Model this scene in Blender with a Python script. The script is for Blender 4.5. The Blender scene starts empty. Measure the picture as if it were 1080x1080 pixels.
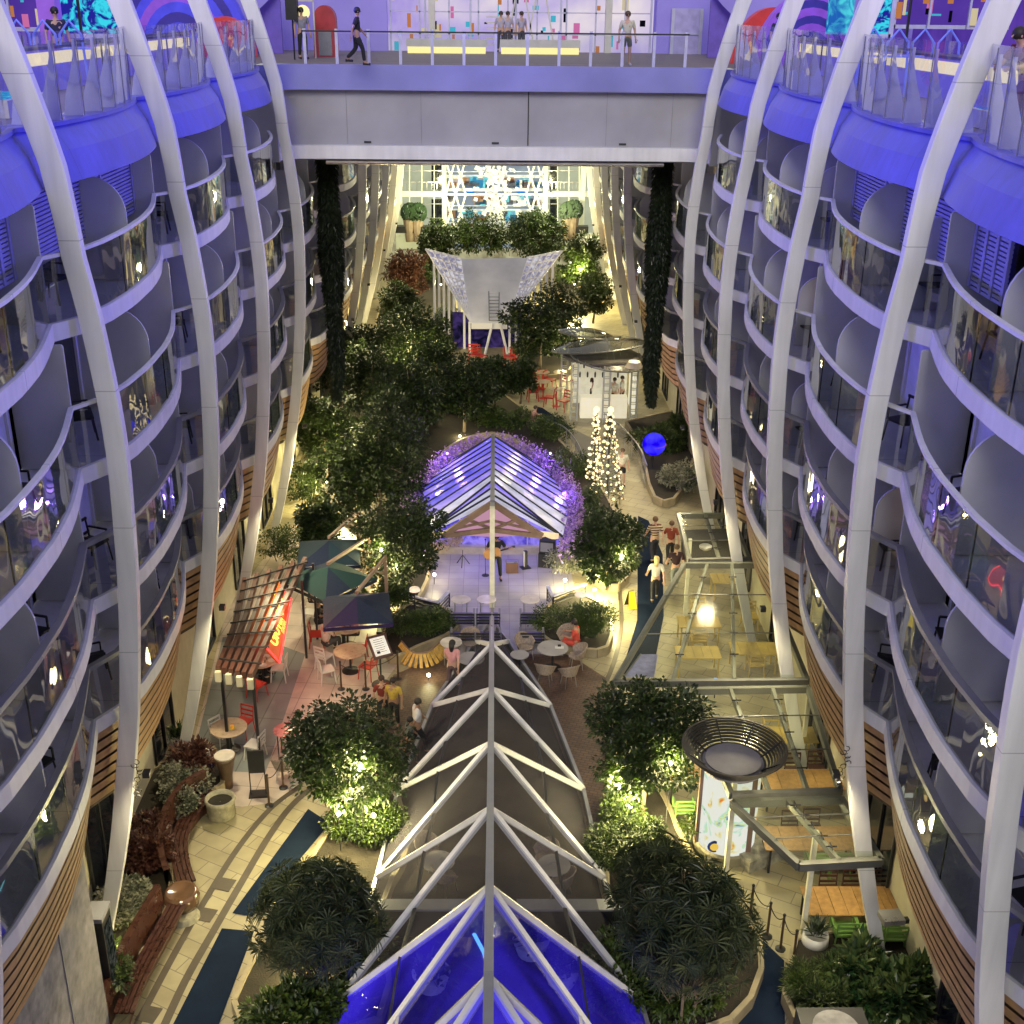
import bpy, math, random
from mathutils import Vector, Matrix
random.seed(11)
PI = math.pi
R = math.radians
scn = bpy.context.scene
COL = scn.collection
CAMZ = 19.5
F = 1260.0
# ---------------------------------------------------------------- camera
pitch, yaw, roll = R(23.0), R(0.946), R(0.6)
Fw = Vector((math.sin(yaw)*math.cos(pitch), math.cos(yaw)*math.cos(pitch), -math.sin(pitch)))
R0 = Vector((math.cos(yaw), -math.sin(yaw), 0))
D0 = -(R0.cross(Fw))
Rv = R0*math.cos(roll) - D0*math.sin(roll)
Dv = R0*math.sin(roll) + D0*math.cos(roll)
CP = Vector((0, 0, CAMZ))
cam_d = bpy.data.cameras.new('camera')
cam_d.sensor_width = 36; cam_d.lens = F/1080*36; cam_d.clip_end = 600; cam_d.clip_start = 0.1
cam = bpy.data.objects.new('camera', cam_d); COL.objects.link(cam)
M = Matrix((Rv, -Dv, -Fw)).transposed().to_4x4(); M.translation = CP
cam.matrix_world = M
scn.camera = cam

def ray(px, py):
    return Fw*F + Rv*(px-540) + Dv*(py-540)
def G(px, py, z=0.0):            # survey point on the level z
    d = ray(px, py); t = (z-CAMZ)/d.z
    return CP + d*t
def GY(px, py, Y):               # survey point on the plane y = Y
    d = ray(px, py); return CP + d*(Y/d.y)
def mpp(Y, z=0):                 # metres per picture pixel there
    return (Y*math.cos(pitch)+(CAMZ-z)*math.sin(pitch))/F

# ---------------------------------------------------------------- objects
def tag(o, label=None, cat=None, group=None, kind=None):
    if label: o['label'] = label
    if cat: o['category'] = cat
    if group: o['group'] = group
    if kind: o['kind'] = kind
    return o
def empty(name, loc=(0,0,0), rz=0, label=None, cat=None, group=None, scale=1):
    o = bpy.data.objects.new(name, None); COL.objects.link(o)
    o.location = loc; o.rotation_euler = (0, 0, rz); o.empty_display_size = .1
    o.scale = (scale,)*3
    tag(o, label, cat, group); return o
def rot2(x, y, a):
    return x*math.cos(a)-y*math.sin(a), x*math.sin(a)+y*math.cos(a)
class MB:
    def __init__(s): s.v=[]; s.f=[]; s.m=[]; s.mi=0
    def add(s, vs, fs):
        b=len(s.v); s.v.extend([tuple(v) for v in vs]); s.f.extend([tuple(i+b for i in f) for f in fs]); s.m.extend([s.mi]*len(fs)); return s
    def quad(s, a, b, c, d): return s.add([a,b,c,d],[(0,1,2,3)])
    def tri(s, a, b, c): return s.add([a,b,c],[(0,1,2)])
    def box(s, c, d, rz=0, tilt=None):
        x,y,z=[k/2 for k in d]; vs=[]
        for sx,sy,sz in ((-1,-1,-1),(1,-1,-1),(1,1,-1),(-1,1,-1),(-1,-1,1),(1,-1,1),(1,1,1),(-1,1,1)):
            p=Vector((sx*x,sy*y,sz*z))
            if tilt: p=tilt@p
            a,b=rot2(p.x,p.y,rz); vs.append((c[0]+a,c[1]+b,c[2]+p.z))
        return s.add(vs,[(3,2,1,0),(4,5,6,7),(0,1,5,4),(1,2,6,5),(2,3,7,6),(3,0,4,7)])
    def bar(s, a, b, w, h=None, up=(0,0,1)):      # rectangular bar a->b, w across, h along up
        a=Vector(a); b=Vector(b); h=h or w; d=(b-a).normalized(); up=Vector(up)
        r=d.cross(up)
        if r.length<1e-4: r=d.cross(Vector((0,1,0)))
        r.normalize(); u=r.cross(d).normalized(); r=r*w/2; u=u*h/2
        vs=[a-r-u,a+r-u,a+r+u,a-r+u,b-r-u,b+r-u,b+r+u,b-r+u]
        return s.add(vs,[(3,2,1,0),(4,5,6,7),(0,1,5,4),(1,2,6,5),(2,3,7,6),(3,0,4,7)])
    def tube(s, pts, r, n=8, caps=True, closed=False):
        pts=[Vector(p) for p in pts]; N=len(pts); rr=r if isinstance(r,(list,tuple)) else [r]*N
        b=len(s.v); rings=[]; prev=None
        for i,p in enumerate(pts):
            if closed: d=pts[(i+1)%N]-pts[i-1]
            else: d=pts[min(i+1,N-1)]-pts[max(i-1,0)]
            d.normalize()
            if prev is None:
                u=d.cross(Vector((0,0,1)))
                if u.length<.05: u=d.cross(Vector((1,0,0)))
            else: u=prev-d*prev.dot(d)
            u.normalize(); prev=u; w=d.cross(u)
            rings.append([p+(u*math.cos(2*PI*k/n)+w*math.sin(2*PI*k/n))*rr[i] for k in range(n)])
        vs=[v for rg in rings for v in rg]; fs=[]
        for i in range(N if closed else N-1):
            j=(i+1)%N
            for k in range(n): fs.append((i*n+k,i*n+(k+1)%n,j*n+(k+1)%n,j*n+k))
        if caps and not closed: fs.append(tuple(range(n))[::-1]); fs.append(tuple((N-1)*n+k for k in range(n)))
        return s.add(vs,fs)
    def lathe(s, prof, c=(0,0,0), n=20, ax=1,ay=1, cap=True):   # prof [(r,z)]
        vs=[];fs=[]
        for r_,z_ in prof:
            for k in range(n): vs.append((c[0]+ax*r_*math.cos(2*PI*k/n),c[1]+ay*r_*math.sin(2*PI*k/n),c[2]+z_))
        for i in range(len(prof)-1):
            for k in range(n): fs.append((i*n+k,i*n+(k+1)%n,(i+1)*n+(k+1)%n,(i+1)*n+k))
        if cap:
            if prof[0][0]>1e-4: fs.append(tuple(range(n))[::-1])
            if prof[-1][0]>1e-4: fs.append(tuple((len(prof)-1)*n+k for k in range(n)))
        return s.add(vs,fs)
    def ball(s, c, r, n=12, m=8, sc=(1,1,1)):
        return s.lathe([(max(r*math.sin(PI*i/m),1e-5)*1.0, -r*math.cos(PI*i/m)*sc[2]) for i in range(m+1)], c, n, sc[0], sc[1], False)
    def prism(s, poly, z0, z1):     # poly in xy counter-clockwise
        n=len(poly); vs=[(p[0],p[1],z0) for p in poly]+[(p[0],p[1],z1) for p in poly]
        return s.add(vs,[tuple(range(n))[::-1],tuple(range(n,2*n))]+[(i,(i+1)%n,n+(i+1)%n,n+i) for i in range(n)])
    def strip(s, A, B):             # loft between two polylines
        n=len(A); return s.add(list(A)+list(B),[(i,i+1,n+i+1,n+i) for i in range(n-1)])
    def build(s, name, mat, parent=None, smooth=False, loc=None):
        me=bpy.data.meshes.new(name); me.from_pydata(s.v,[],s.f)
        mats=mat if isinstance(mat,(list,tuple)) else [mat]
        for m_ in mats: me.materials.append(m_)
        if len(mats)>1: me.polygons.foreach_set('material_index', s.m)
        if smooth:
            me.polygons.foreach_set('use_smooth',[True]*len(s.f))
        me.update()
        o=bpy.data.objects.new(name, me); COL.objects.link(o)
        if parent: o.parent=parent
        if loc: o.location=loc
        return o
def smooth_angle(o, ang=40):
    me=o.data
    me.polygons.foreach_set('use_smooth',[True]*len(me.polygons))
    try: me.set_sharp_from_angle(angle=R(ang))
    except Exception: pass
def copy_tree(o, parent=None):
    c=o.copy(); COL.objects.link(c); c.parent=parent
    for ch in list(KIDS(o)): copy_tree(ch, c)
    return c
def KIDS(o): return [c for c in o.children]
def dup(root, loc, rz=0, label=None, group=None, scale=None):
    c=copy_tree(root); c.location=loc; c.rotation_euler=(0,0,rz)
    if label: c['label']=label
    if group: c['group']=group
    if scale: c.scale=(scale,)*3
    return c
class Proto:                      # first use moves the source itself, later uses copy it
    def __init__(s, root): s.root=root; s.used=False
    def put(s, loc, rz=0, label=None, group=None, scale=None):
        if not s.used:
            s.used=True; o=s.root; o.location=loc; o.rotation_euler=(0,0,rz)
            if label: o['label']=label
            if group: o['group']=group
            if scale: o.scale=(scale,)*3
            return o
        o=dup(s.root, loc, rz, label, group, scale)
        if scale is None: o.scale=(1,1,1)
        return o

# ---------------------------------------------------------------- materials
MAT={}
def nt(name):
    m=bpy.data.materials.new(name); m.use_nodes=True; t=m.node_tree; t.nodes.clear()
    out=t.nodes.new('ShaderNodeOutputMaterial'); return m,t,out
def N(t, typ, **kw):
    n=t.nodes.new(typ)
    for k,v in kw.items():
        if k.startswith('i_'): n.inputs[k[2:].replace('_',' ')].default_value=v
        else: setattr(n,k,v)
    return n
def pbr(name, col, rough=.6, metal=0, var=.18, vscale=3, bump=0, bscale=30, emit=None, es=0, spec=.5, coat=0, vcol=None):
    if name in MAT: return MAT[name]
    m,t,out=nt(name); b=N(t,'ShaderNodeBsdfPrincipled')
    t.links.new(b.outputs[0],out.inputs[0])
    b.inputs['Roughness'].default_value=rough; b.inputs['Metallic'].default_value=metal
    b.inputs['Specular IOR Level'].default_value=spec
    b.inputs['Coat Weight'].default_value=coat
    g=N(t,'ShaderNodeNewGeometry')
    no=N(t,'ShaderNodeTexNoise'); no.inputs['Scale'].default_value=vscale; no.inputs['Detail'].default_value=6
    t.links.new(g.outputs['Position'],no.inputs['Vector'])
    mx=N(t,'ShaderNodeMix',data_type='RGBA')
    c1=tuple(c*(1-var) for c in col[:3])+(1,); c2=tuple(min(1,c*(1+var)) for c in col[:3])+(1,)
    if vcol: c2=tuple(vcol)+(1,)
    mr=N(t,'ShaderNodeMapRange'); mr.inputs[1].default_value=.3; mr.inputs[2].default_value=.7
    t.links.new(no.outputs[0],mr.inputs[0]); t.links.new(mr.outputs[0],mx.inputs[0])
    mx.inputs[6].default_value=c1; mx.inputs[7].default_value=c2
    t.links.new(mx.outputs[2],b.inputs['Base Color'])
    mr2=N(t,'ShaderNodeMapRange'); mr2.inputs[3].default_value=max(rough-.12,.02); mr2.inputs[4].default_value=min(rough+.15,1)
    t.links.new(no.outputs[0],mr2.inputs[0]); t.links.new(mr2.outputs[0],b.inputs['Roughness'])
    if bump:
        n2=N(t,'ShaderNodeTexNoise'); n2.inputs['Scale'].default_value=bscale; n2.inputs['Detail'].default_value=4
        t.links.new(g.outputs['Position'],n2.inputs['Vector'])
        bp=N(t,'ShaderNodeBump'); bp.inputs['Strength'].default_value=bump; bp.inputs['Distance'].default_value=.02
        t.links.new(n2.outputs[0],bp.inputs['Height']); t.links.new(bp.outputs[0],b.inputs['Normal'])
    if emit:
        b.inputs['Emission Color'].default_value=tuple(emit)+(1,); b.inputs['Emission Strength'].default_value=es
    MAT[name]=m; return m
def emis(name, col, st):
    if name in MAT: return MAT[name]
    m,t,out=nt(name); e=N(t,'ShaderNodeEmission'); e.inputs[0].default_value=tuple(col)+(1,); e.inputs[1].default_value=st
    t.links.new(e.outputs[0],out.inputs[0]); MAT[name]=m; return m
def glass(name, tint=(.9,.95,1), refl=.12, ripple=.0, rough=.02, alpha=.0, acol=(.5,.5,.6)):
    # thin sheet: transparent + glossy by fresnel, optional film of flat diffuse colour
    if name in MAT: return MAT[name]
    m,t,out=nt(name)
    tr=N(t,'ShaderNodeBsdfTransparent'); tr.inputs[0].default_value=tuple(tint)+(1,)
    gl=N(t,'ShaderNodeBsdfGlossy'); gl.inputs['Roughness'].default_value=rough
    ge=N(t,'ShaderNodeNewGeometry'); dt=N(t,'ShaderNodeVectorMath',operation='DOT_PRODUCT')
    t.links.new(ge.outputs['Normal'],dt.inputs[0]); t.links.new(ge.outputs['Incoming'],dt.inputs[1])
    ab=N(t,'ShaderNodeMath',operation='ABSOLUTE'); t.links.new(dt.outputs['Value'],ab.inputs[0])
    sb=N(t,'ShaderNodeMath',operation='SUBTRACT'); sb.inputs[0].default_value=1; t.links.new(ab.outputs[0],sb.inputs[1])
    fr=N(t,'ShaderNodeMath',operation='POWER'); fr.inputs[1].default_value=4; t.links.new(sb.outputs[0],fr.inputs[0])
    ma=N(t,'ShaderNodeMath',operation='MULTIPLY_ADD'); ma.inputs[1].default_value=.8 if refl>.01 else .25; ma.inputs[2].default_value=refl
    ma.use_clamp=True
    t.links.new(fr.outputs[0],ma.inputs[0])
    mx=N(t,'ShaderNodeMixShader'); t.links.new(ma.outputs[0],mx.inputs[0]); t.links.new(tr.outputs[0],mx.inputs[1]); t.links.new(gl.outputs[0],mx.inputs[2])
    last=mx if refl>=0 else tr
    if alpha:
        df=N(t,'ShaderNodeBsdfDiffuse'); df.inputs[0].default_value=tuple(acol)+(1,)
        m2=N(t,'ShaderNodeMixShader'); m2.inputs[0].default_value=alpha
        t.links.new(last.outputs[0],m2.inputs[1]); t.links.new(df.outputs[0],m2.inputs[2]); last=m2
    if ripple:
        g=N(t,'ShaderNodeNewGeometry'); no=N(t,'ShaderNodeTexNoise'); no.inputs['Scale'].default_value=.9; no.inputs['Detail'].default_value=1
        t.links.new(g.outputs['Position'],no.inputs['Vector'])
        bp=N(t,'ShaderNodeBump'); bp.inputs['Strength'].default_value=ripple; bp.inputs['Distance'].default_value=.25
        t.links.new(no.outputs[0],bp.inputs['Height']); t.links.new(bp.outputs[0],gl.inputs['Normal'])
    t.links.new(last.outputs[0],out.inputs[0]); MAT[name]=m; return m
def tiles(name, c1, c2, mortar, bw, bh, ms=.02, rough=.45, off=.5, rz=0, bump=.25, var=.15, spec=.5):
    if name in MAT: return MAT[name]
    m,t,out=nt(name); b=N(t,'ShaderNodeBsdfPrincipled'); t.links.new(b.outputs[0],out.inputs[0])
    b.inputs['Specular IOR Level'].default_value=spec
    g=N(t,'ShaderNodeNewGeometry'); mp=N(t,'ShaderNodeMapping'); mp.inputs['Rotation'].default_value=(0,0,rz)
    t.links.new(g.outputs['Position'],mp.inputs['Vector'])
    br=N(t,'ShaderNodeTexBrick'); t.links.new(mp.outputs[0],br.inputs['Vector'])
    br.inputs['Color1'].default_value=tuple(c1)+(1,); br.inputs['Color2'].default_value=tuple(c2)+(1,); br.inputs['Mortar'].default_value=tuple(mortar)+(1,)
    br.inputs['Scale'].default_value=1; br.inputs['Brick Width'].default_value=bw; br.inputs['Row Height'].default_value=bh
    br.inputs['Mortar Size'].default_value=ms; br.offset=off; br.inputs['Mortar Smooth'].default_value=.3
    no=N(t,'ShaderNodeTexNoise'); no.inputs['Scale'].default_value=1.3; no.inputs['Detail'].default_value=8
    t.links.new(g.outputs['Position'],no.inputs['Vector'])
    mr=N(t,'ShaderNodeMapRange'); mr.inputs[1].default_value=.3; mr.inputs[2].default_value=.7; mr.inputs[3].default_value=1-var; mr.inputs[4].default_value=1+var
    t.links.new(no.outputs[0],mr.inputs[0])
    vm=N(t,'ShaderNodeVectorMath',operation='SCALE'); t.links.new(br.outputs[0],vm.inputs[0]); t.links.new(mr.outputs[0],vm.inputs['Scale'])
    t.links.new(vm.outputs[0],b.inputs['Base Color'])
    r2=N(t,'ShaderNodeMapRange'); r2.inputs[3].default_value=rough-.1; r2.inputs[4].default_value=rough+.2
    t.links.new(no.outputs[0],r2.inputs[0]); t.links.new(r2.outputs[0],b.inputs['Roughness'])
    bp=N(t,'ShaderNodeBump'); bp.inputs['Strength'].default_value=bump; bp.inputs['Distance'].default_value=.01; bp.invert=True
    t.links.new(br.outputs['Fac'],bp.inputs['Height']); t.links.new(bp.outputs[0],b.inputs['Normal'])
    MAT[name]=m; return m
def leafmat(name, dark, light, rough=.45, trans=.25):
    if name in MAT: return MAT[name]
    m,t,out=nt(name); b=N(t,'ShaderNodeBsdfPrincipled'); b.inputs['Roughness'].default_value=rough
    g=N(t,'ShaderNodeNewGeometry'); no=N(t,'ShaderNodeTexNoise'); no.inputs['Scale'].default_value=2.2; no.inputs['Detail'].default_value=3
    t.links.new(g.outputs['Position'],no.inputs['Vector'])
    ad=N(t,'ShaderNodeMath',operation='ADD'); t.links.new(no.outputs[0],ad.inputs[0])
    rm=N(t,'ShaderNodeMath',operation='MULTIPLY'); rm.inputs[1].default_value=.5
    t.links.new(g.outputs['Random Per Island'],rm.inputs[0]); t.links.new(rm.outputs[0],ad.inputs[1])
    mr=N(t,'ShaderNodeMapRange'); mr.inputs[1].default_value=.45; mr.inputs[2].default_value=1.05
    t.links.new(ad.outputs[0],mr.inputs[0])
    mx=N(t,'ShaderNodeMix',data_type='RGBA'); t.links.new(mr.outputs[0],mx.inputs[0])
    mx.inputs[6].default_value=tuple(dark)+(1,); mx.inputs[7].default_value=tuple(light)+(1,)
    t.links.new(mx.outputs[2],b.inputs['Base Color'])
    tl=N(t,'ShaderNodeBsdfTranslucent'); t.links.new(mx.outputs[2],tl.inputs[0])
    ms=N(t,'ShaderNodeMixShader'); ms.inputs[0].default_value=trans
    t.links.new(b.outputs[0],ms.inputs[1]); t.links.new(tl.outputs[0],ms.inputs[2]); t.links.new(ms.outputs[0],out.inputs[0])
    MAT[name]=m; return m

def seams(m, axis, period, width=.012, dark=.35, streak=.25, off=0.0):
    t=m.node_tree; b=next(n for n in t.nodes if n.type=='BSDF_PRINCIPLED'); src=b.inputs['Base Color'].links[0].from_socket
    g=N(t,'ShaderNodeNewGeometry'); sp=N(t,'ShaderNodeSeparateXYZ'); t.links.new(g.outputs['Position'],sp.inputs[0])
    a=N(t,'ShaderNodeMath',operation='ADD'); a.inputs[1].default_value=off+100*period; t.links.new(sp.outputs[axis],a.inputs[0])
    mo=N(t,'ShaderNodeMath',operation='MODULO'); mo.inputs[1].default_value=period; t.links.new(a.outputs[0],mo.inputs[0])
    lt=N(t,'ShaderNodeMath',operation='LESS_THAN'); lt.inputs[1].default_value=width; t.links.new(mo.outputs[0],lt.inputs[0])
    m1=N(t,'ShaderNodeMapRange'); m1.inputs[3].default_value=1; m1.inputs[4].default_value=dark; t.links.new(lt.outputs[0],m1.inputs[0])
    mp=N(t,'ShaderNodeMapping'); mp.inputs['Scale'].default_value=(5,5,.35); t.links.new(g.outputs['Position'],mp.inputs['Vector'])
    no=N(t,'ShaderNodeTexNoise'); no.inputs['Scale'].default_value=1; no.inputs['Detail'].default_value=5; t.links.new(mp.outputs[0],no.inputs['Vector'])
    m2=N(t,'ShaderNodeMapRange'); m2.inputs[1].default_value=.35; m2.inputs[2].default_value=.7; m2.inputs[3].default_value=1; m2.inputs[4].default_value=1-streak; t.links.new(no.outputs[0],m2.inputs[0])
    mu=N(t,'ShaderNodeMath',operation='MULTIPLY'); t.links.new(m1.outputs[0],mu.inputs[0]); t.links.new(m2.outputs[0],mu.inputs[1])
    v=N(t,'ShaderNodeVectorMath',operation='SCALE'); t.links.new(src,v.inputs[0]); t.links.new(mu.outputs[0],v.inputs['Scale']); t.links.new(v.outputs[0],b.inputs['Base Color'])
    return m
WHITE=pbr('white_paint',(.72,.71,.74),.45,var=.07,bump=.05)
RIBP=pbr('rib_paint',(.78,.77,.76),.42,var=.06,vscale=.8)
SLAB=pbr('slab_paint',(.76,.75,.76),.5,var=.08,vscale=1.2)
WALLG=pbr('cabin_wall',(.62,.62,.65),.6,var=.16,vscale=.7)
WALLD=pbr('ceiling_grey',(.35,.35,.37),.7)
DIVG=pbr('divider_grey',(.60,.60,.64),.35,var=.08,vscale=1.1)
DARKGL=pbr('dark_glass',(.01,.012,.02),.05,var=.1,spec=.9)
CURT=pbr('curtain',(.66,.66,.70),.9,var=.1)
RAILG=pbr('grey_rail',(.22,.22,.24),.4,var=.1)
STEEL=pbr('steel',(.45,.45,.47),.3,metal=.85,var=.1)
DARKM=pbr('dark_metal',(.03,.03,.033),.4,metal=.3,var=.2)
BLACK=pbr('black_plastic',(.012,.012,.014),.5)
FASC=pbr('fascia_paint',(.13,.13,.60),.33,var=.14,vscale=1.6,bump=.05,bscale=3)
seams(RIBP,2,2.63,.016,.6,.14); seams(SLAB,1,3.6,.014,.3,.10,.8); seams(WALLG,1,1.15,.02,.45,.18); seams(FASC,1,3.6,.014,.6,.14)
BALG=glass('balcony_glass',(.50,.52,.56),.18,ripple=.10)
CLEAR=glass('clear_glass',(.86,.88,.9),.05,ripple=.15)
WOODS=pbr('slat_wood',(.42,.25,.12),.5,var=.25,vscale=4)
WOODR=pbr('red_wood',(.07,.028,.02),.4,var=.3,vscale=5)
WOODT=pbr('table_wood',(.50,.28,.10),.4,var=.2,vscale=8)
CREAM=pbr('cream_wall',(.48,.44,.32),.6,var=.1)
WORLD=.72; FILL_SUN=1.7; BLUEF=3900; PARKF=780
# ---------------------------------------------------------------- hull sides
RIB_Y=[13.2,20.4,27.6,34.8,42.0]
FAR_Y=[56.4,63.6,70.8,78.0,85.2,92.4]
def lerp_tab(tab, x):
    if x<=tab[0][0]: return tab[0][1]+(x-tab[0][0])*(tab[1][1]-tab[0][1])/(tab[1][0]-tab[0][0])
    for (a,b),(c,d) in zip(tab,tab[1:]):
        if x<=c: return b+(d-b)*(x-a)/(c-a)
    (a,b),(c,d)=tab[-2:]; return d+(x-c)*(d-b)/(c-a)
from mathutils import geometry
_RX=[(0,8.55),(2,8.0),(4,7.52),(6.5,7.08),(9.3,6.78),(12.2,6.66),(14.5,6.84),(16.7,7.2),(18.2,7.55),(19.5,7.92),(22,8.75)]
def ribX(z):
    # smooth the table a little
    return (lerp_tab(_RX,z-.8)+lerp_tab(_RX,z)*2+lerp_tab(_RX,z+.8))/4
SL=[(14.4,'upper'),(11.78,'third'),(9.15,'second'),(6.52,'lowest')]
PROF=[(0,.66),(.45,.55),(1.35,.33),(2.2,.18),(3.05,.09),(4.45,.04),(5.6,.11),(6.5,.27),(7.2,.66)]
def edge_pts(Yr, z, s, n=14, extra=0.0, x0=None):
    """plan of one balcony edge, from the notch just camera-side of the rib at Yr+7.2 to the notch at Yr"""
    pts=[]
    for i in range(n+1):
        t=7.2*i/n
        if i==n-1: t=6.5
        o=lerp_tab(PROF,t)
        pts.append(Vector((s*(ribX(z)+o+extra), Yr+7.2-.4-t, z)))
    return pts
SIDE={-1:'left',1:'right'}
LITG=pbr('lit_cabin_glass',(.2,.15,.08),.2,var=.5,vscale=2,emit=(.9,.6,.3),es=.22)
CURTF=pbr('curtain_fold',(.5,.5,.55),.9,var=.1)
def band(mb, P, h0, h1, th=.08, s=1):
    """solid strip following P from z+h0 to z+h1, thickness th outwards"""
    A=[p+Vector((0,0,h0)) for p in P]; B=[p+Vector((0,0,h1)) for p in P]
    o=Vector((s*th,0,0)); C=[p+o for p in A]; D=[p+o for p in B]
    mb.strip(A,B); mb.strip(B,D); mb.strip(D,C); mb.strip(C,A)
WX=1.75
def wallX(z): return ribX(z)+WX
def balcony_bay(block, s, Yr, zi, far=False):
    z,nm=SL[zi]
    P=edge_pts(Yr,z,s,14 if not far else 9)
    top=SL[zi-1][0] if zi>0 else 16.75
    wx=wallX(z)
    # slab
    mb=MB(); band(mb,P,-.27,.03,.10,s)
    W=[Vector((s*wx,p.y,z)) for p in P]
    mb.strip([p+Vector((s*.12,0,-.02)) for p in P],[w+Vector((0,0,-.02)) for w in W])
    mb.mi=1
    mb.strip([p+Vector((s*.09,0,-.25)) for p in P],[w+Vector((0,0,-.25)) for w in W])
    mb.mi=0
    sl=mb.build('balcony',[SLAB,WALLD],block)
    # glass balustrade with its joints
    mb=MB(); Q=[p+Vector((s*.05,0,0)) for p in P]
    mb.strip([p+Vector((0,0,.05)) for p in Q],[p+Vector((0,0,1.13)) for p in Q])
    mb.build('balustrade_glass',BALG,sl)
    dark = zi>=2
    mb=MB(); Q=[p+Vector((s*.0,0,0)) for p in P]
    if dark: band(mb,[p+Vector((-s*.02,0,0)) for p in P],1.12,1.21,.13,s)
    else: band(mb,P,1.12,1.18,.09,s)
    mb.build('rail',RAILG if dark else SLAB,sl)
    mb=MB(); 
    for k in ((3,6,9,12) if not far else (4,)):
        p=P[k]; mb.box((p.x+s*.09,p.y,z+.58),(.015,.03,1.1))
    mb.build('baluster',DARKM,sl)
    # back wall with dark glass door, curtain, mullions
    y0,y1=P[-1].y,P[0].y; ym=(y0+y1)/2+.2; wz0,wz1=z,top-.33
    mb=MB(); mb.mi=0
    def wq(a,b,z0,z1,dx=0): mb.quad((s*(wx-dx),a,z0),(s*(wx-dx),b,z0),(s*(wx-dx),b,z1),(s*(wx-dx),a,z1))
    wq(y0-.1,y1+.1,wz0,wz1)
    sl2=mb.build('cabin_wall',WALLG,block)
    rnd=random.Random(int(Yr*10)+zi*7+s)
    for j,(a,b) in enumerate(((y0+.35,ym-.35),(ym+.35,y1-.35))):
        mb=MB(); mb.mi=0
        split=a+(b-a)*(.5+.1*rnd.random())
        style=rnd.random(); litw=rnd.random()<.12
        z1=wz1-.12
        # panes
        mb.mi=0 if style<.5 else 1
        wq(a,split,wz0+.06,z1,.02)
        mb.mi=1 if style<.5 else (0 if style<.88 else 1)
        wq(split,b,wz0+.06,z1,.02)
        mb.mi=2
        for yy in (a,split,b): mb.box((s*(wx-.04),yy,(wz0+z1)/2),(.07,.09,z1-wz0))
        mb.box((s*(wx-.04),(a+b)/2,z1),(.07,b-a,.08))
        if rnd.random()<.6:    # curtain folds behind the pane
            mb.mi=3; c=rnd.uniform(a+.2,b-.9)
            for q in range(6): mb.box((s*(wx-.03),c+q*.12,(wz0+z1)/2),(.012,.07,z1-wz0-.1))
        mb.build('window',[LITG if litw else DARKGL,CURT,SLAB,CURTF],sl2)
    # dividers: rounded at mid bay, square by the rib
    def divider(y,xin,rounded,hh):
        mb=MB(); a=xin; b=wx
        pts=[]
        rr=min(.75,(b-a)*.5) if rounded else .05
        pts=[(b,wz0),(a,wz0)]
        for q in range(9):
            an=PI-q*PI/16; pts.append((a+rr+rr*math.cos(an), wz0+hh-rr+rr*math.sin(an)))
        pts.append((b,wz0+hh))
        n=len(pts); vs=[(s*x,y-.025,zz) for x,zz in pts]+[(s*x,y+.025,zz) for x,zz in pts]
        fs=[tuple(range(n)),tuple(range(n,2*n))[::-1]]+[(i,(i+1)%n,n+(i+1)%n,n+i) for i in range(n)]
        mb.add(vs,fs); mb.build('divider',DIVG,sl)
    mid=ribX(z)+.34
    divider(ym,mid,True,min(2.05,wz1-wz0-.02))
    if not far and rnd.random()<.35: divider(P[-1].y+1.7,ribX(z)+.75,True,1.7)
    divider(P[-1].y+.08,ribX(z)+.72,False,wz1-wz0-.01)
    return sl
def louvre(block,s,y0,y1,z0,z1):
    mb=MB(); X=wallX(14.4)-.55
    n=20
    for i in range(n):
        zz=z0+(z1-z0)*i/n
        mb.bar((s*X,y0,zz),(s*X,y1,zz),.06,.05)
    for yy in (y0,(2*y0+y1)/3,(y0+2*y1)/3,y1): mb.box((s*(X-.03),yy,(z0+z1)/2),(.05,.1,z1-z0))
    mb.build('louvre_panel',pbr('louvre_paint',(.35,.35,.6),.35,var=.1),block)
    MB().quad((s*(X+.1),y0,z0),(s*(X+.1),y1,z0),(s*(X+.1),y1,z1),(s*(X+.1),y0,z1)).build('louvre_backing',pbr('louvre_back',(.05,.05,.16),.6),block)
def rib(block,s,Y,z0=0.0,z1=22.0,w=.37,d=.20):
    mb=MB(); n=44; pr=[]
    for i in range(n+1):
        z=z0+(z1-z0)*i/n; x=ribX(z)
        t=max(0,(z-16))/4.0; ww=w*(1+.35*min(1,t)); 
        if z<4: ww=w*(.72+.28*z/4)
        ww*=1.0
        xo=x-.06-(.15*min(1,max(0,(z-15.5)/1.5)))   # stands proud of the fascia
        r0=.05
        ring=[]
        for (a,b) in ((-1,-1),(1,-1),(1,1),(-1,1)):
            for (ca,cb) in (((a,b*.9),(a*.95,b)) if a*b>0 else ((a*.95,b),(a,b*.9))):
                ring.append((s*(xo+ww/2+ca*ww/2), Y+cb*d/2, z))
        pr.append(ring)
    k=8
    vs=[v for r_ in pr for v in r_]; fs=[]
    for i in range(n):
        for j in range(k): fs.append((i*k+j,i*k+(j+1)%k,(i+1)*k+(j+1)%k,(i+1)*k+j))
    mb.add(vs,fs); o=mb.build('rib',RIBP,block); smooth_angle(o,25); return o
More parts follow.
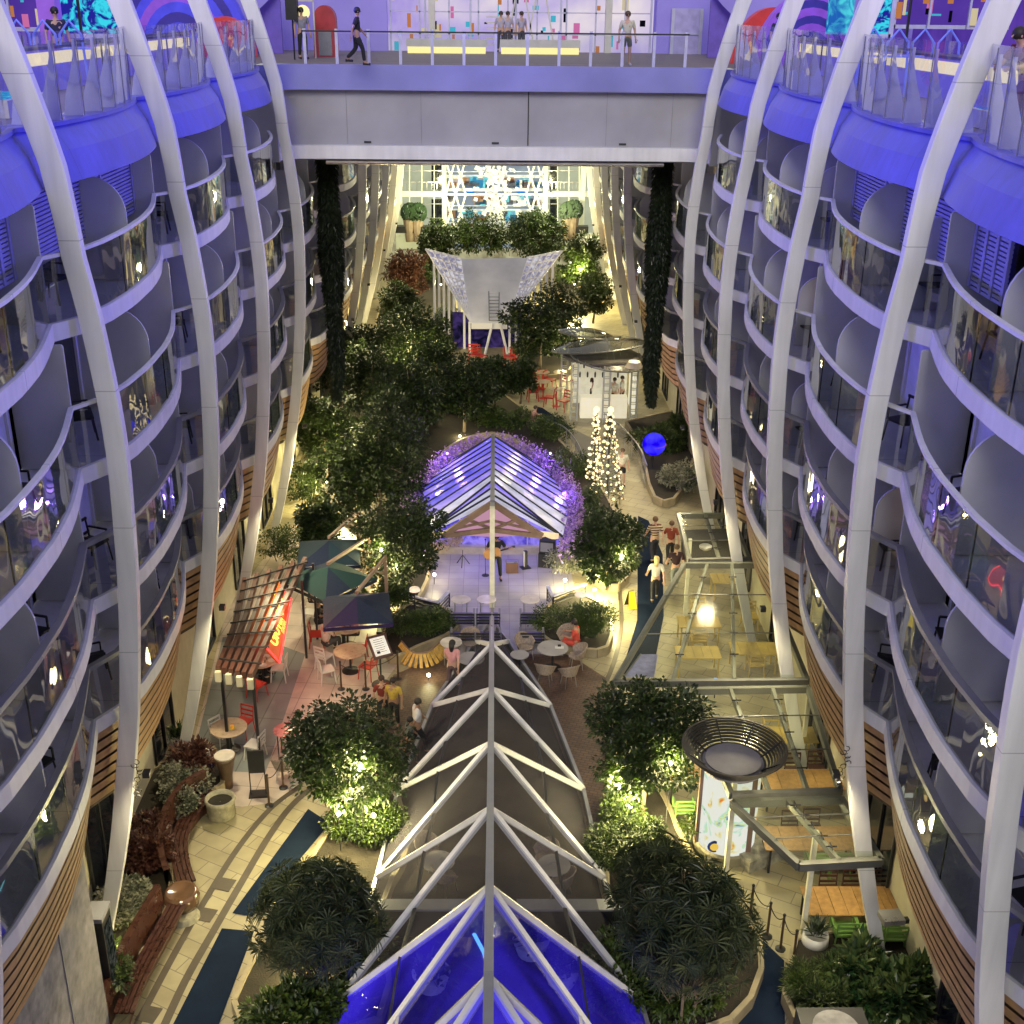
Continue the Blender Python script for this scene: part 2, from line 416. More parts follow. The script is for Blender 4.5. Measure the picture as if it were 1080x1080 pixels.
def soffit(block,s,Yr,far=False):
    z=6.52; P=edge_pts(Yr,z,s,14 if not far else 8)
    nb=7
    mb=MB()
    for k in range(nb):
        t0=k/nb; t1=(k+.74)/nb
        def off(t): return Vector((s*(.06+.26*t+.10*t*t),0,-.29-1.8*t))
        A=[p+off(t0) for p in P]; B=[p+off(t1) for p in P]
        mb.strip(A,B)
        mb.strip(B,[b+Vector((s*.06,0,.01)) for b in B])
    mb.build('slat_cladding',WOODS,block)
    mb=MB(); A=[p+Vector((s*.15,0,-.36)) for p in P]; B=[p+Vector((s*.55,0,-2.2)) for p in P]
    mb.strip(A,B); mb.build('slat_backing',pbr('slat_back',(.09,.06,.04),.8),block)
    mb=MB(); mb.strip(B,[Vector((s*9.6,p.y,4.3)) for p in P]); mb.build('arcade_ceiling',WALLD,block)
def fascia(block,s,Yr,n=12):
    top=[];bot=[]
    for i in range(n+1):
        t=i/n; y=Yr+7.2*t; b=math.sin(PI*t)**.8*.5
        bot.append(Vector((s*(7.5-b),y,16.62))); top.append(Vector((s*(7.9-b*.95),y,17.5)))
    mid=[(a*.5+b_*.5)+Vector((-s*.04,0,.06)) for a,b_ in zip(bot,top)]
    mb=MB(); mb.strip(bot,mid); mb.strip(mid,top)
    lip=[p+Vector((-s*.07,0,.0)) for p in top]; lip2=[p+Vector((0,0,.07)) for p in lip]
    inn=[p+Vector((s*.5,0,.07)) for p in top]
    mb.strip(top,lip); mb.strip(lip,lip2); mb.strip(lip2,inn)
    bi=[p+Vector((s*1.2,0,.02)) for p in bot]; mb.strip(bi,bot)
    o=mb.build('fascia',FASC,block); smooth_angle(o,35)
    return top
PANE=glass('windscreen_glass',(.88,.9,.97),.14,ripple=.25,alpha=.10,acol=(.35,.35,.85))
FIN=pbr('fin_paint',(.50,.50,.66),.35,var=.1)
def deck_rail(root,s,Yr,top):
    # glass windscreen on the deck edge, fins and dark joints
    n=7
    mb=MB(); N_=len(top)-1
    def at_(t):
        u=t*N_; i=min(int(u),N_-1); return top[i].lerp(top[i+1],u-i)
    for k in range(n):
        t=(k+.6)/n*.92+.02; p=at_(t)
        x=p.x+s*.03; z0=17.57; z1=z0+1.4
        MB().box((x,p.y,(z0+z1)/2),(.02,.015,z1-z0)).build('panel_joint',RAILG,root)
        # fin: wide at the foot, narrow at waist
        f=[(0,0),(.34,0),(.27,.35),(.13,.75),(.05,1.05),(.05,1.3),(0,1.3)]
        vs=[(x+s*(.03+a),p.y-.02,z0+b) for a,b in f]+[(x+s*(.03+a),p.y+.03,z0+b) for a,b in f]
        m=len(f); MB().add(vs,[tuple(range(m)),tuple(range(m,2*m))[::-1]]+[(i,(i+1)%m,m+(i+1)%m,m+i) for i in range(m)]).build('fin_post',FIN,root)
    A=[p+Vector((s*.03,0,.09)) for p in top]; B=[p+Vector((0,0,1.42)) for p in A]
    mb.strip(A,B); mb.build('glass_panel',PANE,root)
def park_wall(block,s,y0,y1,mat,z1=4.35,x=9.2):
    mb=MB(); mb.quad((s*x,y0,0),(s*x,y1,0),(s*x,y1,z1),(s*x,y0,z1))
    o=mb.build('arcade_wall',mat,block)
    y=y0+.8
    rnd=random.Random(3)
    while y<y1-2.6:
        m2=MB(); m2.mi=0; m2.quad((s*(x-.03),y,.25),(s*(x-.03),y+1.9,.25),(s*(x-.03),y+1.9,3.0),(s*(x-.03),y,3.0))
        m2.mi=1
        for yy in (y,y+.95,y+1.9): m2.box((s*(x-.05),yy,1.62),(.06,.07,2.8))
        for zz in (.25,3.0): m2.box((s*(x-.05),y+.95,zz),(.06,1.9,.08))
        m2.build('window',[DARKGL,DARKM],o)
        y+=5.4
LB=[]
for s in (-1,1):
    sd=SIDE[s]
    blk=empty('cabin_block',(0,0,0),0,f'{sd} hand curved cabin block, near part with white ribs and stacked balconies','building')
    dr=empty('deck_windscreen',(0,0,0),0,f'glass windscreen with metal fins along the blue lit edge of the {sd} upper deck','railing')
    for k,Yr in enumerate([6.0]+RIB_Y[:-1]):
        for zi in range(4): balcony_bay(blk,s,Yr,zi)
        soffit(blk,s,Yr)
        if k>=1 or True:
            top=fascia(blk,s,Yr); deck_rail(dr,s,Yr,top)
    for zi in (1,2,3): balcony_bay(blk,s,42.0,zi,True)
    soffit(blk,s,42.0,True)
    for Y in RIB_Y: rib(blk,s,Y)
    louvre(blk,s,20.7,27.2,15.2,16.7); louvre(blk,s,18.6,20.0,15.2,16.7)
    park_wall(blk,s,5,48.9,CREAM)
    fb=empty('cabin_block',(0,0,0),0,f'{sd} hand cabin block beyond the bridge, pale ribs and dark recessed balconies','building')
    for k,Yr in enumerate([49.2]+FAR_Y[:-1]):
        for zi in range(4): balcony_bay(fb,s,Yr,zi,True)
        soffit(fb,s,Yr,True)
    for Y in FAR_Y[1:]: rib(fb,s,Y,0,17.0,w=.42,d=.25)
    park_wall(fb,s,49,95,CREAM)
    MB().quad((s*7.4,49,16.7),(s*7.4,95,16.7),(s*7.4,95,17.55),(s*7.4,49,17.55)).build('fascia',FASC,fb)
    LB.append(blk)
# rib emblems: small dark scroll ornament painted on the nearest full ribs
for s,(px,py) in ((-1,(146,822)),(1,(890,808))):
    mb=MB(); c=GY(px,py,20.23)
    rnd=random.Random(4)
    for k in range(11):
        a=Vector((rnd.uniform(-.09,.09),0,(k-5)*.085)); pts=[]
        for q in range(6):
            an=q/5*PI*1.4+k; pts.append((c.x+a.x+.06*math.cos(an),c.y-.01,c.z+a.z+.06*math.sin(an)))
        mb.tube(pts,.009,4)
    mb.build('painted_ornament',BLACK,LB[0 if s<0 else 1])
# ---------------------------------------------------------------- bridge
br=empty('deck_bridge',(0,43.6,0),0,'broad grey walled bridge across the canyon with blue lit edge','bridge')
mb=MB()
Pb=[]
def arcband(z0,z1,yoff,name,mat,th=.3):
    # straight with rounded ends that curl towards the camera
    pts=[]
    for i in range(9):
        a=PI/2*i/8; pts.append((-7.55+1.0*(1-math.cos(a)) , 43.6+yoff-1.0+1.0*math.sin(a)))
    pts+= [(-x,y) for x,y in pts[::-1]]
    A=[Vector((x,y,z0)) for x,y in pts]; B=[Vector((x,y,z1)) for x,y in pts]
    C=[Vector((x,y+th,z1)) for x,y in pts]; D=[Vector((x,y+th,z0)) for x,y in pts]
    m=MB(); m.strip(A,B); m.strip(B,C); m.strip(D,A)
    o=m.build(name,mat,br,loc=(0,-43.6,0)); smooth_angle(o,40); return o
arcband(16.75,17.57,0,'edge_band',pbr('bridge_band',(.24,.24,.55),.4,var=.2,vscale=.4))
arcband(14.9,16.75,.35,'bridge_wall',pbr('bridge_grey',(.35,.34,.37),.45,var=.14,vscale=.45,bump=.15,bscale=1.5),.2)
arcband(14.45,14.9,.05,'lower_band',SLAB)
MB().box((1.15,.33,15.82),(.035,.03,1.8)).build('panel_joint',BLACK,br)
for x in (-5.2,-2.6,3.9,6.2): MB().box((x,.345,15.82),(.012,.02,1.8)).build('panel_joint',RAILG,br)
for x in (-4.5,0,4.5): MB().box((x,.33,15.0),(.25,.04,.06)).build('vent_slot',DARKM,br)
for x in (-8.75,8.75):
    MB().box((x,-1.0,15.6),(2.7,.2,2.3)).build('end_panel',bpy.data.materials['bridge_grey'],br)
    MB().box((x,-1.02,17.16),(2.7,.24,.82)).build('end_band',FASC,br)
MB().tube([(-6,.4,14.3),(6,.4,14.3)],.08,8).build('service_pipe',STEEL,br)
MB().box((0,3.2,14.42),(14.6,5.5,.1)).build('underside',WALLD,br)
rl=MB(); ps=MB()
for i in range(13):
    x=-6.5+13*i/12; ps.box((x,.12,17.57+.57),(.10,.06,1.12))
for i in range(13): pass
rl.bar((-6.6,.12,18.62),(6.6,.12,18.62),.06,.05)
gr=empty('bridge_railing',(0,43.6,0),0,'steel post railing with dark top rail along the bridge edge','railing')
rl.build('top_rail',DARKM,gr)
for i in range(13):
    x=-6.5+13*i/12; MB().box((x,.12,17.57+.57),(.10,.06,1.12)).build('post',FIN,gr)
MB().quad((-6.5,.14,17.65),(6.5,.14,17.65),(6.5,.14,18.55),(-6.5,.14,18.55)).build('glass_panel',CLEAR,gr)
def rdir(rnd):
    while 1:
        v=Vector((rnd.uniform(-1,1),rnd.uniform(-1,1),rnd.uniform(-1,1)))
        if .05<v.length<1: return v.normalized()
LFX=pbr('topiary_leaf',(.02,.05,.015),.6)
# ---------------------------------------------------------------- ground
TILE=tiles('park_tile',(.34,.30,.19),(.29,.25,.155),(.16,.14,.10),.9,.45,.014,.42,rz=.5,var=.2)
TERR=tiles('terrace_tile',(.48,.40,.35),(.43,.36,.32),(.2,.17,.14),.9,.9,.012,.4,off=0,rz=.1,var=.2)
COBB=tiles('plaza_cobble',(.14,.085,.06),(.10,.06,.045),(.05,.035,.03),.22,.11,.012,.35,rz=.3,var=.35)
BANDM=pbr('dark_stone',(.07,.055,.04),.5,var=.2,bump=.1)
MATB=pbr('blue_mat',(.011,.019,.040),.95,spec=.05,var=.15,vscale=2.5,bump=.3,bscale=160)
RUG=tiles('grey_rug',(.20,.22,.22),(.17,.19,.20),(.11,.12,.12),1.4,1.4,.02,.6,off=0,rz=.1)
SOIL=pbr('soil',(.02,.015,.01),.95,var=.4,bump=.6,bscale=25)
STAGE=tiles('stage_tile',(.34,.32,.36),(.30,.28,.33),(.2,.18,.22),.55,.55,.012,.3,off=0,rz=0,var=.15)
KERB=pbr('kerb_stone',(.30,.25,.16),.5,var=.2,bump=.2)
def sheet(name,pix,z,mat,kind='structure'):
    mb=MB(); pts=[G(x,y,z) for x,y in pix]
    mb.add([(p.x,p.y,z) for p in pts],[tuple(range(len(pts)))])
    o=mb.build(name,mat); 
    o.data.update()
    if o.data.polygons and o.data.polygons[0].normal.z<0: o.data.flip_normals()
    return tag(o,kind=kind)
def smoothline(pts,n=6):
    P=[Vector((a[0],a[1],a[2] if len(a)>2 else 0)) for a in pts]; out=[]
    for i in range(len(P)-1):
        p0=P[max(i-1,0)];p1=P[i];p2=P[i+1];p3=P[min(i+2,len(P)-1)]
        for k in range(n):
            t=k/n
            out.append(.5*((2*p1)+(-p0+p2)*t+(2*p0-5*p1+4*p2-p3)*t*t+(-p0+3*p1-3*p2+p3)*t**3))
    out.append(P[-1]); return out
def gline(pix,z=0,n=5): return smoothline([G(x,y,z) for x,y in pix],n)
def ribbon(name,pix,z,w,mat,kind='structure'):
    L=gline(pix,z); mb=MB(); A=[];B=[]
    for i,p in enumerate(L):
        d=L[min(i+1,len(L)-1)]-L[max(i-1,0)]; nrm=Vector((-d.y,d.x,0)).normalized()*w/2
        A.append((p.x+nrm.x,p.y+nrm.y,z)); B.append((p.x-nrm.x,p.y-nrm.y,z))
    mb.strip(B,A); return tag(mb.build(name,mat),kind=kind)
tag(MB().quad((-14,2,0),(14,2,0),(14,110,0),(-14,110,0)).build('park_pavement',TILE),kind='structure')
sheet('terrace_paving',[(185,860),(300,845),(345,800),(420,700),(440,640),(400,560),(330,540),(300,560),(240,640)],.004,TERR)
sheet('terrace_rug',[(200,812),(280,815),(322,690),(262,668),(235,672)],.008,RUG)
sheet('plaza',[(415,712),(470,688),(520,680),(600,690),(650,722),(660,800),(640,900),(420,900),(398,760)],.004,COBB)
sheet('stage_floor',[(455,583),(598,585),(612,645),(622,690),(430,690),(440,645)],.008,STAGE)
ribbon('stone_band',[(318,828),(285,853),(252,893),(222,940),(190,995),(155,1060),(120,1130)],.008,.16,BANDM)
ribbon('stone_band',[(352,815),(313,844),(285,880),(255,930),(225,982),(195,1035),(165,1100)],.008,.18,BANDM)
ribbon('stone_band',[(598,520),(640,560),(655,640),(650,690),(632,735)],.008,.15,BANDM)
for px,py in ((237,933),(217,965),(157,1070)):
    p=G(px,py); tag(MB().box((p.x,p.y,.010),(.42,.42,.008),-.25).build('floor_inlay',BANDM),kind='structure')
sheet('path_mat',[(325,853),(348,868),(266,967),(245,963)],.012,MATB)
sheet('path_mat',[(234,979),(268,982),(229,1085),(180,1085)],.012,MATB)
sheet('path_mat',[(673,544),(684,549),(699,585),(700,650),(690,700),(655,712),(672,654)],.012,MATB)
sheet('path_mat',[(789,990),(805,992),(827,1013),(828,1085),(778,1085)],.012,MATB)
sheet('path_mat',[(563,428),(572,430),(604,452),(592,456),(568,446)],.012,MATB)
sheet('path_mat',[(598,455),(606,453),(640,470),(652,500),(640,530),(622,500)],.012,pbr('path_grey',(.16,.15,.13),.6,var=.15))
# planting beds: low kerb and soil
def bed(pix,label,h=.32,mat=None,cat='planting bed'):
    L=gline(pix+[pix[0]],0,3)[:-1]
    if sum(a.x*b.y-b.x*a.y for a,b in zip(L,L[1:]+L[:1]))<0: L=L[::-1]
    o=empty('planting_bed',(0,0,0),0,label,cat)
    mb=MB(); mb.prism([(p.x,p.y) for p in L],0.0,h-.05); mb.build('soil',SOIL,o)
    mb=MB(); n=len(L)
    for i in range(n):
        a,b=L[i],L[(i+1)%n]; mb.bar((a.x,a.y,h/2),(b.x,b.y,h/2),.12,h)
    mb.build('kerb',mat or KERB,o); return o
bed([(150,830),(215,790),(236,835),(200,850),(176,880),(182,940),(165,1000),(128,1030),(80,1090),(60,1000)],'planting bed between left cabin block and curved benches')
bed([(335,905),(372,855),(412,838),(430,900),(405,960),(400,1085),(255,1085),(275,1010)],'planting bed left of the near glass canopy')
bed([(640,850),(668,812),(700,850),(725,905),(800,1000),(770,1085),(660,1085),(640,950)],'planting bed right of the near glass canopy')
bed([(405,668),(440,640),(478,655),(480,672),(440,690),(412,700)],'planting bed with clipped hedge left of the stage')
bed([(570,655),(600,632),(640,650),(640,690),(600,690),(572,678)],'planting bed with clipped hedge right of the stage')
bed([(330,400),(380,380),(470,400),(530,420),(600,480),(640,530),(665,600),(640,625),(606,580),(598,520),(560,480),(520,462),(470,480),(452,540),(455,600),(430,640),(380,560),(330,520)],'large central planting bed wrapped around the stage canopy')
bed([(545,350),(610,360),(600,395),(560,400),(540,380)],'planting bed beside the winged canopy')
bed([(400,330),(430,290),(470,280),(480,370),(400,380)],'far planting bed left of the winged canopy')
bed([(585,300),(625,290),(640,320),(600,330)],'far planting bed right of the winged canopy')
bed([(660,450),(735,440),(720,520),(690,530),(676,480)],'planting bed with reeds behind the curved path rail')
bed([(838,1000),(930,985),(980,1010),(1000,1085),(838,1085)],'planting bed below the dining terrace at right')
# ---------------------------------------------------------------- near glass canopy
WB=pbr('canopy_white',(.70,.69,.72),.38,var=.08); GB=pbr('canopy_grey',(.30,.30,.33),.4,metal=.3,var=.1)
CG=glass('canopy_glass',(.66,.67,.70),-1,ripple=0,rough=.3,alpha=.14,acol=(.26,.24,.30))
CGB,tt,oo=nt('blue_lit_glass')  # emission paints the blue light from below into the panes, in patches
tr=N(tt,'ShaderNodeBsdfTransparent'); tr.inputs[0].default_value=(.30,.30,.8,1)
em=N(tt,'ShaderNodeEmission'); em.inputs[0].default_value=(.06,.03,.95,1); em.inputs[1].default_value=.55
gg=N(tt,'ShaderNodeNewGeometry'); nn=N(tt,'ShaderNodeTexNoise'); nn.inputs['Scale'].default_value=.35; nn.inputs['Detail'].default_value=2; nn.inputs['Distortion'].default_value=.3
tt.links.new(gg.outputs['Position'],nn.inputs['Vector'])
cr=N(tt,'ShaderNodeMapRange'); cr.inputs[1].default_value=.38; cr.inputs[2].default_value=.7; cr.inputs[3].default_value=.12; cr.inputs[4].default_value=.75
tt.links.new(nn.outputs[0],cr.inputs[0]); tt.links.new(cr.outputs[0],em.inputs[1])
gl=N(tt,'ShaderNodeBsdfGlossy'); gl.inputs[1].default_value=.03
ads=N(tt,'ShaderNodeAddShader'); tt.links.new(tr.outputs[0],ads.inputs[0]); tt.links.new(em.outputs[0],ads.inputs[1])
m5=N(tt,'ShaderNodeMixShader'); m5.inputs[0].default_value=.16; tt.links.new(ads.outputs[0],m5.inputs[1]); tt.links.new(gl.outputs[0],m5.inputs[2]); tt.links.new(m5.outputs[0],oo.inputs[0])
can=empty('glass_canopy',(0,26,0),0,'long ridged glass canopy with white chevron frame, its near end glowing blue','canopy')
OFFC=Vector((0,-26,0))
RX0=lambda Y: GY(524.5,700,Y).x
ridge=[(35.6,.55),(32.3,1.35),(28.3,2.2),(24.5,3.0),(20.8,3.85),(17.0,5.0),(13.6,6.2),(10,7.2)]
edge=[(35.2,.18),(34.3,.55),(30.4,1.75),(26.3,2.45),(22.8,2.7),(19.0,3.15),(15.0,3.6),(11.5,3.9),(8.5,4.2)]
axx=-.05
RP=[Vector((axx,y,z))+OFFC for y,z in ridge]
gsk=MB(); mbw=MB(); mbg=MB(); mbb=MB(); dk=MB()
def EP(s,i,z=.35): y,x=edge[i]; return Vector((axx+s*x,y,z))+OFFC
for s in (-1,1):
    for i in range(1,len(RP)):
        a=RP[i]; up=(0,0,1)
        mbw.bar(a,EP(s,i),.105,.13); mbw.bar(a,EP(s,i+1),.105,.13); u_=Vector((0,.10,-.04)); gsk.bar(a+u_,EP(s,i)+u_,.045,.10); gsk.bar(a+u_,EP(s,i+1)+u_,.045,.10)
        tgt=mbg if i<5 else mbb
        dz=Vector((0,0,-.03))
        tgt.tri(a+dz,EP(s,i)+dz,EP(s,i+1)+dz)
        tgt=mbg if i<=5 else mbb
        tgt.tri(RP[i-1]+dz,a+dz,EP(s,i)+dz)
        # secondary dark purlins under the glass
        m1=(a+RP[i-1])/2; e=EP(s,i); dk.bar(a.lerp(EP(s,i+1),.5)-Vector((0,0,.06)),a.lerp(EP(s,i),.55)-Vector((0,0,.06)),.07,.08)
        dk.bar(RP[i-1].lerp(EP(s,i),.5)-Vector((0,0,.1)),a.lerp(EP(s,i),.55)-Vector((0,0,.06)),.07,.08)
        if i>=5: mbw.bar(a.lerp(EP(s,i+1),.45),RP[min(i+1,len(RP)-1)].lerp(EP(s,i+1),.45),.06,.06)
for s,nm in ((-1,'edge'),(1,'edge')):
    eb=MB()
    for i in range(len(edge)-1): eb.bar(EP(s,i),EP(s,i+1),.09,.14)
    eb.build('edge_beam',GB,can)
    sk=MB()
    for i in range(len(edge)-1):
        a,b=EP(s,i),EP(s,i+1); sk.quad(a+Vector((0,0,-.35)),b+Vector((0,0,-.35)),b,a)
    sk.build('curb_wall',pbr('canopy_curb',(.06,.06,.065),.5),can)
rb=MB(); 
for i in range(len(RP)-1): rb.bar(RP[i]+Vector((0,0,.05)),RP[i+1]+Vector((0,0,.05)),.15,.16)
rb.build('ridge_beam',GB,can)
for i in range(len(RP)-1):
    l=MB(); l.bar(RP[i]+Vector((0,0,.14)),RP[i+1]+Vector((0,0,.14)),.05,.05)
    if i==0: l.build('ridge_cap',STEEL,can)
mbw.build('chevron_frame',WB,can); gsk.build('gaskets',BLACK,can); dk.build('purlins',BLACK,can)
mbg.build('roof_glass',CG,can); mbb.build('roof_glass',CGB,can)
# the sunken lobby that shows under the glass
lob=tag(MB().add([Vector((axx+s*x*.97,y,.02)) for s,y,x in [(-1,y,x) for y,x in edge]+[(1,y,x) for y,x in edge[::-1]]],[tuple(range(18))]).build('lobby_floor',tiles('lobby_tile',(.05,.042,.034),(.038,.032,.026),(.05,.04,.03),.5,.5,.02,.7,rz=.4,var=.4,spec=.2)),kind='structure')
# ---------------------------------------------------------------- stage canopy
sc_=empty('stage_canopy',(0,39,0),0,'pointed stage canopy of blue and white lit panes around a brown gable','canopy')
O2=Vector((0,-39,0))
n=11
def ez(t): return 2.1+(.75-1.95)*min(1,t*1.6)
wtab=[(0,2.5),(.2,2.85),(.45,2.95),(.65,2.6),(.8,1.9),(.92,1.0),(1,.1)]
PB=emis('pane_blue',(.16,.13,.95),.55); PW=emis('pane_white',(.50,.50,.72),.55); PL=emis('pane_lilac',(.34,.24,.95),.55); PK=emis('pane_pink',(.85,.45,.62),.6)
def pane(nm,c1,c2,st):
    m,t,out=nt(nm); g=N(t,'ShaderNodeNewGeometry'); no=N(t,'ShaderNodeTexNoise'); no.inputs['Scale'].default_value=1.4; no.inputs['Detail'].default_value=4
    t.links.new(g.outputs['Position'],no.inputs['Vector']); mx=N(t,'ShaderNodeMix',data_type='RGBA')
    mr=N(t,'ShaderNodeMapRange'); mr.inputs[1].default_value=.35; mr.inputs[2].default_value=.65; t.links.new(no.outputs[0],mr.inputs[0]); t.links.new(mr.outputs[0],mx.inputs[0])
    mx.inputs[6].default_value=tuple(c1)+(1,); mx.inputs[7].default_value=tuple(c2)+(1,)
    b=N(t,'ShaderNodeBsdfPrincipled'); b.inputs['Roughness'].default_value=.2; b.inputs['Base Color'].default_value=(.2,.2,.25,1)
    t.links.new(mx.outputs[2],b.inputs['Emission Color']); b.inputs['Emission Strength'].default_value=st
    t.links.new(b.outputs[0],out.inputs[0]); return m
PB=pane('pane_blue2',(.06,.05,.75),(.20,.14,.95),.85); PW=pane('pane_white2',(.32,.33,.42),(.55,.53,.8),.9); PL=pane('pane_lilac2',(.13,.09,.8),(.36,.26,.9),.85)
rid=[];lo={-1:[],1:[]}
for i in range(n+1):
    t=i/n; rid.append(Vector((axx,38.6+13.0*t*.98,3.45-2.0*t))+O2)
    te=i/n
    for s in (-1,1): lo[s].append(Vector((axx+s*lerp_tab(wtab,te),38.9+13.2*te+ (0 if i else -.2),ez(te)))+O2)
fr=MB(); pans=[MB(),MB(),MB()]
for s in (-1,1):
    for i in range(n):
        # fan: panes run from the ridge down and towards the viewer
        a,b=rid[min(i+3,n)],rid[min(i+4,n)]
        c,d=lo[s][i],lo[s][i+1]
        if i+3>=n: a=b=rid[n]
        m_=(c+a)/2
        k=[1,2,0,0,2,0,0,0,2,0,0][i] if s<0 else [1,1,2,0,0,2,0,0,0,0,0][i]
        pans[k].quad(a,b,d,c)
        fr.bar(a+Vector((0,0,.03)),c+Vector((0,0,.03)),.035,.05)
    for i in range(3):
        pans[[1,1,2][i]].tri(rid[i],rid[i+1],lo[s][0]); fr.bar(rid[i+1]+Vector((0,0,.03)),lo[s][0]+Vector((0,0,.03)),.05,.07)
pans[0].build('blue_pane',PB,sc_); pans[1].build('white_pane',PW,sc_); pans[2].build('lilac_pane',PL,sc_)
fr.build('pane_bars',DARKM,sc_)
rb=MB(); rb.bar(rid[0]+Vector((0,0,.06)),rid[-1]+Vector((0,0,.06)),.16,.14); rb.build('ridge_beam',RAILG,sc_)
gb=MB(); ap=rid[0]+Vector((0,-.05,.02)); GBR=pbr('gable_brown',(.20,.13,.10),.5,var=.15)
for s in (-1,1):
    foot=ap+Vector((s*1.75,-.25,-1.15)); gb.bar(ap,foot,.14,.2)
    gb.bar(foot,ap+Vector((0,-.15,-.95)),.12,.16)
    gb.bar(ap.lerp(foot,.5),ap+Vector((0,-.1,-.95)),.08,.1)
    gb.bar(ap+Vector((0,-.1,-.62)),ap.lerp(foot,.8),.06,.08)
gb.build('gable_frame',GBR,sc_)
pk=MB(); pk.tri(ap+Vector((0,.05,-.1)),ap+Vector((-1.7,-.15,-1.15)),ap+Vector((0,-.1,-1.25))); pk.tri(ap+Vector((0,.05,-.1)),ap+Vector((0,-.1,-1.25)),ap+Vector((1.7,-.15,-1.15)))
pk.build('pink_awning',PK,sc_)
vl=MB(); A=[];B=[]
for i in range(41):
    x=-2.35+4.7*i/40; z=1.95-.0*abs(x)+.38*(1-abs(x)/2.4); A.append((x+axx,-.45,z+.36)); B.append((x+axx,-.5,z+.18-.06*abs(math.sin(i*PI/4))))
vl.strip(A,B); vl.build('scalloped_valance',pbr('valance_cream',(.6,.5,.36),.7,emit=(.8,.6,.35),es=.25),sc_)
po=MB(); 
pf=G(525,640); po.box((axx,pf.y-39,1.9),(.17,.17,3.8)); po.build('front_post',pbr('post_white',(.7,.66,.5),.4,emit=(.8,.75,.5),es=.12),sc_)
nb=MB(); nb.bar((axx,pf.y-39,3.7),rid[0],.16,.14); nb.build('ridge_extension',RAILG,sc_)
# blue lit glass screen behind the stage
gs=empty('stage_backdrop',(0,42,0),0,'violet lit glass wall standing behind the guitarist','screen')
def lit(nm,c1,c2,st,sc=2.0,dist=1.0,thr=(.4,.62)):
    m,t,out=nt(nm); g=N(t,'ShaderNodeNewGeometry'); no=N(t,'ShaderNodeTexNoise'); no.inputs['Scale'].default_value=sc; no.inputs['Detail'].default_value=6; no.inputs['Distortion'].default_value=dist
    t.links.new(g.outputs['Position'],no.inputs['Vector']); mx=N(t,'ShaderNodeMix',data_type='RGBA')
    mr=N(t,'ShaderNodeMapRange'); mr.inputs[1].default_value=thr[0]; mr.inputs[2].default_value=thr[1]; t.links.new(no.outputs[0],mr.inputs[0]); t.links.new(mr.outputs[0],mx.inputs[0])
    mx.inputs[6].default_value=tuple(c1)+(1,); mx.inputs[7].default_value=tuple(c2)+(1,)
    e=N(t,'ShaderNodeEmission'); t.links.new(mx.outputs[2],e.inputs[0]); e.inputs[1].default_value=st
    t.links.new(e.outputs[0],out.inputs[0]); return m
VIO=lit('violet_screen',(.10,.07,.60),(.34,.26,.95),.95)
q=MB(); q.quad((-2.6,0,.28),(2.55,0,.28),(2.55,0,1.75),(-2.6,0,1.75)); q.build('lit_glass',VIO,gs)
q=MB(); 
for x in (-2.6,-1.3,0,1.3,2.55): q.box((x,-.03,.95),(.05,.05,1.6))
q.box((0,-.04,1.76),(5.2,.06,.06)); q.build('frame',FIN,gs)
MB().box((0,-.1,.15),(5.3,.35,.3)).build('plinth',pbr('plinth_tan',(.45,.40,.30),.5),gs)
# ---------------------------------------------------------------- winged canopy
wc=empty('winged_canopy',(0,70,0),0,'white butterfly canopy with two spread wings and a ladder down its middle','canopy')
O3=Vector((0,-70,0)); WC=pbr('wing_white_glow',(.62,.61,.64),.4,var=.2,vscale=.6,emit=(.6,.58,.7),es=.12)  # WC emission puts extra brightness into the white wing paint
yb=70.5; B0=[GY(497,341,yb),GY(535,341,yb)]; T0=[GY(487,273,76),GY(556,272,76)]
def U(v): return v+O3
q=MB(); q.quad(U(B0[0]),U(B0[1]),U(T0[1]),U(T0[0])); q.build('spine_panel',WC,wc)
q=MB(); q.quad(U(B0[0])+Vector((0,0,-.35)),U(B0[1])+Vector((0,0,-.35)),U(B0[1]),U(B0[0])); q.build('nose_panel',WC,wc)
ld=MB()
for i in range(19):
    a=GY(516,340,yb).lerp(GY(515,279,76),i/18)+O3; b=GY(526,340,yb).lerp(GY(527,279,76),i/18)+O3
    ld.bar(a+Vector((0,0,.12)),b+Vector((0,0,.12)),.05,.05)
for xa,xb in ((516,515),(526,527)): ld.bar(U(GY(xa,340,yb))+Vector((0,0,.12)),U(GY(xb,279,76))+Vector((0,0,.12)),.06,.08)
ld.build('ladder',RAILG,wc)
GRIDG=lit('wing_glass_glow',(.28,.26,.38),(.75,.72,.78),.8,1.6,2,(.42,.58))  # bright and dim patches painted as glow into the wing glazing
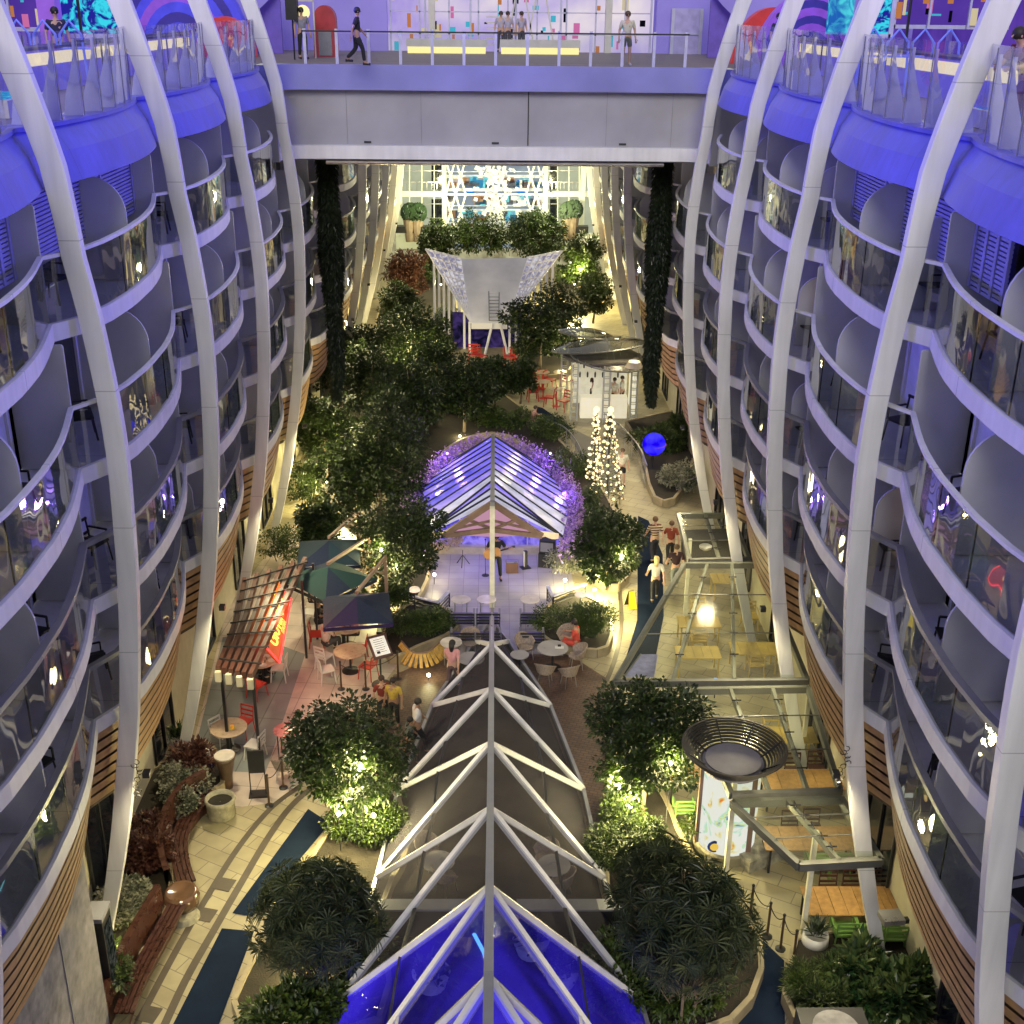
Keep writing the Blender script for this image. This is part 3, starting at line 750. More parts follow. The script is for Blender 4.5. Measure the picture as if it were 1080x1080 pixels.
for s,(cx,cy) in ((-1,(449,263)),(1,(593,265))):
    c=GY(cx,cy,77.5); b=B0[0 if s<0 else 1]; tp=T0[0 if s<0 else 1]
    q=MB(); q.tri(U(b),U(c),U(tp)) if s<0 else q.tri(U(b),U(tp),U(c)); w_=q.build('wing_glazing',GRIDG,wc)
    g2=MB()
    for k in range(1,8):
        t_=k/8; g2.bar(U(b).lerp(U(c),t_)+Vector((0,0,.04)),U(b).lerp(U(tp),t_)+Vector((0,0,.04)),.07,.07)
    for k in range(0,6):
        t_=k/5; g2.bar(U(b)+Vector((0,0,.04)),(U(c).lerp(U(tp),t_))+Vector((0,0,.04)),.09 if k in (0,5) else .05,.07)
    g2.bar(U(c),U(tp),.12,.12); g2.build('wing_frame',WC,wc)
    # louvred side wall standing under the wing
    for k in range(8):
        a=b.lerp(c,.05+.115*k); zt=a.z-.15
        MB().box((a.x*.97,a.y-70,zt/2),(.14,.22,zt)).build('side_pier',WC,wc)
q=MB()
for dx in (-.55,.55): q.bar((dx*.45+.1,.2,1.9),(dx*1.3+.1,-.35,0),.11,.11)
q.build('splayed_legs',WC,wc)
inn=MB(); a=GY(500,380,72); b=GY(540,380,72); inn.quad((a.x-1.3,2,0),(b.x+.6,2,0),(b.x+.6,2,2.2),(a.x-1.3,2,2.2)); inn.build('dark_glazing',lit('wing_inner',(.01,.01,.03),(.10,.06,.25),.5,1.5,1),wc)
# ---------------------------------------------------------------- atrium facade
af=empty('atrium_facade',(0,95,0),0,'glowing glazed facade closing the far end, with white lattice frame and blue screens','building')
O4=Vector((0,-95,0))
def q4(px0,py0,px1,py1,Y=95): return [GY(px0,py1,Y)+O4,GY(px1,py1,Y)+O4,GY(px1,py0,Y)+O4,GY(px0,py0,Y)+O4]
INT1=lit('interior_glow',(.50,.53,.36),(.66,.70,.48),.8,.8,.3,(.3,.7))
INT2=lit('interior_atrium',(.26,.33,.42),(.50,.58,.62),.7,.5,.3,(.3,.7))
MB().quad(*q4(418,168,470,244,96.5)).build('interior',INT1,af); MB().quad(*q4(575,168,625,248,96.5)).build('interior',INT1,af)
MB().quad(*q4(470,165,576,262,96.5)).build('interior',INT2,af)
for x0,y0,x1,y1 in ((491,190,500,206),(545,190,553,206)): MB().quad(*q4(x0,y0,x1,y1,96.2)).build('blue_screen',emis('screen_blue',(.02,.25,.9),1.0),af)
for x0,x1 in ((455,466),(580,588)):
    MB().quad(*q4(x0,172,x1,200,96.3)).build('dark_door',DARKGL,af); MB().quad(*q4(x0,210,x1,240,96.3)).build('dark_door',DARKGL,af)
FL=pbr('facade_white_glow',(.62,.62,.48),.5,emit=(.75,.78,.42),es=.5)  # emission puts the yellow-green interior glow into the facade paint
def hb(x0,x1,y0,y1,Y=95,nm='floor_band'):
    a=q4(x0,y0,x1,y1,Y); c=(a[0]+a[2])/2; MB().box(c,(abs(a[1].x-a[0].x),.3,abs(a[2].z-a[0].z))).build(nm,FL,af)
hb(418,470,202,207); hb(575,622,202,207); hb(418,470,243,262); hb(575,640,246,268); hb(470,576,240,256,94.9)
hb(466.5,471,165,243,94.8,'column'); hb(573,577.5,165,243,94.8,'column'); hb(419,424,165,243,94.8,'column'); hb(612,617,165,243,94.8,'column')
lat=MB()
for k in range(6):
    x=470+k*21.2
    for (xa,ya,xb,yb_) in ((x,168,x+10.6,205),(x+10.6,168,x,205),(x,205,x+10.6,242),(x+10.6,205,x,242),(x+10.6,168,x+21.2,205),(x+21.2,168,x+10.6,205),(x+10.6,205,x+21.2,242),(x+21.2,205,x+10.6,242)):
        if k%2==0 and xb<=577 and xa<=577: lat.bar(GY(xa,ya,94.6)+O4,GY(xb,yb_,94.6)+O4,.13,.13)
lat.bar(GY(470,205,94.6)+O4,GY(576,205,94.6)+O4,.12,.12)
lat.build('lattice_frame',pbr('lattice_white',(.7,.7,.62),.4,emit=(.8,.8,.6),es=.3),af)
mu=MB()
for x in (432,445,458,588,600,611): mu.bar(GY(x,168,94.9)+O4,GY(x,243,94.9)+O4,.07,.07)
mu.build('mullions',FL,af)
MB().box((0,.8,18.6),(16,3,4.2)).build('parapet',WALLG,af)
MB().quad((-9,1.9,0),(9,1.9,0),(9,1.9,3),(-9,1.9,3)).build('shop_front',lit('shopfront',(.35,.30,.15),(.9,.85,.5),.6,.5,.5),af)
# flower-like white sculpture hanging in the atrium
rnd=random.Random(9); q=MB()
for k in range(150):
    px=522+rnd.gauss(0,9); py=rnd.uniform(175,240); c=GY(px,py,95.6)+O4; r_=rnd.uniform(.08,.22)
    an=rnd.uniform(0,6.3); q.quad(c+Vector((-r_,0,-r_*.4)),c+Vector((r_*.6,-.1,-r_)),c+Vector((r_,0,r_*.5)),c+Vector((-r_*.4,-.1,r_)))
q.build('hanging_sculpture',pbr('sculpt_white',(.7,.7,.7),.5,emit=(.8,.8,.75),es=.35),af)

# atrium interior: galleries with rails, doors, furniture and hanging displays
rnd=random.Random(21)
gal=MB()
for y in (186,200,222,236):
    gal.bar(GY(470,y,96.1)+O4,GY(576,y,96.1)+O4,.2,.22)
for y in (181,217,231): gal.bar(GY(470,y,96.0)+O4,GY(576,y,96.0)+O4,.05,.06)
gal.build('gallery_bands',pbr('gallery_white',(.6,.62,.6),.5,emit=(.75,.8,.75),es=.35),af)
for nm,cols in (('dark_display',(.03,.04,.07)),('pale_display',(.8,.8,.7)),('brown_display',(.25,.14,.08)),('teal_display',(.08,.35,.5))):
    q=MB()
    for k in range(34):
        px=rnd.uniform(472,574); py=rnd.choice((190,194,209,213,226,230,239)); a=GY(px,py,95.9)+O4; q.box(a,(rnd.uniform(.15,.9),.1,rnd.uniform(.15,.7)))
    tag(q.build(nm,pbr(nm,cols,.5,emit=cols,es=.5),af),kind='stuff')
for (x0,x1) in ((424,466),(578,612)):
    q=MB()
    for y in (180,192,215,230): q.bar(GY(x0,y,96.2)+O4,GY(x1,y,96.2)+O4,.06,.07)
    for k in range(8): q.bar(GY(x0+(x1-x0)*k/8,192,96.2)+O4,GY(x0+(x1-x0)*k/8,201,96.2)+O4,.05,.05)
    q.build('gallery_rail',STEEL,af)
for px,py in ((432,241),(440,241),(598,240),(604,238)):
    p=GY(px,py,93.8); o=empty('tall_planter',(p.x,p.y,p.z-1.0),0,{432:'tall planter on the far left balcony, outer',440:'tall planter on the far left balcony, inner',598:'tall planter on the far right balcony, inner',604:'tall planter on the far right balcony, outer'}[px],'planter')
    MB().lathe([(.32,0),(.5,1.7),(.45,1.7)],n=12).build('pot',pbr('pot_taupe',(.35,.27,.2),.5),o)
    m=MB()
    for k in range(350): d=rdir(rnd); m.quad(Vector((0,0,2.1))+d*.7,Vector((.1,0,2.15))+d*.7,Vector((.1,.08,2.3))+d*.7,Vector((0,.08,2.25))+d*.7)
    m.build('ball_shrub',LFX,o)

hp=empty('hedge_trough',(GY(440,243,93.9).x,93.9,GY(440,243,93.9).z),0,'dark hedge trough along the far left balcony','planter'); q=MB(); q.box((0,0,.1),(3.4,.8,.5)); q.build('trough',DARKM,hp)
hp=empty('hedge_trough',(GY(597,243,93.9).x,93.9,GY(597,243,93.9).z),0,'dark hedge trough along the far right balcony','planter'); q=MB(); q.box((0,0,.1),(3.4,.8,.5)); q.build('trough',DARKM,hp)
# ---------------------------------------------------------------- foliage
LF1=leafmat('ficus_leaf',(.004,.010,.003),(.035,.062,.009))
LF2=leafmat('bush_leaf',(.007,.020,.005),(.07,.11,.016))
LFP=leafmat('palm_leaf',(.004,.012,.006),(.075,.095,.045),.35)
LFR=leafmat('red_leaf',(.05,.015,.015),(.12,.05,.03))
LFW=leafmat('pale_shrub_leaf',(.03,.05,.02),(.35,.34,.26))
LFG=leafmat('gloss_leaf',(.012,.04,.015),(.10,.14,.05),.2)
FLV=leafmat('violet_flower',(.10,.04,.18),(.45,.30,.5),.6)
FLP=leafmat('cream_flower',(.35,.25,.16),(.62,.52,.36),.6)
BARK=pbr('bark',(.16,.12,.08),.85,var=.3,bump=.5,bscale=18)
def rdir(rnd):
    while 1:
        v=Vector((rnd.uniform(-1,1),rnd.uniform(-1,1),rnd.uniform(-1,1)))
        if .05<v.length<1: return v.normalized()
def leaf(mb,c,d,nrm,L,W):
    # folded leaf: two faces on a midrib
    d=d.normalized(); w=d.cross(nrm)
    if w.length<.05: w=d.cross(Vector((.3,.5,.8)))
    w.normalize(); n_=w.cross(d)
    tip=c+d*L; m1=c+d*L*.5+w*W+n_*W*.35; m2=c+d*L*.5-w*W+n_*W*.35
    mb.add([c,m1,tip,m2],[(0,1,2),(0,2,3)])
def crown(mb,rnd,blobs,count,L,W,flat=.5):
    # blobs: (centre, (rx,ry,rz)); leaves grow on twiggy shells, dense and sparse clumps
    tot=sum(b[1][0]*b[1][1]+b[1][0]*b[1][2] for b in blobs)
    for c,r_ in blobs:
        k=int(count*(r_[0]*r_[1]+r_[0]*r_[2])/tot)
        ncl=max(6,k//22); 
        for q in range(ncl):
            dd=rdir(rnd); rad=rnd.uniform(.55,1.0)
            cc=Vector(c)+Vector((dd.x*r_[0],dd.y*r_[1],dd.z*r_[2]))*rad
            cr_=rnd.uniform(.10,.22)*r_[0]+.08
            for j in range(k//ncl):
                e=rdir(rnd); p=cc+e*cr_*rnd.random()**.5
                ld=(e*.8+dd*.5+Vector((0,0,-.25))+rdir(rnd)*.4)
                leaf(mb,p,ld,Vector((0,0,1))+rdir(rnd)*.5,L*rnd.uniform(.7,1.25),W*rnd.uniform(.7,1.2))
def make_tree(seed,h,r,leaves,L=.13,W=.035,mat=None,squash=.8,trunks=1,blobn=7):
    rnd=random.Random(seed)
    root=empty('tree',(0,0,0))
    mb=MB(); blobs=[]
    zc=h-r*squash
    leaves=int(leaves*1.5); L*=1.15; W*=1.3
    for k in range(blobn):      # lower skirt of foliage
        an=2*PI*k/blobn+rnd.uniform(-.4,.4); rr=r*rnd.uniform(.3,.6); br_=r*rnd.uniform(.30,.45)
        blobs.append((Vector((rr*math.cos(an),rr*math.sin(an),max(.55,zc-r*squash*rnd.uniform(.6,1.0)))),(br_,br_,br_*squash)))
    for k in range(blobn):
        an=2*PI*k/blobn+rnd.uniform(-.4,.4); rr=r*rnd.uniform(.35,.68); br_=r*rnd.uniform(.36,.55)
        blobs.append((Vector((rr*math.cos(an),rr*math.sin(an),zc+rnd.uniform(-.45,.35)*r*squash)),(br_,br_,br_*squash)))
    blobs.append((Vector((0,0,zc+r*squash*.45)),(r*.5,r*.5,r*.45*squash)))
    blobs.append((Vector((0,0,zc)),(r*.55,r*.55,r*.5*squash)))
    tk=MB()
    for t_ in range(trunks):
        bx=rnd.uniform(-.15,.15)*trunks; by=rnd.uniform(-.15,.15)*trunks
        top=Vector((bx*.5,by*.5,zc-.1*r))
        tk.tube([(bx,by,0),(bx*1.1+.04,by,h*.2),(bx*.8-.03,by*.9,h*.4),top],[.09*h/4,.07*h/4,.06*h/4,.045*h/4],8)
        for c,_ in blobs[t_::trunks]:
            m_=top.lerp(c,.5)+Vector((0,0,-.12)); tk.tube([top-Vector((0,0,.35*r)),m_,c],[.035,.025,.01],5)
    tk.build('trunk',BARK,root,True)
    crown(mb,rnd,blobs,leaves,L,W)
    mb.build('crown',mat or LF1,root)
    return root
def fan_palm(seed,n,r,h,mat=None):
    # clump of fan palms: every stem carries fans of narrow blades
    rnd=random.Random(seed); root=empty('fan_palm',(0,0,0)); mb=MB(); st=MB()
    for k in range(n):
        dd=rdir(rnd); dd.z=abs(dd.z)*.9+.02 if rnd.random()<.8 else -abs(dd.z)*.35; dd.normalize()
        c=Vector((dd.x*r,dd.y*r,h-r*.85+dd.z*r*.85))*1.0
        q_=rnd.uniform(.55,1.08); c=Vector((c.x*q_,c.y*q_,c.z*rnd.uniform(.85,1.05)))
        base=Vector((c.x*.25,c.y*.25,max(.3,c.z-r*.9)))
        st.tube([base,(base+c)/2+Vector((0,0,.1)),c],[.014,.01,.006],4,False)
        out=((c-Vector((0,0,h-r*.85))).normalized()+Vector((0,-.2,.15))).normalized(); side=out.cross(Vector((0,0,1)))
        if side.length<.05: side=Vector((1,0,0))
        side.normalize(); up=side.cross(out)
        ja=rnd.uniform(-.8,.8); bl=rnd.uniform(.24,.42); m_=rnd.randint(11,16)
        for j in range(m_):
            a=(j/(m_-1)-.5)*PI*1.7+ja
            d=(up*math.cos(a)+side*math.sin(a)+out*.30).normalized(); w=(-up*math.sin(a)+side*math.cos(a))*.017
            droop=Vector((0,0,-.03-.06*rnd.random()))
            m1=c+d*bl*.55; tip=c+d*bl+droop
            mb.add([c,m1+w,tip,m1-w],[(0,1,2),(0,2,3)])
    for k in range(7):
        a=rnd.uniform(0,6.28); st.tube([(.25*math.cos(a),.25*math.sin(a),0),(.35*math.cos(a),.35*math.sin(a),h*.6)],[.035,.02],6)
    st.build('stem',BARK,root); mb.build('crown',mat or LFP,root); return root
def make_bush(seed,rx,ry,h,leaves,L=.08,W=.025,mat=None,name='shrub',mound=True):
    rnd=random.Random(seed); root=empty(name,(0,0,0)); mb=MB()
    blobs=[]
    rx*=1.3; ry*=1.25; leaves=int(leaves*1.5); L*=1.15; W*=1.2; m_=max(5,int(rx*ry*3.2))
    for k in range(m_):
        a=rnd.uniform(0,6.28); q=rnd.random()**.5*.7; b=min(h*.6,.5)*rnd.uniform(.75,1.1)
        blobs.append((Vector((rx*q*math.cos(a),ry*q*math.sin(a),h*rnd.uniform(.45,.62))),(max(rx*.4,b),max(ry*.4,b),h*.42)))
    st=MB()
    for c,_ in blobs: st.tube([(c.x*.6,c.y*.6,0),(c.x,c.y,c.z)],[.02,.008],4)
    st.build('stem',BARK,root)
    crown(mb,rnd,blobs,leaves,L,W); mb.build('foliage',mat or LF2,root); return root
# ground uplights among the plants (most show in the photograph as white-yellow glares)
UPY=(1.0,.86,.38)
def uplight(px,py,z,e,label,Y=None,col=UPY,rad=.06):
    p=G(px,py,z) if Y is None else GY(px,py,Y)
    o=empty('garden_spotlight',(p.x,p.y,0),0,label,'spotlight','white garden spotlights among the plants')
    MB().tube([(0,0,0),(0,0,max(.05,p.z-.08))],.012,5).build('stake',DARKM,o)
    MB().ball((0,0,p.z),rad,10,6).build('bulb',emis('bulb_white',(1,.95,.7),14),o)
    d=bpy.data.lights.new('lamp','POINT'); d.energy=e*(7.0 if Y else 4.0); d.color=col; d.shadow_soft_size=.25
    l=bpy.data.objects.new('lamp',d); COL.objects.link(l); l.location=(0,-.0,p.z+.18); l.parent=o
    return o
def base_at(px,py): p=G(px,py,.25); return (p.x,p.y,.2)
def put_tree(o,px,py,label,cat='tree',name=None,group=None,rz=0,sc=1):
    o.location=base_at(px,py); o.rotation_euler=(0,0,rz); o.scale=(sc,)*3
    if name: o.name=name
    tag(o,label,cat,group); return o
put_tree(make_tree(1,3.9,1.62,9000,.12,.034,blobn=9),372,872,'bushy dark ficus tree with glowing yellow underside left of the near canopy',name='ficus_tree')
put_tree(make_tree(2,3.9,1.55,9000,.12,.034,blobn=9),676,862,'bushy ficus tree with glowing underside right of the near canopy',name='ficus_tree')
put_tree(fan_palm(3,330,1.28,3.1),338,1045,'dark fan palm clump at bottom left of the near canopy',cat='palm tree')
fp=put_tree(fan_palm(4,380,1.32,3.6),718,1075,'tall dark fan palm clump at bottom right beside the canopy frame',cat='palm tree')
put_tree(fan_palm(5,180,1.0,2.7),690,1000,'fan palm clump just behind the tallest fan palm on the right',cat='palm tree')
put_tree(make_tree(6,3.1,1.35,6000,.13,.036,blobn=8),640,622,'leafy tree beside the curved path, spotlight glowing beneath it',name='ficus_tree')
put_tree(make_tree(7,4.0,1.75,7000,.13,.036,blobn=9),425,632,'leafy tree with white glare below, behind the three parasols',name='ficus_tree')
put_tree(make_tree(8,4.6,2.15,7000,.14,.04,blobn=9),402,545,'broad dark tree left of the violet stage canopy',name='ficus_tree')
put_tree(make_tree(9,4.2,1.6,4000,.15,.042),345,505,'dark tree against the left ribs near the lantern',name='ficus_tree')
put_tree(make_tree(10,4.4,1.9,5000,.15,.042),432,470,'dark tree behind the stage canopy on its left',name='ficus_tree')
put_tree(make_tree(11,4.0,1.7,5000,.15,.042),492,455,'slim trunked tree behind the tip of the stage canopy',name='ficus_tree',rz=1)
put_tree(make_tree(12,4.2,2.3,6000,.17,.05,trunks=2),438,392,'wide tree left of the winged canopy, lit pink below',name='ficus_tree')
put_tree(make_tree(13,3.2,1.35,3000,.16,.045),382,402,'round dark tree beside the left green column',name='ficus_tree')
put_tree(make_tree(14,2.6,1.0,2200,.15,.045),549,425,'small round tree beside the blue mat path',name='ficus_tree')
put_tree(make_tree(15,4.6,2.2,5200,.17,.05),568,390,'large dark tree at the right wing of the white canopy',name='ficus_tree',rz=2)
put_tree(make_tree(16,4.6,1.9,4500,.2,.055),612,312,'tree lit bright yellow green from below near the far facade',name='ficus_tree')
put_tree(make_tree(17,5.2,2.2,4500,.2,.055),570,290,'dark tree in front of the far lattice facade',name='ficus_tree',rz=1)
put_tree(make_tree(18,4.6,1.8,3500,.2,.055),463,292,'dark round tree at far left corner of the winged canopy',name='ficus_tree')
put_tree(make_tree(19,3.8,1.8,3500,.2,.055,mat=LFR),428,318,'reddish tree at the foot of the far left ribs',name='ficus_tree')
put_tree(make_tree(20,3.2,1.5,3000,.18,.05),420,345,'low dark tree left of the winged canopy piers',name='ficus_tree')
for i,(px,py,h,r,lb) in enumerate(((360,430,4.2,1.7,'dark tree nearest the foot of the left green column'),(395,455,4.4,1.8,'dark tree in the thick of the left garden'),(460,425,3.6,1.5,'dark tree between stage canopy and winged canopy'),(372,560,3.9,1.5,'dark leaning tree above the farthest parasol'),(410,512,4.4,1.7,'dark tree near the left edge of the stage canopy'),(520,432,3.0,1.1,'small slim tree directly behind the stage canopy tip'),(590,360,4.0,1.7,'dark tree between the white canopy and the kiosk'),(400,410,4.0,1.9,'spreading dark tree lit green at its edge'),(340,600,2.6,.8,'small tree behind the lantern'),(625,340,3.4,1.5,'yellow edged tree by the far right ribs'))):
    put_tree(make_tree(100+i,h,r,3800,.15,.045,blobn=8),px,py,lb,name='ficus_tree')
# shrubs and hedges
def bush(seed,px,py,rx,ry,h,nl,label,mat=None,L=.08,W=.025,name='shrub',cat='shrub'):
    o=make_bush(seed,rx,ry,h,nl,L,W,mat,name); o.location=base_at(px,py); tag(o,label,cat); return o
bush(31,443,668,1.15,.7,.8,6000,'clipped green hedge mound left of the stage armchairs',name='hedge',cat='hedge',L=.06,W=.02)
bush(32,605,665,1.15,.75,.95,6000,'clipped green hedge mound right of the stage armchairs',name='hedge',cat='hedge',L=.06,W=.02)
bush(33,340,575,.8,.8,1.0,1500,'dark shrub behind the topmost parasol')
bush(34,300,590,.7,.9,1.3,1800,'leafy shrub at the foot of the left rib by the pergola')
bush(35,350,470,1.6,1.4,1.6,4000,'dark undergrowth mass under the left trees',L=.12,W=.035)
bush(36,330,530,.9,1.2,1.5,2500,'undergrowth beside the bright garden glare at left',L=.1,W=.03)
bush(37,575,460,1.0,1.2,1.0,3000,'hedge curving behind the stage canopy on the right',name='hedge',cat='hedge')
bush(38,600,500,.9,1.5,1.0,3500,'hedge between stage canopy and light cones',name='hedge',cat='hedge')
bush(39,618,545,.8,1.3,1.0,3500,'hedge right of the stage canopy by the tree',name='hedge',cat='hedge')
bush(40,716,515,.6,1.1,1.1,3000,'white flecked shrub behind the curved path rail',LFW,.1,.03)
bush(41,722,462,.7,1.0,1.2,2500,'dark reeds around the blue glass ball',L=.3,W=.02)
bush(42,395,600,.7,.7,.9,1500,'pale flowering shrub under the parasol side tree',FLP)
bush(43,470,575,.5,.6,.7,1200,'flowering shrub at the left edge of the stage',FLP,.07,.03)
bush(44,600,605,.6,.6,.9,1500,'silvery shrub at the right edge of the stage',LFW)
bush(45,186,846,.6,.8,.75,4500,'pale speckled shrub behind the curved bench top end',LFW,.07,.03)
bush(46,150,905,.5,.9,.75,4500,'red leaved shrub behind the curved bench',LFR,.12,.035)
bush(47,142,965,.5,.8,.75,4500,'speckled shrub below the red leaved one',LFW,.07,.03)
bush(48,104,1040,.4,.6,.9,1800,'shrub with yellow light at the left rib foot',LF2,.12,.03)
bush(49,198,815,.45,.5,.8,1800,'dark red cordyline shrub beside the white pot',LFR,.16,.03)
bush(50,395,880,.9,1.0,.8,5000,'bright green hedge at the left edge of the near canopy',LF2,.07,.025)
bush(51,655,900,.8,1.3,1.1,6000,'bright green hedge at the right edge of the near canopy',LF2,.07,.025)
bush(52,300,1075,1.3,.9,.8,3500,'dark ground shrub under the left fan palm',L=.14,W=.04)
bush(53,375,1000,.8,1.6,.7,3000,'dark low shrub between left fan palm and canopy',L=.14,W=.04)
bush(54,690,1050,1.2,1.4,.8,4000,'dark low shrub below the right fan palms',L=.14,W=.04)
bush(55,860,1045,.45,.65,.55,2500,'soft green fern shrub at bottom right',LF2,.16,.012)
bush(56,905,1040,.7,.75,.6,1500,'broad glossy leaved shrub at bottom right',LFG,.26,.06)
bush(57,945,1050,.65,.8,.75,1500,'glossy leaved shrub against the bottom right wall',LFG,.26,.06)
bush(58,740,880,.5,.5,.6,1200,'green hedge beside the poster column',LF2)
for i_,(px_,py_,rx_,ry_,lb_) in enumerate(((455,428,1.3,1.0,'low dark shrub behind the stage canopy, left'),(498,440,1.3,.9,'low dark shrub at the very tip of the stage canopy'),(535,448,1.2,.9,'low dark shrub right of the stage canopy tip'),(480,405,1.5,1.2,'low dark shrub in front of the red chairs, left'),(520,412,1.4,1.0,'low dark shrub in front of the red chairs, right'),(420,450,1.4,1.2,'low dark shrub deep in the left garden'),(425,585,.9,.9,'low shrub at the left garden edge near the stage'),(400,640,.8,.6,'low shrub between parasols and stage bed'))):
    bush(70+i_,px_,py_,rx_,ry_,.8,2200,lb_,L=.12,W=.035)
bush(90,700,470,1.2,1.4,.9,2600,'dark low plants around the stem of the blue ball',L=.22,W=.03)
bush(59,465,345,1.0,1.0,1.4,1600,'shrub at the piers of the winged canopy',L=.14,W=.04)
bush(60,440,300,1.6,1.6,1.8,2500,'yellow green lit shrubs below far left ribs',LF2,.18,.05)
bush(61,505,285,2.0,1.2,3.3,3000,'dark planting on top edge of the winged canopy, left part',L=.2,W=.05).location.z=1.4
bush(62,540,285,2.0,1.2,3.3,3000,'dark planting on top edge of the winged canopy, right part',L=.2,W=.05).location.z=1.4
# violet flower border that wraps the stage canopy
fo=empty('flower_border',(0,39,0),0,'violet lit flower border wrapped around the stage canopy','flowers'); mb=MB(); m2=MB(); rnd=random.Random(77)
for k in range(7500):
    s=rnd.choice((-1,1)); t=rnd.random(); tt_=t
    x=lerp_tab(wtab,t)+rnd.uniform(-.15,.65); y=.3+13.2*t+rnd.gauss(0,.25)+ (0.6*t)
    z=ez(t)*rnd.uniform(.35,1.05)+rnd.uniform(-.1,.25)
    tgt=mb if x<lerp_tab(wtab,t)+.42 else m2
    leaf(tgt,Vector((axx+s*x,y,z)),rdir(rnd)+Vector((s*.3,0,.4)),rdir(rnd),rnd.uniform(.08,.17),.035)
mb.build('violet_blooms',leafmat('violet_bloom',(.12,.05,.35),(.55,.35,.85),.6),fo); m2.build('outer_blooms',FLV,fo)
# hanging green columns by the bridge
for s,px,lab in ((-1,347,'tall column of dark hanging greenery under the bridge at left'),(1,693,'tall column of dark hanging greenery under the bridge at right')):
    g=empty('green_column',(s*6.3,46.3,0),0,lab,'green wall'); rnd=random.Random(5+s); mb=MB()
    MB().lathe([(.03,5.2),(.12,6.5),(.2,9),(.24,14.4)],n=10).build('core',pbr('gc_core',(.012,.014,.01),.9),g)
    zb=4.8 if s<0 else 4.6
    for k in range(8000):
        z=zb+(14.2-zb)*rnd.random(); a=rnd.uniform(0,6.28); rr=.05+.25*min(1,max(0,(z-zb)/4.5))+.06*math.sin(z*1.3)+rnd.uniform(-.08,.08)
        p=Vector((rr*math.cos(a)+s*.35*max(0,1-z/6),rr*math.sin(a),z)); leaf(mb,p,Vector((math.cos(a),math.sin(a),-1.2))+rdir(rnd)*.4,Vector((0,0,1)),.22,.05)
    mb.build('hanging_foliage',leafmat('ivy',(.004,.009,.004),(.02,.032,.010)),g)
# uplights
for i,(px,py,z,e,lb) in enumerate((
 (380,812,24.0,60,'spotlight inside the left ficus tree'),(357,858,23.9,80,'spotlight at foot of the left ficus tree, left one'),(394,860,23.9,70,'spotlight at foot of the left ficus tree, right one'),
 (652,830,24.5,70,'spotlight glaring left of the right ficus tree'),(665,850,24.3,70,'spotlight under the right ficus tree'),(707,805,24.6,70,'spotlight between right ficus tree and poster column'),
 (402,580,37.0,60,'spotlight behind the parasols'),(458,606,.4,6,'spotlight beside the stage at left'),(627,622,37.8,80,'spotlight under the tree by the path'),(596,612,.4,25,'small spotlight right of the stage'),
 (366,505,46.5,200,'spotlight making the big glare at the left rib'),(344,508,.4,50,'spotlight beside the big glare at left'),(471,380,63,140,'spotlight left of the winged canopy'),(606,300,83,260,'spotlight in the yellow lit far tree'),(612,285,83.5,200,'upper spotlight in the yellow lit far tree'),
 (318,1030,.4,40,'spotlight under the left fan palm'),(343,1046,.4,30,'second spotlight under the left fan palm'),(122,1010,.4,30,'yellow spotlight at the left rib foot'),
 (395,640,37.2,50,'spotlight low in the tree behind the parasols'),(418,600,37.0,70,'spotlight among blossoms left of the stage'),(655,590,37.9,60,'spotlight in the crown of the path tree'),(335,470,.5,60,'spotlight deep in the left garden by the rib'),(450,400,.5,60,'spotlight lighting the mid garden trees'),(375,345,.6,60,'spotlight at the left green column'),(690,870,24.4,60,'added spotlight lighting the right ficus crown from its foot'),(374,838,24.0,60,'added spotlight lighting the left ficus skirt'),  # the right foot and left skirt lamps are added to widen the lit foliage
 (430,362,66,120,'spotlight in front of the wide left garden tree'),(412,398,60,70,'greenish spotlight in the left garden'),(375,500,46,60,'spotlight left of the dark garden trees'),(437,545,40,60,'spotlight between garden trees and stage'),(595,375,66,50,'spotlight in the dark tree right of the white canopy'),(560,275,84,120,'spotlight behind the right wing of the white canopy'),(465,300,80,120,'spotlight behind the left wing of the white canopy'),
 (485,460,.3,12,'tiny lamp behind the stage canopy'),(430,330,.5,60,'spotlight at foot of far left ribs'),(400,600,.4,30,'spotlight among pale flowers by the parasols'),(446,585,.3,10,'spotlight left of violet backdrop'),(452,712,.2,6,'spotlight under the yellow bench front'),(645,655,.3,60,'spotlight on the yellow path edge'))):
    uplight(px,py,z,e,lb) if z<5 else uplight(px,py,0,e,lb,Y=z)
# ---------------------------------------------------------------- people
def skin_mesh(verts, edges, radii, sub=1, root=0):
    me=bpy.data.meshes.new('tmp'); me.from_pydata(verts,edges,[]); o=bpy.data.objects.new('tmp',me); COL.objects.link(o)
    o.modifiers.new('skin','SKIN'); 
    sk=me.skin_vertices[0].data if me.skin_vertices else None
    if sk is None:
        bpy.context.view_layer.objects.active=o; bpy.ops.object.skin_root_mark
    for i,r_ in enumerate(radii): sk[i].radius=(r_,r_) if not isinstance(r_,tuple) else r_; sk[i].use_root=(i==root)
    sb=o.modifiers.new('sub','SUBSURF'); sb.levels=sub; sb.render_levels=sub
    dg=bpy.context.evaluated_depsgraph_get(); ev=o.evaluated_get(dg); m2=bpy.data.meshes.new_from_object(ev)
    vs=[tuple(v.co) for v in m2.vertices]; fs=[tuple(p.vertices) for p in m2.polygons]
    bpy.data.objects.remove(o); bpy.data.meshes.remove(me); bpy.data.meshes.remove(m2)
    return vs,fs
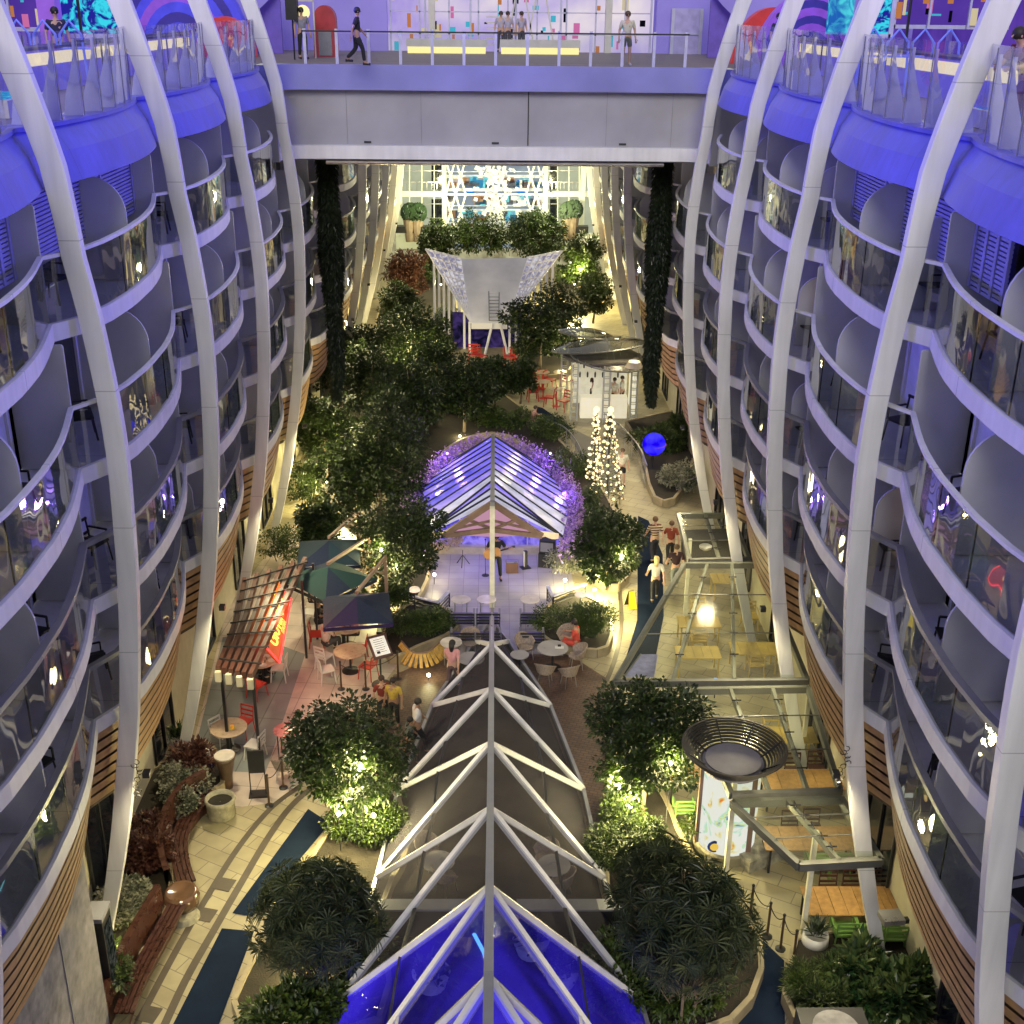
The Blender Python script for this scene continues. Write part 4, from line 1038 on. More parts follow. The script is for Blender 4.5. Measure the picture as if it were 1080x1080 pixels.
POSE={
 'stand':dict(p=(0,0,.93),c=(0,0,1.32),n=(0,.0,1.47),h=(0,-.02,1.62),sh=(.19,0,1.40),el=((-.27,.02,1.12),(.27,.02,1.12)),wr=((-.29,-.06,.87),(.29,-.06,.87)),kn=((-.11,-.02,.5),(.11,-.02,.5)),an=((-.12,.03,.08),(.12,.03,.08))),
 'walk':dict(p=(0,0,.92),c=(0,-.03,1.31),n=(0,-.04,1.46),h=(0,-.07,1.61),sh=(.19,-.02,1.39),el=((-.26,.14,1.13),(.26,-.12,1.13)),wr=((-.27,.18,.88),(.27,-.28,.95)),kn=((-.10,-.18,.52),(.10,.02,.5)),an=((-.11,-.22,.09),(.11,.32,.18))),
 'sit':dict(p=(0,.02,.52),c=(0,-.02,.90),n=(0,-.05,1.06),h=(0,-.09,1.21),sh=(.18,-.02,.98),el=((-.25,-.10,.76),(.25,-.10,.76)),wr=((-.17,-.34,.78),(.17,-.34,.78)),kn=((-.12,-.42,.54),(.12,-.42,.54)),an=((-.13,-.40,.09),(.13,-.44,.09))),
 'guitar':dict(p=(0,0,.93),c=(0,0,1.32),n=(0,-.02,1.47),h=(.02,-.08,1.60),sh=(.20,0,1.40),el=((-.33,-.05,1.13),(.34,-.10,1.18)),wr=((-.10,-.22,1.06),(.46,-.26,1.28)),kn=((-.12,-.02,.5),(.13,-.02,.5)),an=((-.15,.03,.08),(.16,.0,.08))),
 'lean':dict(p=(0,.05,.92),c=(0,-.14,1.28),n=(0,-.22,1.42),h=(0,-.31,1.54),sh=(.2,-.16,1.36),el=((-.26,-.30,1.12),(.26,-.30,1.12)),wr=((-.18,-.46,1.08),(.18,-.46,1.08)),kn=((-.11,0,.5),(.11,0,.5)),an=((-.12,.06,.08),(.12,.02,.08))),
}
SKINM={'light':pbr('skin_light',(.50,.30,.21),.5,var=.06),'tan':pbr('skin_tan',(.34,.19,.12),.5,var=.06),'dark':pbr('skin_dark',(.10,.055,.035),.5,var=.06)}
def cloth(c): 
    k='cloth_%02d_%02d_%02d'%tuple(int(x*100) for x in c); return pbr(k,c,.85,var=.12,vscale=12,bump=.3,bscale=60)
def person(px,py,label,pose='stand',rz=0,shirt=(.5,.5,.5),legs=(.02,.02,.03),hair=(.03,.02,.015),skin='light',longhair=False,shorts=False,z=0.0,Y=None,H=1.75,stripes=None,group=None,skirt=False,loc=None):
    P=POSE[pose]; loc=loc or (G(px,py,z) if Y is None else GY(px,py,Y))
    o=empty('person',(loc[0],loc[1],loc[2] if Y is not None or loc is not None else z),rz,label,'person',group,scale=H/1.75)
    o.location.z=loc[2] if Y is not None else z
    p,c,n_,h=[Vector(P[k]) for k in 'pcnh']; sx,sy,sz=P['sh']
    V=[p,(p+c)/2,c,n_,n_.lerp(h,.5)+Vector((0,0,.0)),h,h+Vector((0,.01,.09))]; Rr=[(.14,.11),(.125,.10),(.155,.105),.052,.058,.088,.06]
    E=[(0,1),(1,2),(2,3),(3,4),(4,5),(5,6)]
    arms=[];legv=[]
    for i,s in enumerate((-1,1)):
        b=len(V); el=Vector(P['el'][i]); wr=Vector(P['wr'][i]); d=(wr-el).normalized()
        V+= [Vector((s*sx,sy,sz)),el,wr,wr+d*.09]; Rr+=[.062,.043,.030,(.038,.022)]; E+=[(2,b),(b,b+1),(b+1,b+2),(b+2,b+3)]; arms.append((Vector((s*sx,sy,sz)),el,wr,d))
        b=len(V); kn=Vector(P['kn'][i]); an=Vector(P['an'][i]); hip=p+Vector((s*.09,0,-.05)); toe=an+Vector((s*.02,-.16,-.045))
        V+= [hip,kn,an,toe]; Rr+=[.095,.06,.042,.036]; E+=[(0,b),(b,b+1),(b+1,b+2),(b+2,b+3)]; legv.append((hip,kn,an,toe))
    mb=MB(); mb.add(*skin_mesh([tuple(v) for v in V],E,Rr,1))
    for (sh,el,wr,d) in arms:      # fingers and thumb
        side=d.cross(Vector((0,1,.3))).normalized(); palm=wr+d*.085; crl=side.cross(d)
        for q in range(4):
            bse=palm+side*(q-1.5)*.019; L=(.062,.072,.068,.052)[q]; mb.tube([bse,bse+d*L*.55+crl*.008,bse+d*L+crl*.028],[.0095,.009,.006],5)
        th=wr+d*.03+side*.03; mb.tube([th,th+side*.028+d*.03,th+side*.03+d*.058],[.011,.010,.007],5)
    fw=Vector((0,-1,0)); 
    mb.tube([h+Vector((0,-.08,.01)),h+Vector((0,-.115,-.02))],[.012,.014],5)
    for s in (-1,1): mb.ball(h+Vector((s*.088,.005,-.005)),.022,6,4,(.5,1,1.2))
    mb.mi=1
    for s in (-1,1): mb.ball(h+Vector((s*.033,-.082,.012)),.010,6,4)
    mb.tube([h+Vector((-.025,-.085,-.045)),h+Vector((.025,-.085,-.045))],.006,4)
    mb.build('body',[SKINM[skin],BLACK],o,True)
    # hair
    hm=MB(); hc=h+Vector((0,.02,.035)); hm.ball(hc,.105,12,8,(1,1.05,1.0))
    if longhair: hm.tube([hc+Vector((0,.05,.0)),hc+Vector((0,.085,-.12)),hc+Vector((0,.09,-.26))],[.10,.085,.05],8)
    hm.build('hair',pbr('hair_%d'%int(sum(hair)*1000),hair,.6,var=.3,vscale=30),o,True)
    # shirt
    sv=[p+Vector((0,0,.02)),(p+c)/2,c,c.lerp(n_,.55)]; sr=[(.165,.14),(.15,.125),(.18,.13),.085]; se=[(0,1),(1,2),(2,3)]
    for (sh,el,wr,d) in arms: b=len(sv); sv+=[sh,sh.lerp(el,.8)]; sr+=[.08,.062]; se+=[(2,b),(b,b+1)]
    m=MB(); m.add(*skin_mesh([tuple(v) for v in sv],se,sr,1))
    mt=cloth(shirt)
    if stripes:
        m2,t,out=nt('striped_shirt'); b_=N(t,'ShaderNodeBsdfPrincipled'); w_=N(t,'ShaderNodeTexWave'); w_.bands_direction='Z'; w_.inputs['Scale'].default_value=3.2
        g=N(t,'ShaderNodeNewGeometry'); t.links.new(g.outputs['Position'],w_.inputs[0]); rp=N(t,'ShaderNodeMix',data_type='RGBA'); gt=N(t,'ShaderNodeMath',operation='GREATER_THAN'); gt.inputs[1].default_value=.5
        t.links.new(w_.outputs['Fac'],gt.inputs[0]); t.links.new(gt.outputs[0],rp.inputs[0]); rp.inputs[6].default_value=tuple(shirt)+(1,); rp.inputs[7].default_value=tuple(stripes)+(1,)
        t.links.new(rp.outputs[2],b_.inputs['Base Color']); b_.inputs['Roughness'].default_value=.9; t.links.new(b_.outputs[0],out.inputs[0]); mt=m2
    m.build('shirt',mt,o,True)
    # trousers / shorts
    tv=[p+Vector((0,0,.06)),p+Vector((0,0,-.02))]; tr_=[(.155,.135),(.16,.135)]; te=[(0,1)]
    for (hip,kn,an,toe) in legv:
        b=len(tv); end=hip.lerp(kn,.85) if shorts else kn
        tv+=[hip,end]; tr_+=[.112,.085 if shorts else .078]; te+=[(1,b),(b,b+1)]
        if not shorts: tv.append(an+Vector((0,0,.03))); tr_.append(.062); te.append((b+1,b+2))
    m=MB(); m.add(*skin_mesh([tuple(v) for v in tv],te,tr_,1)); m.build('shorts' if shorts else 'trousers',cloth(legs),o,True)
    for (hip,kn,an,toe) in legv:
        m=MB(); m.tube([an+Vector((0,.05,-.035)),an+Vector((0,-.03,-.03)),toe+Vector((0,-.03,-.005))],[.042,.047,.036],8); m.build('shoe',BLACK if sum(legs)<.3 else cloth((.5,.5,.5)),o,True)
    return o
DZ=17.6
person(690,634,'blonde woman in white top and dark trousers walking on the blue path mat','walk',PI,(.62,.6,.5),(.012,.012,.015),(.55,.42,.2),longhair=True)
person(711,622,'man in dark top and grey green trousers walking beside the blonde woman','walk',PI,(.03,.01,.015),(.16,.18,.17),(.10,.06,.03),H=1.8)
person(689,592,'man in striped shirt walking ahead on the path','walk',PI+.15,(.5,.42,.3),(.02,.02,.03),(.12,.06,.03),stripes=(.10,.03,.02),H=1.85)
person(706,594,'person in rust red top walking beside the striped shirt man','walk',PI,(.20,.035,.015),(.02,.02,.02),(.10,.05,.03),H=1.75)
person(655,512,'man in white t-shirt and black shorts standing by the light cones','stand',0,(.65,.62,.5),(.01,.01,.01),(.10,.06,.03),shorts=True)
person(440,794,'man in white shirt with black backpack on the brown plaza','walk',PI*.6,(.62,.60,.58),(.01,.01,.012),(.02,.015,.01),skin='tan',H=1.8)
person(432,806,'person in grey green top close behind the white shirted man','walk',PI*.6,(.10,.12,.12),(.03,.03,.03),(.012,.01,.01),skin='tan',H=1.55)
person(477,728,'dark haired woman in pink top walking at the canopy edge','walk',PI*.9,(.55,.26,.26),(.10,.06,.06),(.012,.01,.01),longhair=True)
person(404,762,'person in dark red top behind the left ficus tree','stand',.4,(.20,.03,.02),(.02,.02,.02),(.04,.02,.01),H=1.6)
person(416,766,'person in yellow top behind the left ficus tree','stand',-.3,(.5,.35,.05),(.02,.02,.02),(.02,.01,.01),skin='tan',H=1.65)
person(523,611,'guitarist in black playing an acoustic guitar on the stage','guitar',0,(.012,.012,.015),(.010,.010,.012),(.01,.01,.01),skin='tan',H=1.9)
person(607,692,'woman in red dress seated at the round plaza table','sit',-1.9,(.50,.06,.04),(.50,.06,.04),(.02,.01,.01),skin='tan')
# terrace diners
person(291,702,'blonde woman in black top seated by the pergola','sit',-1.6,(.012,.012,.015),(.5,.48,.42),(.55,.42,.22))
person(272,708,'diner in white shirt seated under the pergola','sit',1.5,(.6,.58,.52),(.05,.04,.04),(.05,.02,.01))
person(268,722,'diner in dark clothes seated at the end of the pergola','sit',2.6,(.02,.02,.02),(.02,.02,.02),(.02,.01,.01))
person(330,645,'diner in black top on a white chair by the middle parasol','sit',-1.8+PI,(.012,.012,.015),(.02,.02,.02),(.55,.42,.25))
person(336,668,'diner in black top on a red chair by the lowest parasol','sit',1.3+PI/8,(.012,.012,.015),(.02,.02,.02),(.02,.01,.01),skin='tan')
person(345,692,'man in pale shirt seated with his back to the path','sit',2.4,(.58,.50,.42),(.05,.05,.05),(.06,.03,.02),H=1.85)
person(376,680,'diner in pink top seated on the red chair','sit',-1.3,(.50,.22,.18),(.02,.02,.02),(.12,.06,.03))
person(356,640,'diner in black seated between two parasols','sit',-.2,(.012,.012,.015),(.02,.02,.02),(.02,.01,.01))
# kiosk
person(655,430,'barman in white shirt behind the lit kiosk counter','stand',1.2,(.62,.6,.52),(.01,.01,.01),(.03,.02,.01))
person(622,425,'guest in dark top at the kiosk counter','stand',-1.2,(.05,.02,.02),(.02,.02,.02),(.03,.02,.01))
person(647,432,'waiter in pale shirt at the kiosk','stand',-.8,(.55,.53,.45),(.02,.02,.02),(.03,.02,.01))
person(563,455,'person in brown jacket sitting by the path behind the stage canopy','sit',2.0,(.22,.12,.09),(.10,.06,.05),(.05,.03,.02))
# bridge and pool decks
person(377,69,'dark clothed walker crossing the bridge at its left end','walk',PI/2+.2,(.012,.012,.015),(.012,.012,.015),(.01,.01,.01),z=DZ,skin='tan',H=1.8)
person(660,69,'man in white shirt and shorts standing on the bridge','stand',.1,(.55,.53,.42),(.14,.15,.12),(.08,.05,.03),z=DZ,shorts=True,H=1.75)
person(320,62,'person in grey top beside the loudspeaker','stand',.5,(.25,.25,.30),(.02,.02,.02),(.02,.02,.01),z=DZ)
person(1062,70,'person in dark red top leaning on the right deck rail','lean',-1.2,(.16,.015,.03),(.12,.015,.03),(.015,.01,.02),loc=(8.3,19.75,0),z=DZ,H=1.75)
person(105,40,'dark silhouette standing by the neon wall','stand',.5,(.02,.02,.06),(.02,.02,.05),(.01,.01,.01),loc=(-11.2,33,17.6),z=DZ)
person(0,0,'dark silhouette behind the right deck windscreen','stand',.5,(.02,.02,.05),(.02,.02,.05),(.01,.01,.01),loc=(8.9,40.5,17.6),z=DZ)
for i,(px,tx) in enumerate(((528,'left'),(533,'middle'),(545,'right'))):
    l=GY(px+ i*2,60,57.4); person(0,0,f'{tx} one of three pale figures behind the glass past the bridge','stand',.3*i,(.4,.38,.5),(.05,.05,.08),(.03,.02,.02),loc=(l.x,56.2,17.6),z=DZ,H=1.65)
# ---------------------------------------------------------------- chairs and tables
REDM=pbr('red_metal',(.48,.03,.02),.35,var=.1); WHM=pbr('white_metal',(.6,.58,.54),.35,var=.08); GRN=pbr('green_metal',(.16,.30,.07),.4,var=.15); YEL=pbr('yellow_wood',(.5,.36,.10),.4,var=.15)
WICK=pbr('wicker',(.28,.22,.18),.6,var=.3,vscale=20,bump=.6,bscale=70); GREENC=pbr('dark_green_cloth',(.04,.09,.06),.8)
def chair(seatm,legm,w=.44,name='chair',arms=False,slats=3,hh=.84):
    o=empty(name)
    s=MB(); s.box((0,0,.45),(w,w,.035)); s.box((0,0,.425),(w*.9,w*.9,.03)); s.build('seat',seatm,o)
    b=MB(); 
    for k in range(slats): b.box((0,w*.5-.01+.02*k,.56+k*(hh-.56)/max(1,slats-1)),(w*.96,.022,.055 if slats>1 else .3))
    for x in (-w*.46,w*.46): b.bar((x,w*.47,.44),(x,w*.58,hh+.02),.028,.028)
    b.build('backrest',seatm,o)
    for x in (-1,1):
        for y in (-1,1):
            l=MB(); l.bar((x*w*.44,y*w*.44,.44),(x*w*.52,y*w*.54,0),.03,.03); l.build('leg',legm,o)
    if arms:
        for x in (-1,1):
            a=MB(); a.bar((x*w*.52,-w*.4,.66),(x*w*.52,w*.5,.66),.04,.03); a.bar((x*w*.52,-w*.4,.44),(x*w*.52,-w*.4,.66),.03,.03); a.build('armrest',legm,o)
    return o
def tub(mat,legm):
    o=empty('wicker_chair'); s=MB(); s.lathe([(.01,.42),(.24,.42),(.26,.46),(.01,.47)],(0,0,0),14); s.build('seat',mat,o)
    b=MB(); A=[];B=[]
    for k in range(13):
        a=PI*k/12*1.15-.075*PI; r0=.26; r1=.34; hh=.60+.24*math.sin(PI*k/12)
        A.append((r0*math.cos(a),r0*math.sin(a),.44)); B.append((r1*math.cos(a),r1*math.sin(a),hh))
    b.strip(A,B); b.tube(B,.018,6); b.build('backrest',mat,o)
    for k in range(4):
        a=PI/4+k*PI/2; l=MB(); l.tube([(.2*math.cos(a),.2*math.sin(a),.43),(.27*math.cos(a),.27*math.sin(a),0)],.014,6); l.build('leg',legm,o)
    return o
def round_table(r,topm,legm,h=.74,pedestal=True,name='round_table'):
    o=empty(name); t=MB(); t.lathe([(.01,h-.03),(r-.01,h-.03),(r,h-.015),(r-.01,h),(.01,h)],n=28); t.build('tabletop',topm,o)
    if pedestal:
        p=MB(); p.tube([(0,0,.02),(0,0,h-.03)],.035,10); p.build('pedestal',legm,o)
        b=MB(); b.lathe([(.01,0),(r*.55,0),(r*.55,.02),(.04,.05)],n=20); b.build('base',legm,o)
    else:
        for k in range(4):
            a=PI/4+k*PI/2; l=MB(); l.tube([(r*.85*math.cos(a),r*.85*math.sin(a),0),(r*.85*math.cos(a),r*.85*math.sin(a),h-.03)],.016,6); l.build('leg',legm,o)
    return o
def rect_table(w,d,topm,legm):
    o=empty('wooden_table'); t=MB()
    for k in range(5): t.box(((k-2)*w/5,0,.735),(w/5-.012,d,.03))
    t.build('tabletop',topm,o)
    for x in (-1,1):
        for y in (-1,1): l=MB(); l.box((x*w*.44,y*d*.42,.36),(.05,.05,.72)); l.build('leg',legm,o)
    return o
CH_W=Proto(chair(WHM,WHM,name='metal_chair')); CH_R=Proto(chair(REDM,REDM,name='metal_chair')); CH_G=Proto(chair(GRN,GRN,name='metal_chair',arms=True,w=.5)); CH_Y=Proto(chair(YEL,YEL,name='wooden_chair',w=.5,arms=True))
CH_B=Proto(chair(WOODR,DARKM,name='wooden_chair')); CH_K=Proto(tub(WICK,STEEL)); 
def pz(proto,px,py,rz,label,zt=.45,z0=0,scale=None,group=None):
    p=G(px,py,z0+zt); return proto.put((p.x,p.y,z0),rz,label,group,scale)
T_TAN=pbr('table_tan',(.46,.34,.24),.3,var=.15,vscale=9); T_PINK=pbr('table_pink',(.50,.17,.17),.25,var=.08); T_GREY=pbr('table_grey',(.30,.28,.27),.3,var=.1); T_PALE=pbr('table_pale',(.55,.50,.44),.3)
def tb(o,px,py,label,cat='table',h=.74,rz=0,z0=0,group=None):
    p=G(px,py,z0+h); o.location=(p.x,p.y,z0); o.rotation_euler.z=rz; return tag(o,label,cat,group)
tb(round_table(.52,T_TAN,DARKM),241,767,'round tan table with an orange drink at the lower terrace end')
tb(round_table(.38,T_PINK,DARKM,.95,False),303,776,'pink lit round high table by the chain posts')
tb(round_table(.52,T_TAN,DARKM),369,686,'round tan table beside the menu stand')
tb(round_table(.55,T_TAN,DARKM),366,660,'round dining table set with plates under the purple parasol')
tb(round_table(.55,T_TAN,DARKM),346,630,'round dining table set with plates under the middle parasol')
tb(round_table(.45,T_TAN,DARKM),276,697,'small round table under the pergola edge')
tb(round_table(.34,T_PALE,STEEL,.6,False,'side_table'),486,628,'small pale side table before the stage, leftmost of three')
tb(round_table(.34,T_PALE,STEEL,.6,False,'side_table'),513,628,'small pale side table before the stage, middle of three')
tb(round_table(.34,T_PALE,STEEL,.6,False,'side_table'),559,628,'small pale side table before the stage, rightmost of three')
tb(round_table(.36,T_PALE,STEEL,.74,False),476,677,'round pale table at the tip of the left hedge')
tb(round_table(.42,T_GREY,DARKM),497,694,'round grey table left of the near canopy tip')
tb(round_table(.50,T_GREY,DARKM),583,683,'round grey plaza table with a small tray on it')
tb(round_table(.30,T_GREY,DARKM),548,690,'little round table tucked right of the canopy tip')
for px,py,l in ((572,396,'far left'),(591,396,'far right'),(573,406,'near left'),(587,414,'near right')):
    tb(round_table(.40,T_TAN,REDM,.95),px,py,f'round high table with red base by the kiosk, {l} of the four')
pz(CH_W,232,768,.9,'white metal chair left of the tan table with the orange drink',.6)
pz(CH_R,256,756,-.4,'red metal chair behind the tan table at the lower terrace end',.6)
pz(CH_W,268,780,-1.9,'white metal chair right of the tan table with the orange drink',.6)
pz(CH_W,222,792,2.6,'white metal chair nearest the brown bin',.6)
pz(CH_K,299,806,PI,'wicker chair on the camera side of the pink high table',.5)
pz(CH_K,318,790,-1.5,'wicker chair half behind the left ficus tree',.5)
pz(CH_R,388,700,-2.0,'red metal chair right of the tan table beside the menu stand',.5)
pz(CH_W,344,704,2.0,'white metal chair left of the tan table beside the menu stand',.5)
pz(CH_W,342,690,2.6,'white metal chair under the pale shirted man',.5)
pz(CH_R,334,667,1.6,'red metal chair at the lowest parasol, path side',.5)
pz(CH_R,379,682,-1.6,'red metal chair under the diner in pink',.5)
pz(CH_W,327,644,1.4,'white slatted chair at the middle parasol, path side',.5)
pz(CH_W,294,702,-1.6,'white metal chair under the blonde woman by the pergola',.5)
pz(CH_R,270,720,2.6,'red metal chair at the lower end of the pergola',.5)
pz(CH_K,496,676,0,'wicker chair behind the grey table left of the canopy tip',.5)
pz(CH_K,554,681,.6,'wicker chair left of the plaza table with the tray',.5)
pz(CH_K,598,672,-.4,'wicker chair behind the plaza table with the tray',.5)
pz(CH_K,608,690,-1.5,'wicker chair under the woman in red',.5)
pz(CH_K,575,706,2.9,'wicker chair on the camera side of the plaza table, left',.5)
pz(CH_K,600,708,3.5,'wicker chair on the camera side of the plaza table, right',.5)
for i,(px,py) in enumerate(((564,402),(580,402),(598,402),(562,414),(580,420),(595,424))):
    pz(CH_R,px,py,i*1.1,'red metal chair at the high tables by the kiosk',.45,group='red chairs at the kiosk high tables',scale=1.2)
for i,(px,py) in enumerate(((499,376),(506,377),(537,378),(545,378))):
    pz(CH_R,px,py,i*.7,'red metal chair under the winged canopy, '+('far left','inner left','inner right','far right')[i],.45,scale=1.3)
# slatted armchairs in front of the stage
def armchair():
    o=empty('slatted_armchair'); PURP=pbr('purple_cushion',(.12,.10,.30),.8)
    c=MB(); c.box((0,0,.42),(.66,.6,.12)); c.build('cushion',PURP,o)
    f=MB(); 
    for k in range(4): f.box((0,-.36-.02*k,.42+.12*k),(.78,.03,.06))
    f.build('backrest',DARKM,o)
    for x in (-1,1):
        a=MB(); a.box((x*.38,0,.6),(.07,.68,.04)); a.bar((x*.38,-.3,0),(x*.38,-.36,.8),.05,.05); a.bar((x*.38,.3,0),(x*.38,.3,.6),.05,.05); a.build('arm_frame',pbr('grey_frame',(.15,.15,.17),.4),o)
    return o
AR=Proto(armchair())
for r_,y_ in (('first',647),('second',667)):
    for c_,x_ in (('left',488),('middle',515),('right',561)):
        pz(AR,x_,y_,0,f'black slatted armchair with violet cushion, {c_} seat of the {r_} row from the stage',.6)
# right restaurant
TW=lambda w,d: rect_table(w,d,WOODT,DARKM)
YW=lambda w,d: rect_table(w,d,YEL,YEL)
tb(YW(1.4,.8),737,656,'yellow wooden table under the upper glass roof, farthest one')
tb(YW(1.4,.8),736,688,'yellow wooden table under the upper glass roof, left of centre')
tb(YW(1.5,.8),795,684,'yellow wooden table under the upper glass roof, beside the rib')
tb(TW(1.6,.9),735,815,'orange wooden table behind the poster column')
tb(TW(2.4,.9),850,822,'long wooden table under the middle glass roof')
tb(TW(2.4,.9),855,884,'long wooden table under the lowest glass roof')
tb(TW(1.5,.95),883,950,'wooden table with green chairs at the right foot of the roof')
tb(TW(.9,.95),934,950,'pale wooden table right of the green chaired table')
tb(YW(1.2,.8),838,775,'yellow wooden table seen through the middle glass roof')
tb(YW(1.2,.8),768,610,'small yellow table at the far end of the glass roofs')
for px,py,rz,l in ((791,648,0,'yellow chair at the far side of the rib side table'),(797,697,PI,'yellow chair in front of the rib side table'),(737,640,0,'yellow chair behind the farthest yellow table'),(737,672,PI,'yellow chair between the two left yellow tables'),(815,770,1.5,'yellow chair under the middle glass roof')):
    pz(CH_Y,px,py,rz,l,.5)
for px,py,rz,l in ((721,850,PI,'bright green armchair beside the poster column'),(890,978,PI,'green chair at the near side of the wooden table, left'),(917,980,PI,'green chair at the near side of the wooden table, middle'),(941,982,PI,'green chair at the near side of the wooden table, right'),(862,905,PI,'green chair at the long table under the lowest roof'),(885,905,PI,'green chair at the long table close to the rib')):
    pz(CH_G,px,py,rz,l,.5)
for px,py,l in ((876,934,'wood backed chair at the far side of the lowest table, left'),(901,934,'wood backed chair at the far side of the lowest table, middle'),(926,934,'wood backed chair at the far side of the lowest table, right'),(835,870,'wood backed chair at the far end of the long lower table'),(858,868,'wood backed chair beside the rib at the long lower table'),(838,808,'wood backed chair at the long middle table, left'),(862,806,'wood backed chair at the long middle table, right')):
    pz(CH_B,px,py,0,l,.6)
# tableware
def plates(px,py,label):
    p=G(px,py,.745); o=empty('table_setting',(p.x,p.y,.745),0,label,'tableware'); rnd=random.Random(int(px))
    for k in range(5):
        a=k*1.26; q=MB(); q.lathe([(.01,.0),(.07,.0),(.12,.02),(.115,.025),(.01,.012)],(.3*math.cos(a),.3*math.sin(a),0),14); q.build('plate',WHM,o)
        g_=MB(); g_.lathe([(.02,0),(.03,.1),(.028,.1),(.018,.01)],(.16*math.cos(a+.5),.16*math.sin(a+.5),0),8); g_.build('glass',CLEAR,o)
plates(366,660,'plates and glasses on the table under the purple parasol'); plates(346,630,'plates and glasses on the table under the middle parasol'); plates(276,697,'plates on the small pergola table')
p=G(245,768,.75); o=empty('drink',(p.x,p.y,.745),0,'orange drink in a glass on the tan terrace table','drink'); MB().lathe([(.035,0),(.05,.10),(.01,.10)],n=10).build('glass',pbr('orange_drink',(.9,.35,.03),.3,emit=(.9,.35,.03),es=.3),o); MB().lathe([(.01,0),(.09,.0),(.10,.012),(.01,.01)],n=12).build('saucer',pbr('yel_saucer',(.6,.5,.1),.4),o)
p=G(590,683,.75); o=empty('tray',(p.x,p.y,.745),0,'small white tray on the grey plaza table','tray'); MB().box((0,0,.015),(.28,.16,.02)).build('base',WHM,o); MB().box((0,.05,.05),(.1,.05,.06)).build('menu_holder',BLACK,o)
# ---------------------------------------------------------------- parasols
def parasol(cx,cy,hw,rz,cols,post,label):
    c=G(cx,cy,2.65); o=empty('parasol',(c.x,c.y,0),0,label,'parasol')
    cnr=[rot2(a*hw,b*hw,rz) for a,b in ((-1,-1),(1,-1),(1,1),(-1,1))]
    q=MB(); ap=(0,0,2.78)
    for k in range(4):
        a,b=cnr[k],cnr[(k+1)%4]; q.mi=k%2; m_=((a[0]+b[0])/2*.97,(a[1]+b[1])/2*.97,2.36)
        q.tri((a[0],a[1],2.32),m_,ap); q.mi=(k+(k%2==0))%2; q.tri(m_,(b[0],b[1],2.32),ap)
        q.mi=k%2; q.quad((a[0],a[1],2.32),(b[0],b[1],2.32),(b[0],b[1],2.20),(a[0],a[1],2.20))
    q.build('canopy',[cloth(cols[0]),cloth(cols[1])],o)
    pb=G(post[0],post[1]); px_,py_=pb.x-c.x,pb.y-c.y
    q=MB(); q.bar((px_,py_,0),(px_,py_,2.75),.10,.10); q.build('post',GBR,o)
    q=MB(); q.bar((px_,py_,2.7),(0,0,2.9),.09,.09); q.bar((px_,py_,2.1),(px_*.6,py_*.6,2.78),.06,.06); q.build('arm',GBR,o)
    q=MB(); 
    for k in cnr: q.bar((0,0,2.70),(k[0]*.97,k[1]*.97,2.30),.02,.02)
    q.build('ribs',DARKM,o); MB().box((px_,py_,.05),(.7,.7,.08)).build('base',DARKM,o); return o
parasol(347,574,1.05,.1,((.003,.010,.038),(.004,.022,.04)),(381,612),'dark blue square parasol, farthest of the three')
parasol(346,602,1.1,.85,((.003,.012,.04),(.005,.035,.035)),(393,640),'teal and blue parasol turned cornerwise, middle of the three')
parasol(376,633,1.05,.15,((.016,.006,.055),(.005,.016,.042)),(409,664),'purple and blue parasol nearest the menu stand')
# ---------------------------------------------------------------- pergola with the neon sign
pg=empty('pergola',(-7.2,32,0),0,'red brown slatted pergola along the left terrace with red neon glow','pergola'); OP=Vector((7.2,-32,0))
TL,TR,BL,BR=G(258,612,2.9),G(322,590,2.9),G(230,706,2.9),G(264,714,2.9)
for i in range(6):
    t=i/5; a=TL.lerp(TR,t); b=BL.lerp(BR,t); m_=(a+b)/2+Vector((.10-.12*t,0,0)); m=MB(); pts=smoothline([a+OP,m_+OP,b+OP],5)
    for u,v in zip(pts,pts[1:]): m.bar(u,v,.12,.2)
    m.build('beam',WOODR,pg)
for i in range(8):
    t=(i+.5)/8; a=TL.lerp(BL,t)+Vector((.0,0,.14)); b=TR.lerp(BR,t)+Vector((.2,0,.14)); m=MB(); m.bar(a+OP,b+OP,.03,.04); m.build('cross_bar',DARKM,pg)
for i in range(4):
    t=i/3; b=BL.lerp(BR,t); MB().box((b.x+7.2,b.y-32-.05,2.72),(.16,.12,.3)).build('beam_end_cap',CREAM,pg)
    if i in (0,3): MB().box((b.x+7.2,b.y-32+.3,1.35),(.08,.08,2.7)).build('post',DARKM,pg)
for px,py in ((330,594),(318,612)):
    b=G(px,py,2.8); MB().box((b.x+7.2,b.y-32,1.4),(.07,.07,2.8)).build('post',DARKM,pg)
ns=empty('neon_sign',(0,0,0),0,'glowing red and orange neon sign hung under the pergola edge','sign')
a=G(300,622,2.5); b=G(287,688,2.5); ln=(b-a).length; ctr=(a+b)/2; ctr.z=2.45; ns.location=ctr
dirv=(a-b).normalized(); ang=math.atan2(dirv.y,dirv.x); ns.rotation_euler=Matrix.Rotation(ang,3,'Z').to_4x4().to_euler(); ns.matrix_world=Matrix.Translation(ctr)@Matrix.Rotation(ang,4,'Z')@Matrix.Rotation(-.6,4,'X')
MB().box((0,.06,0),(ln,.05,.66)).build('board',pbr('sign_board',(.25,.03,.01),.5,emit=(.9,.12,.02),es=.35),ns)
NEO=emis('neon_orange',(1,.22,.04),4.0); NER=emis('neon_red',(1,.03,.03),5.0); NEY=emis('neon_yellow',(1,.55,.08),3.0)
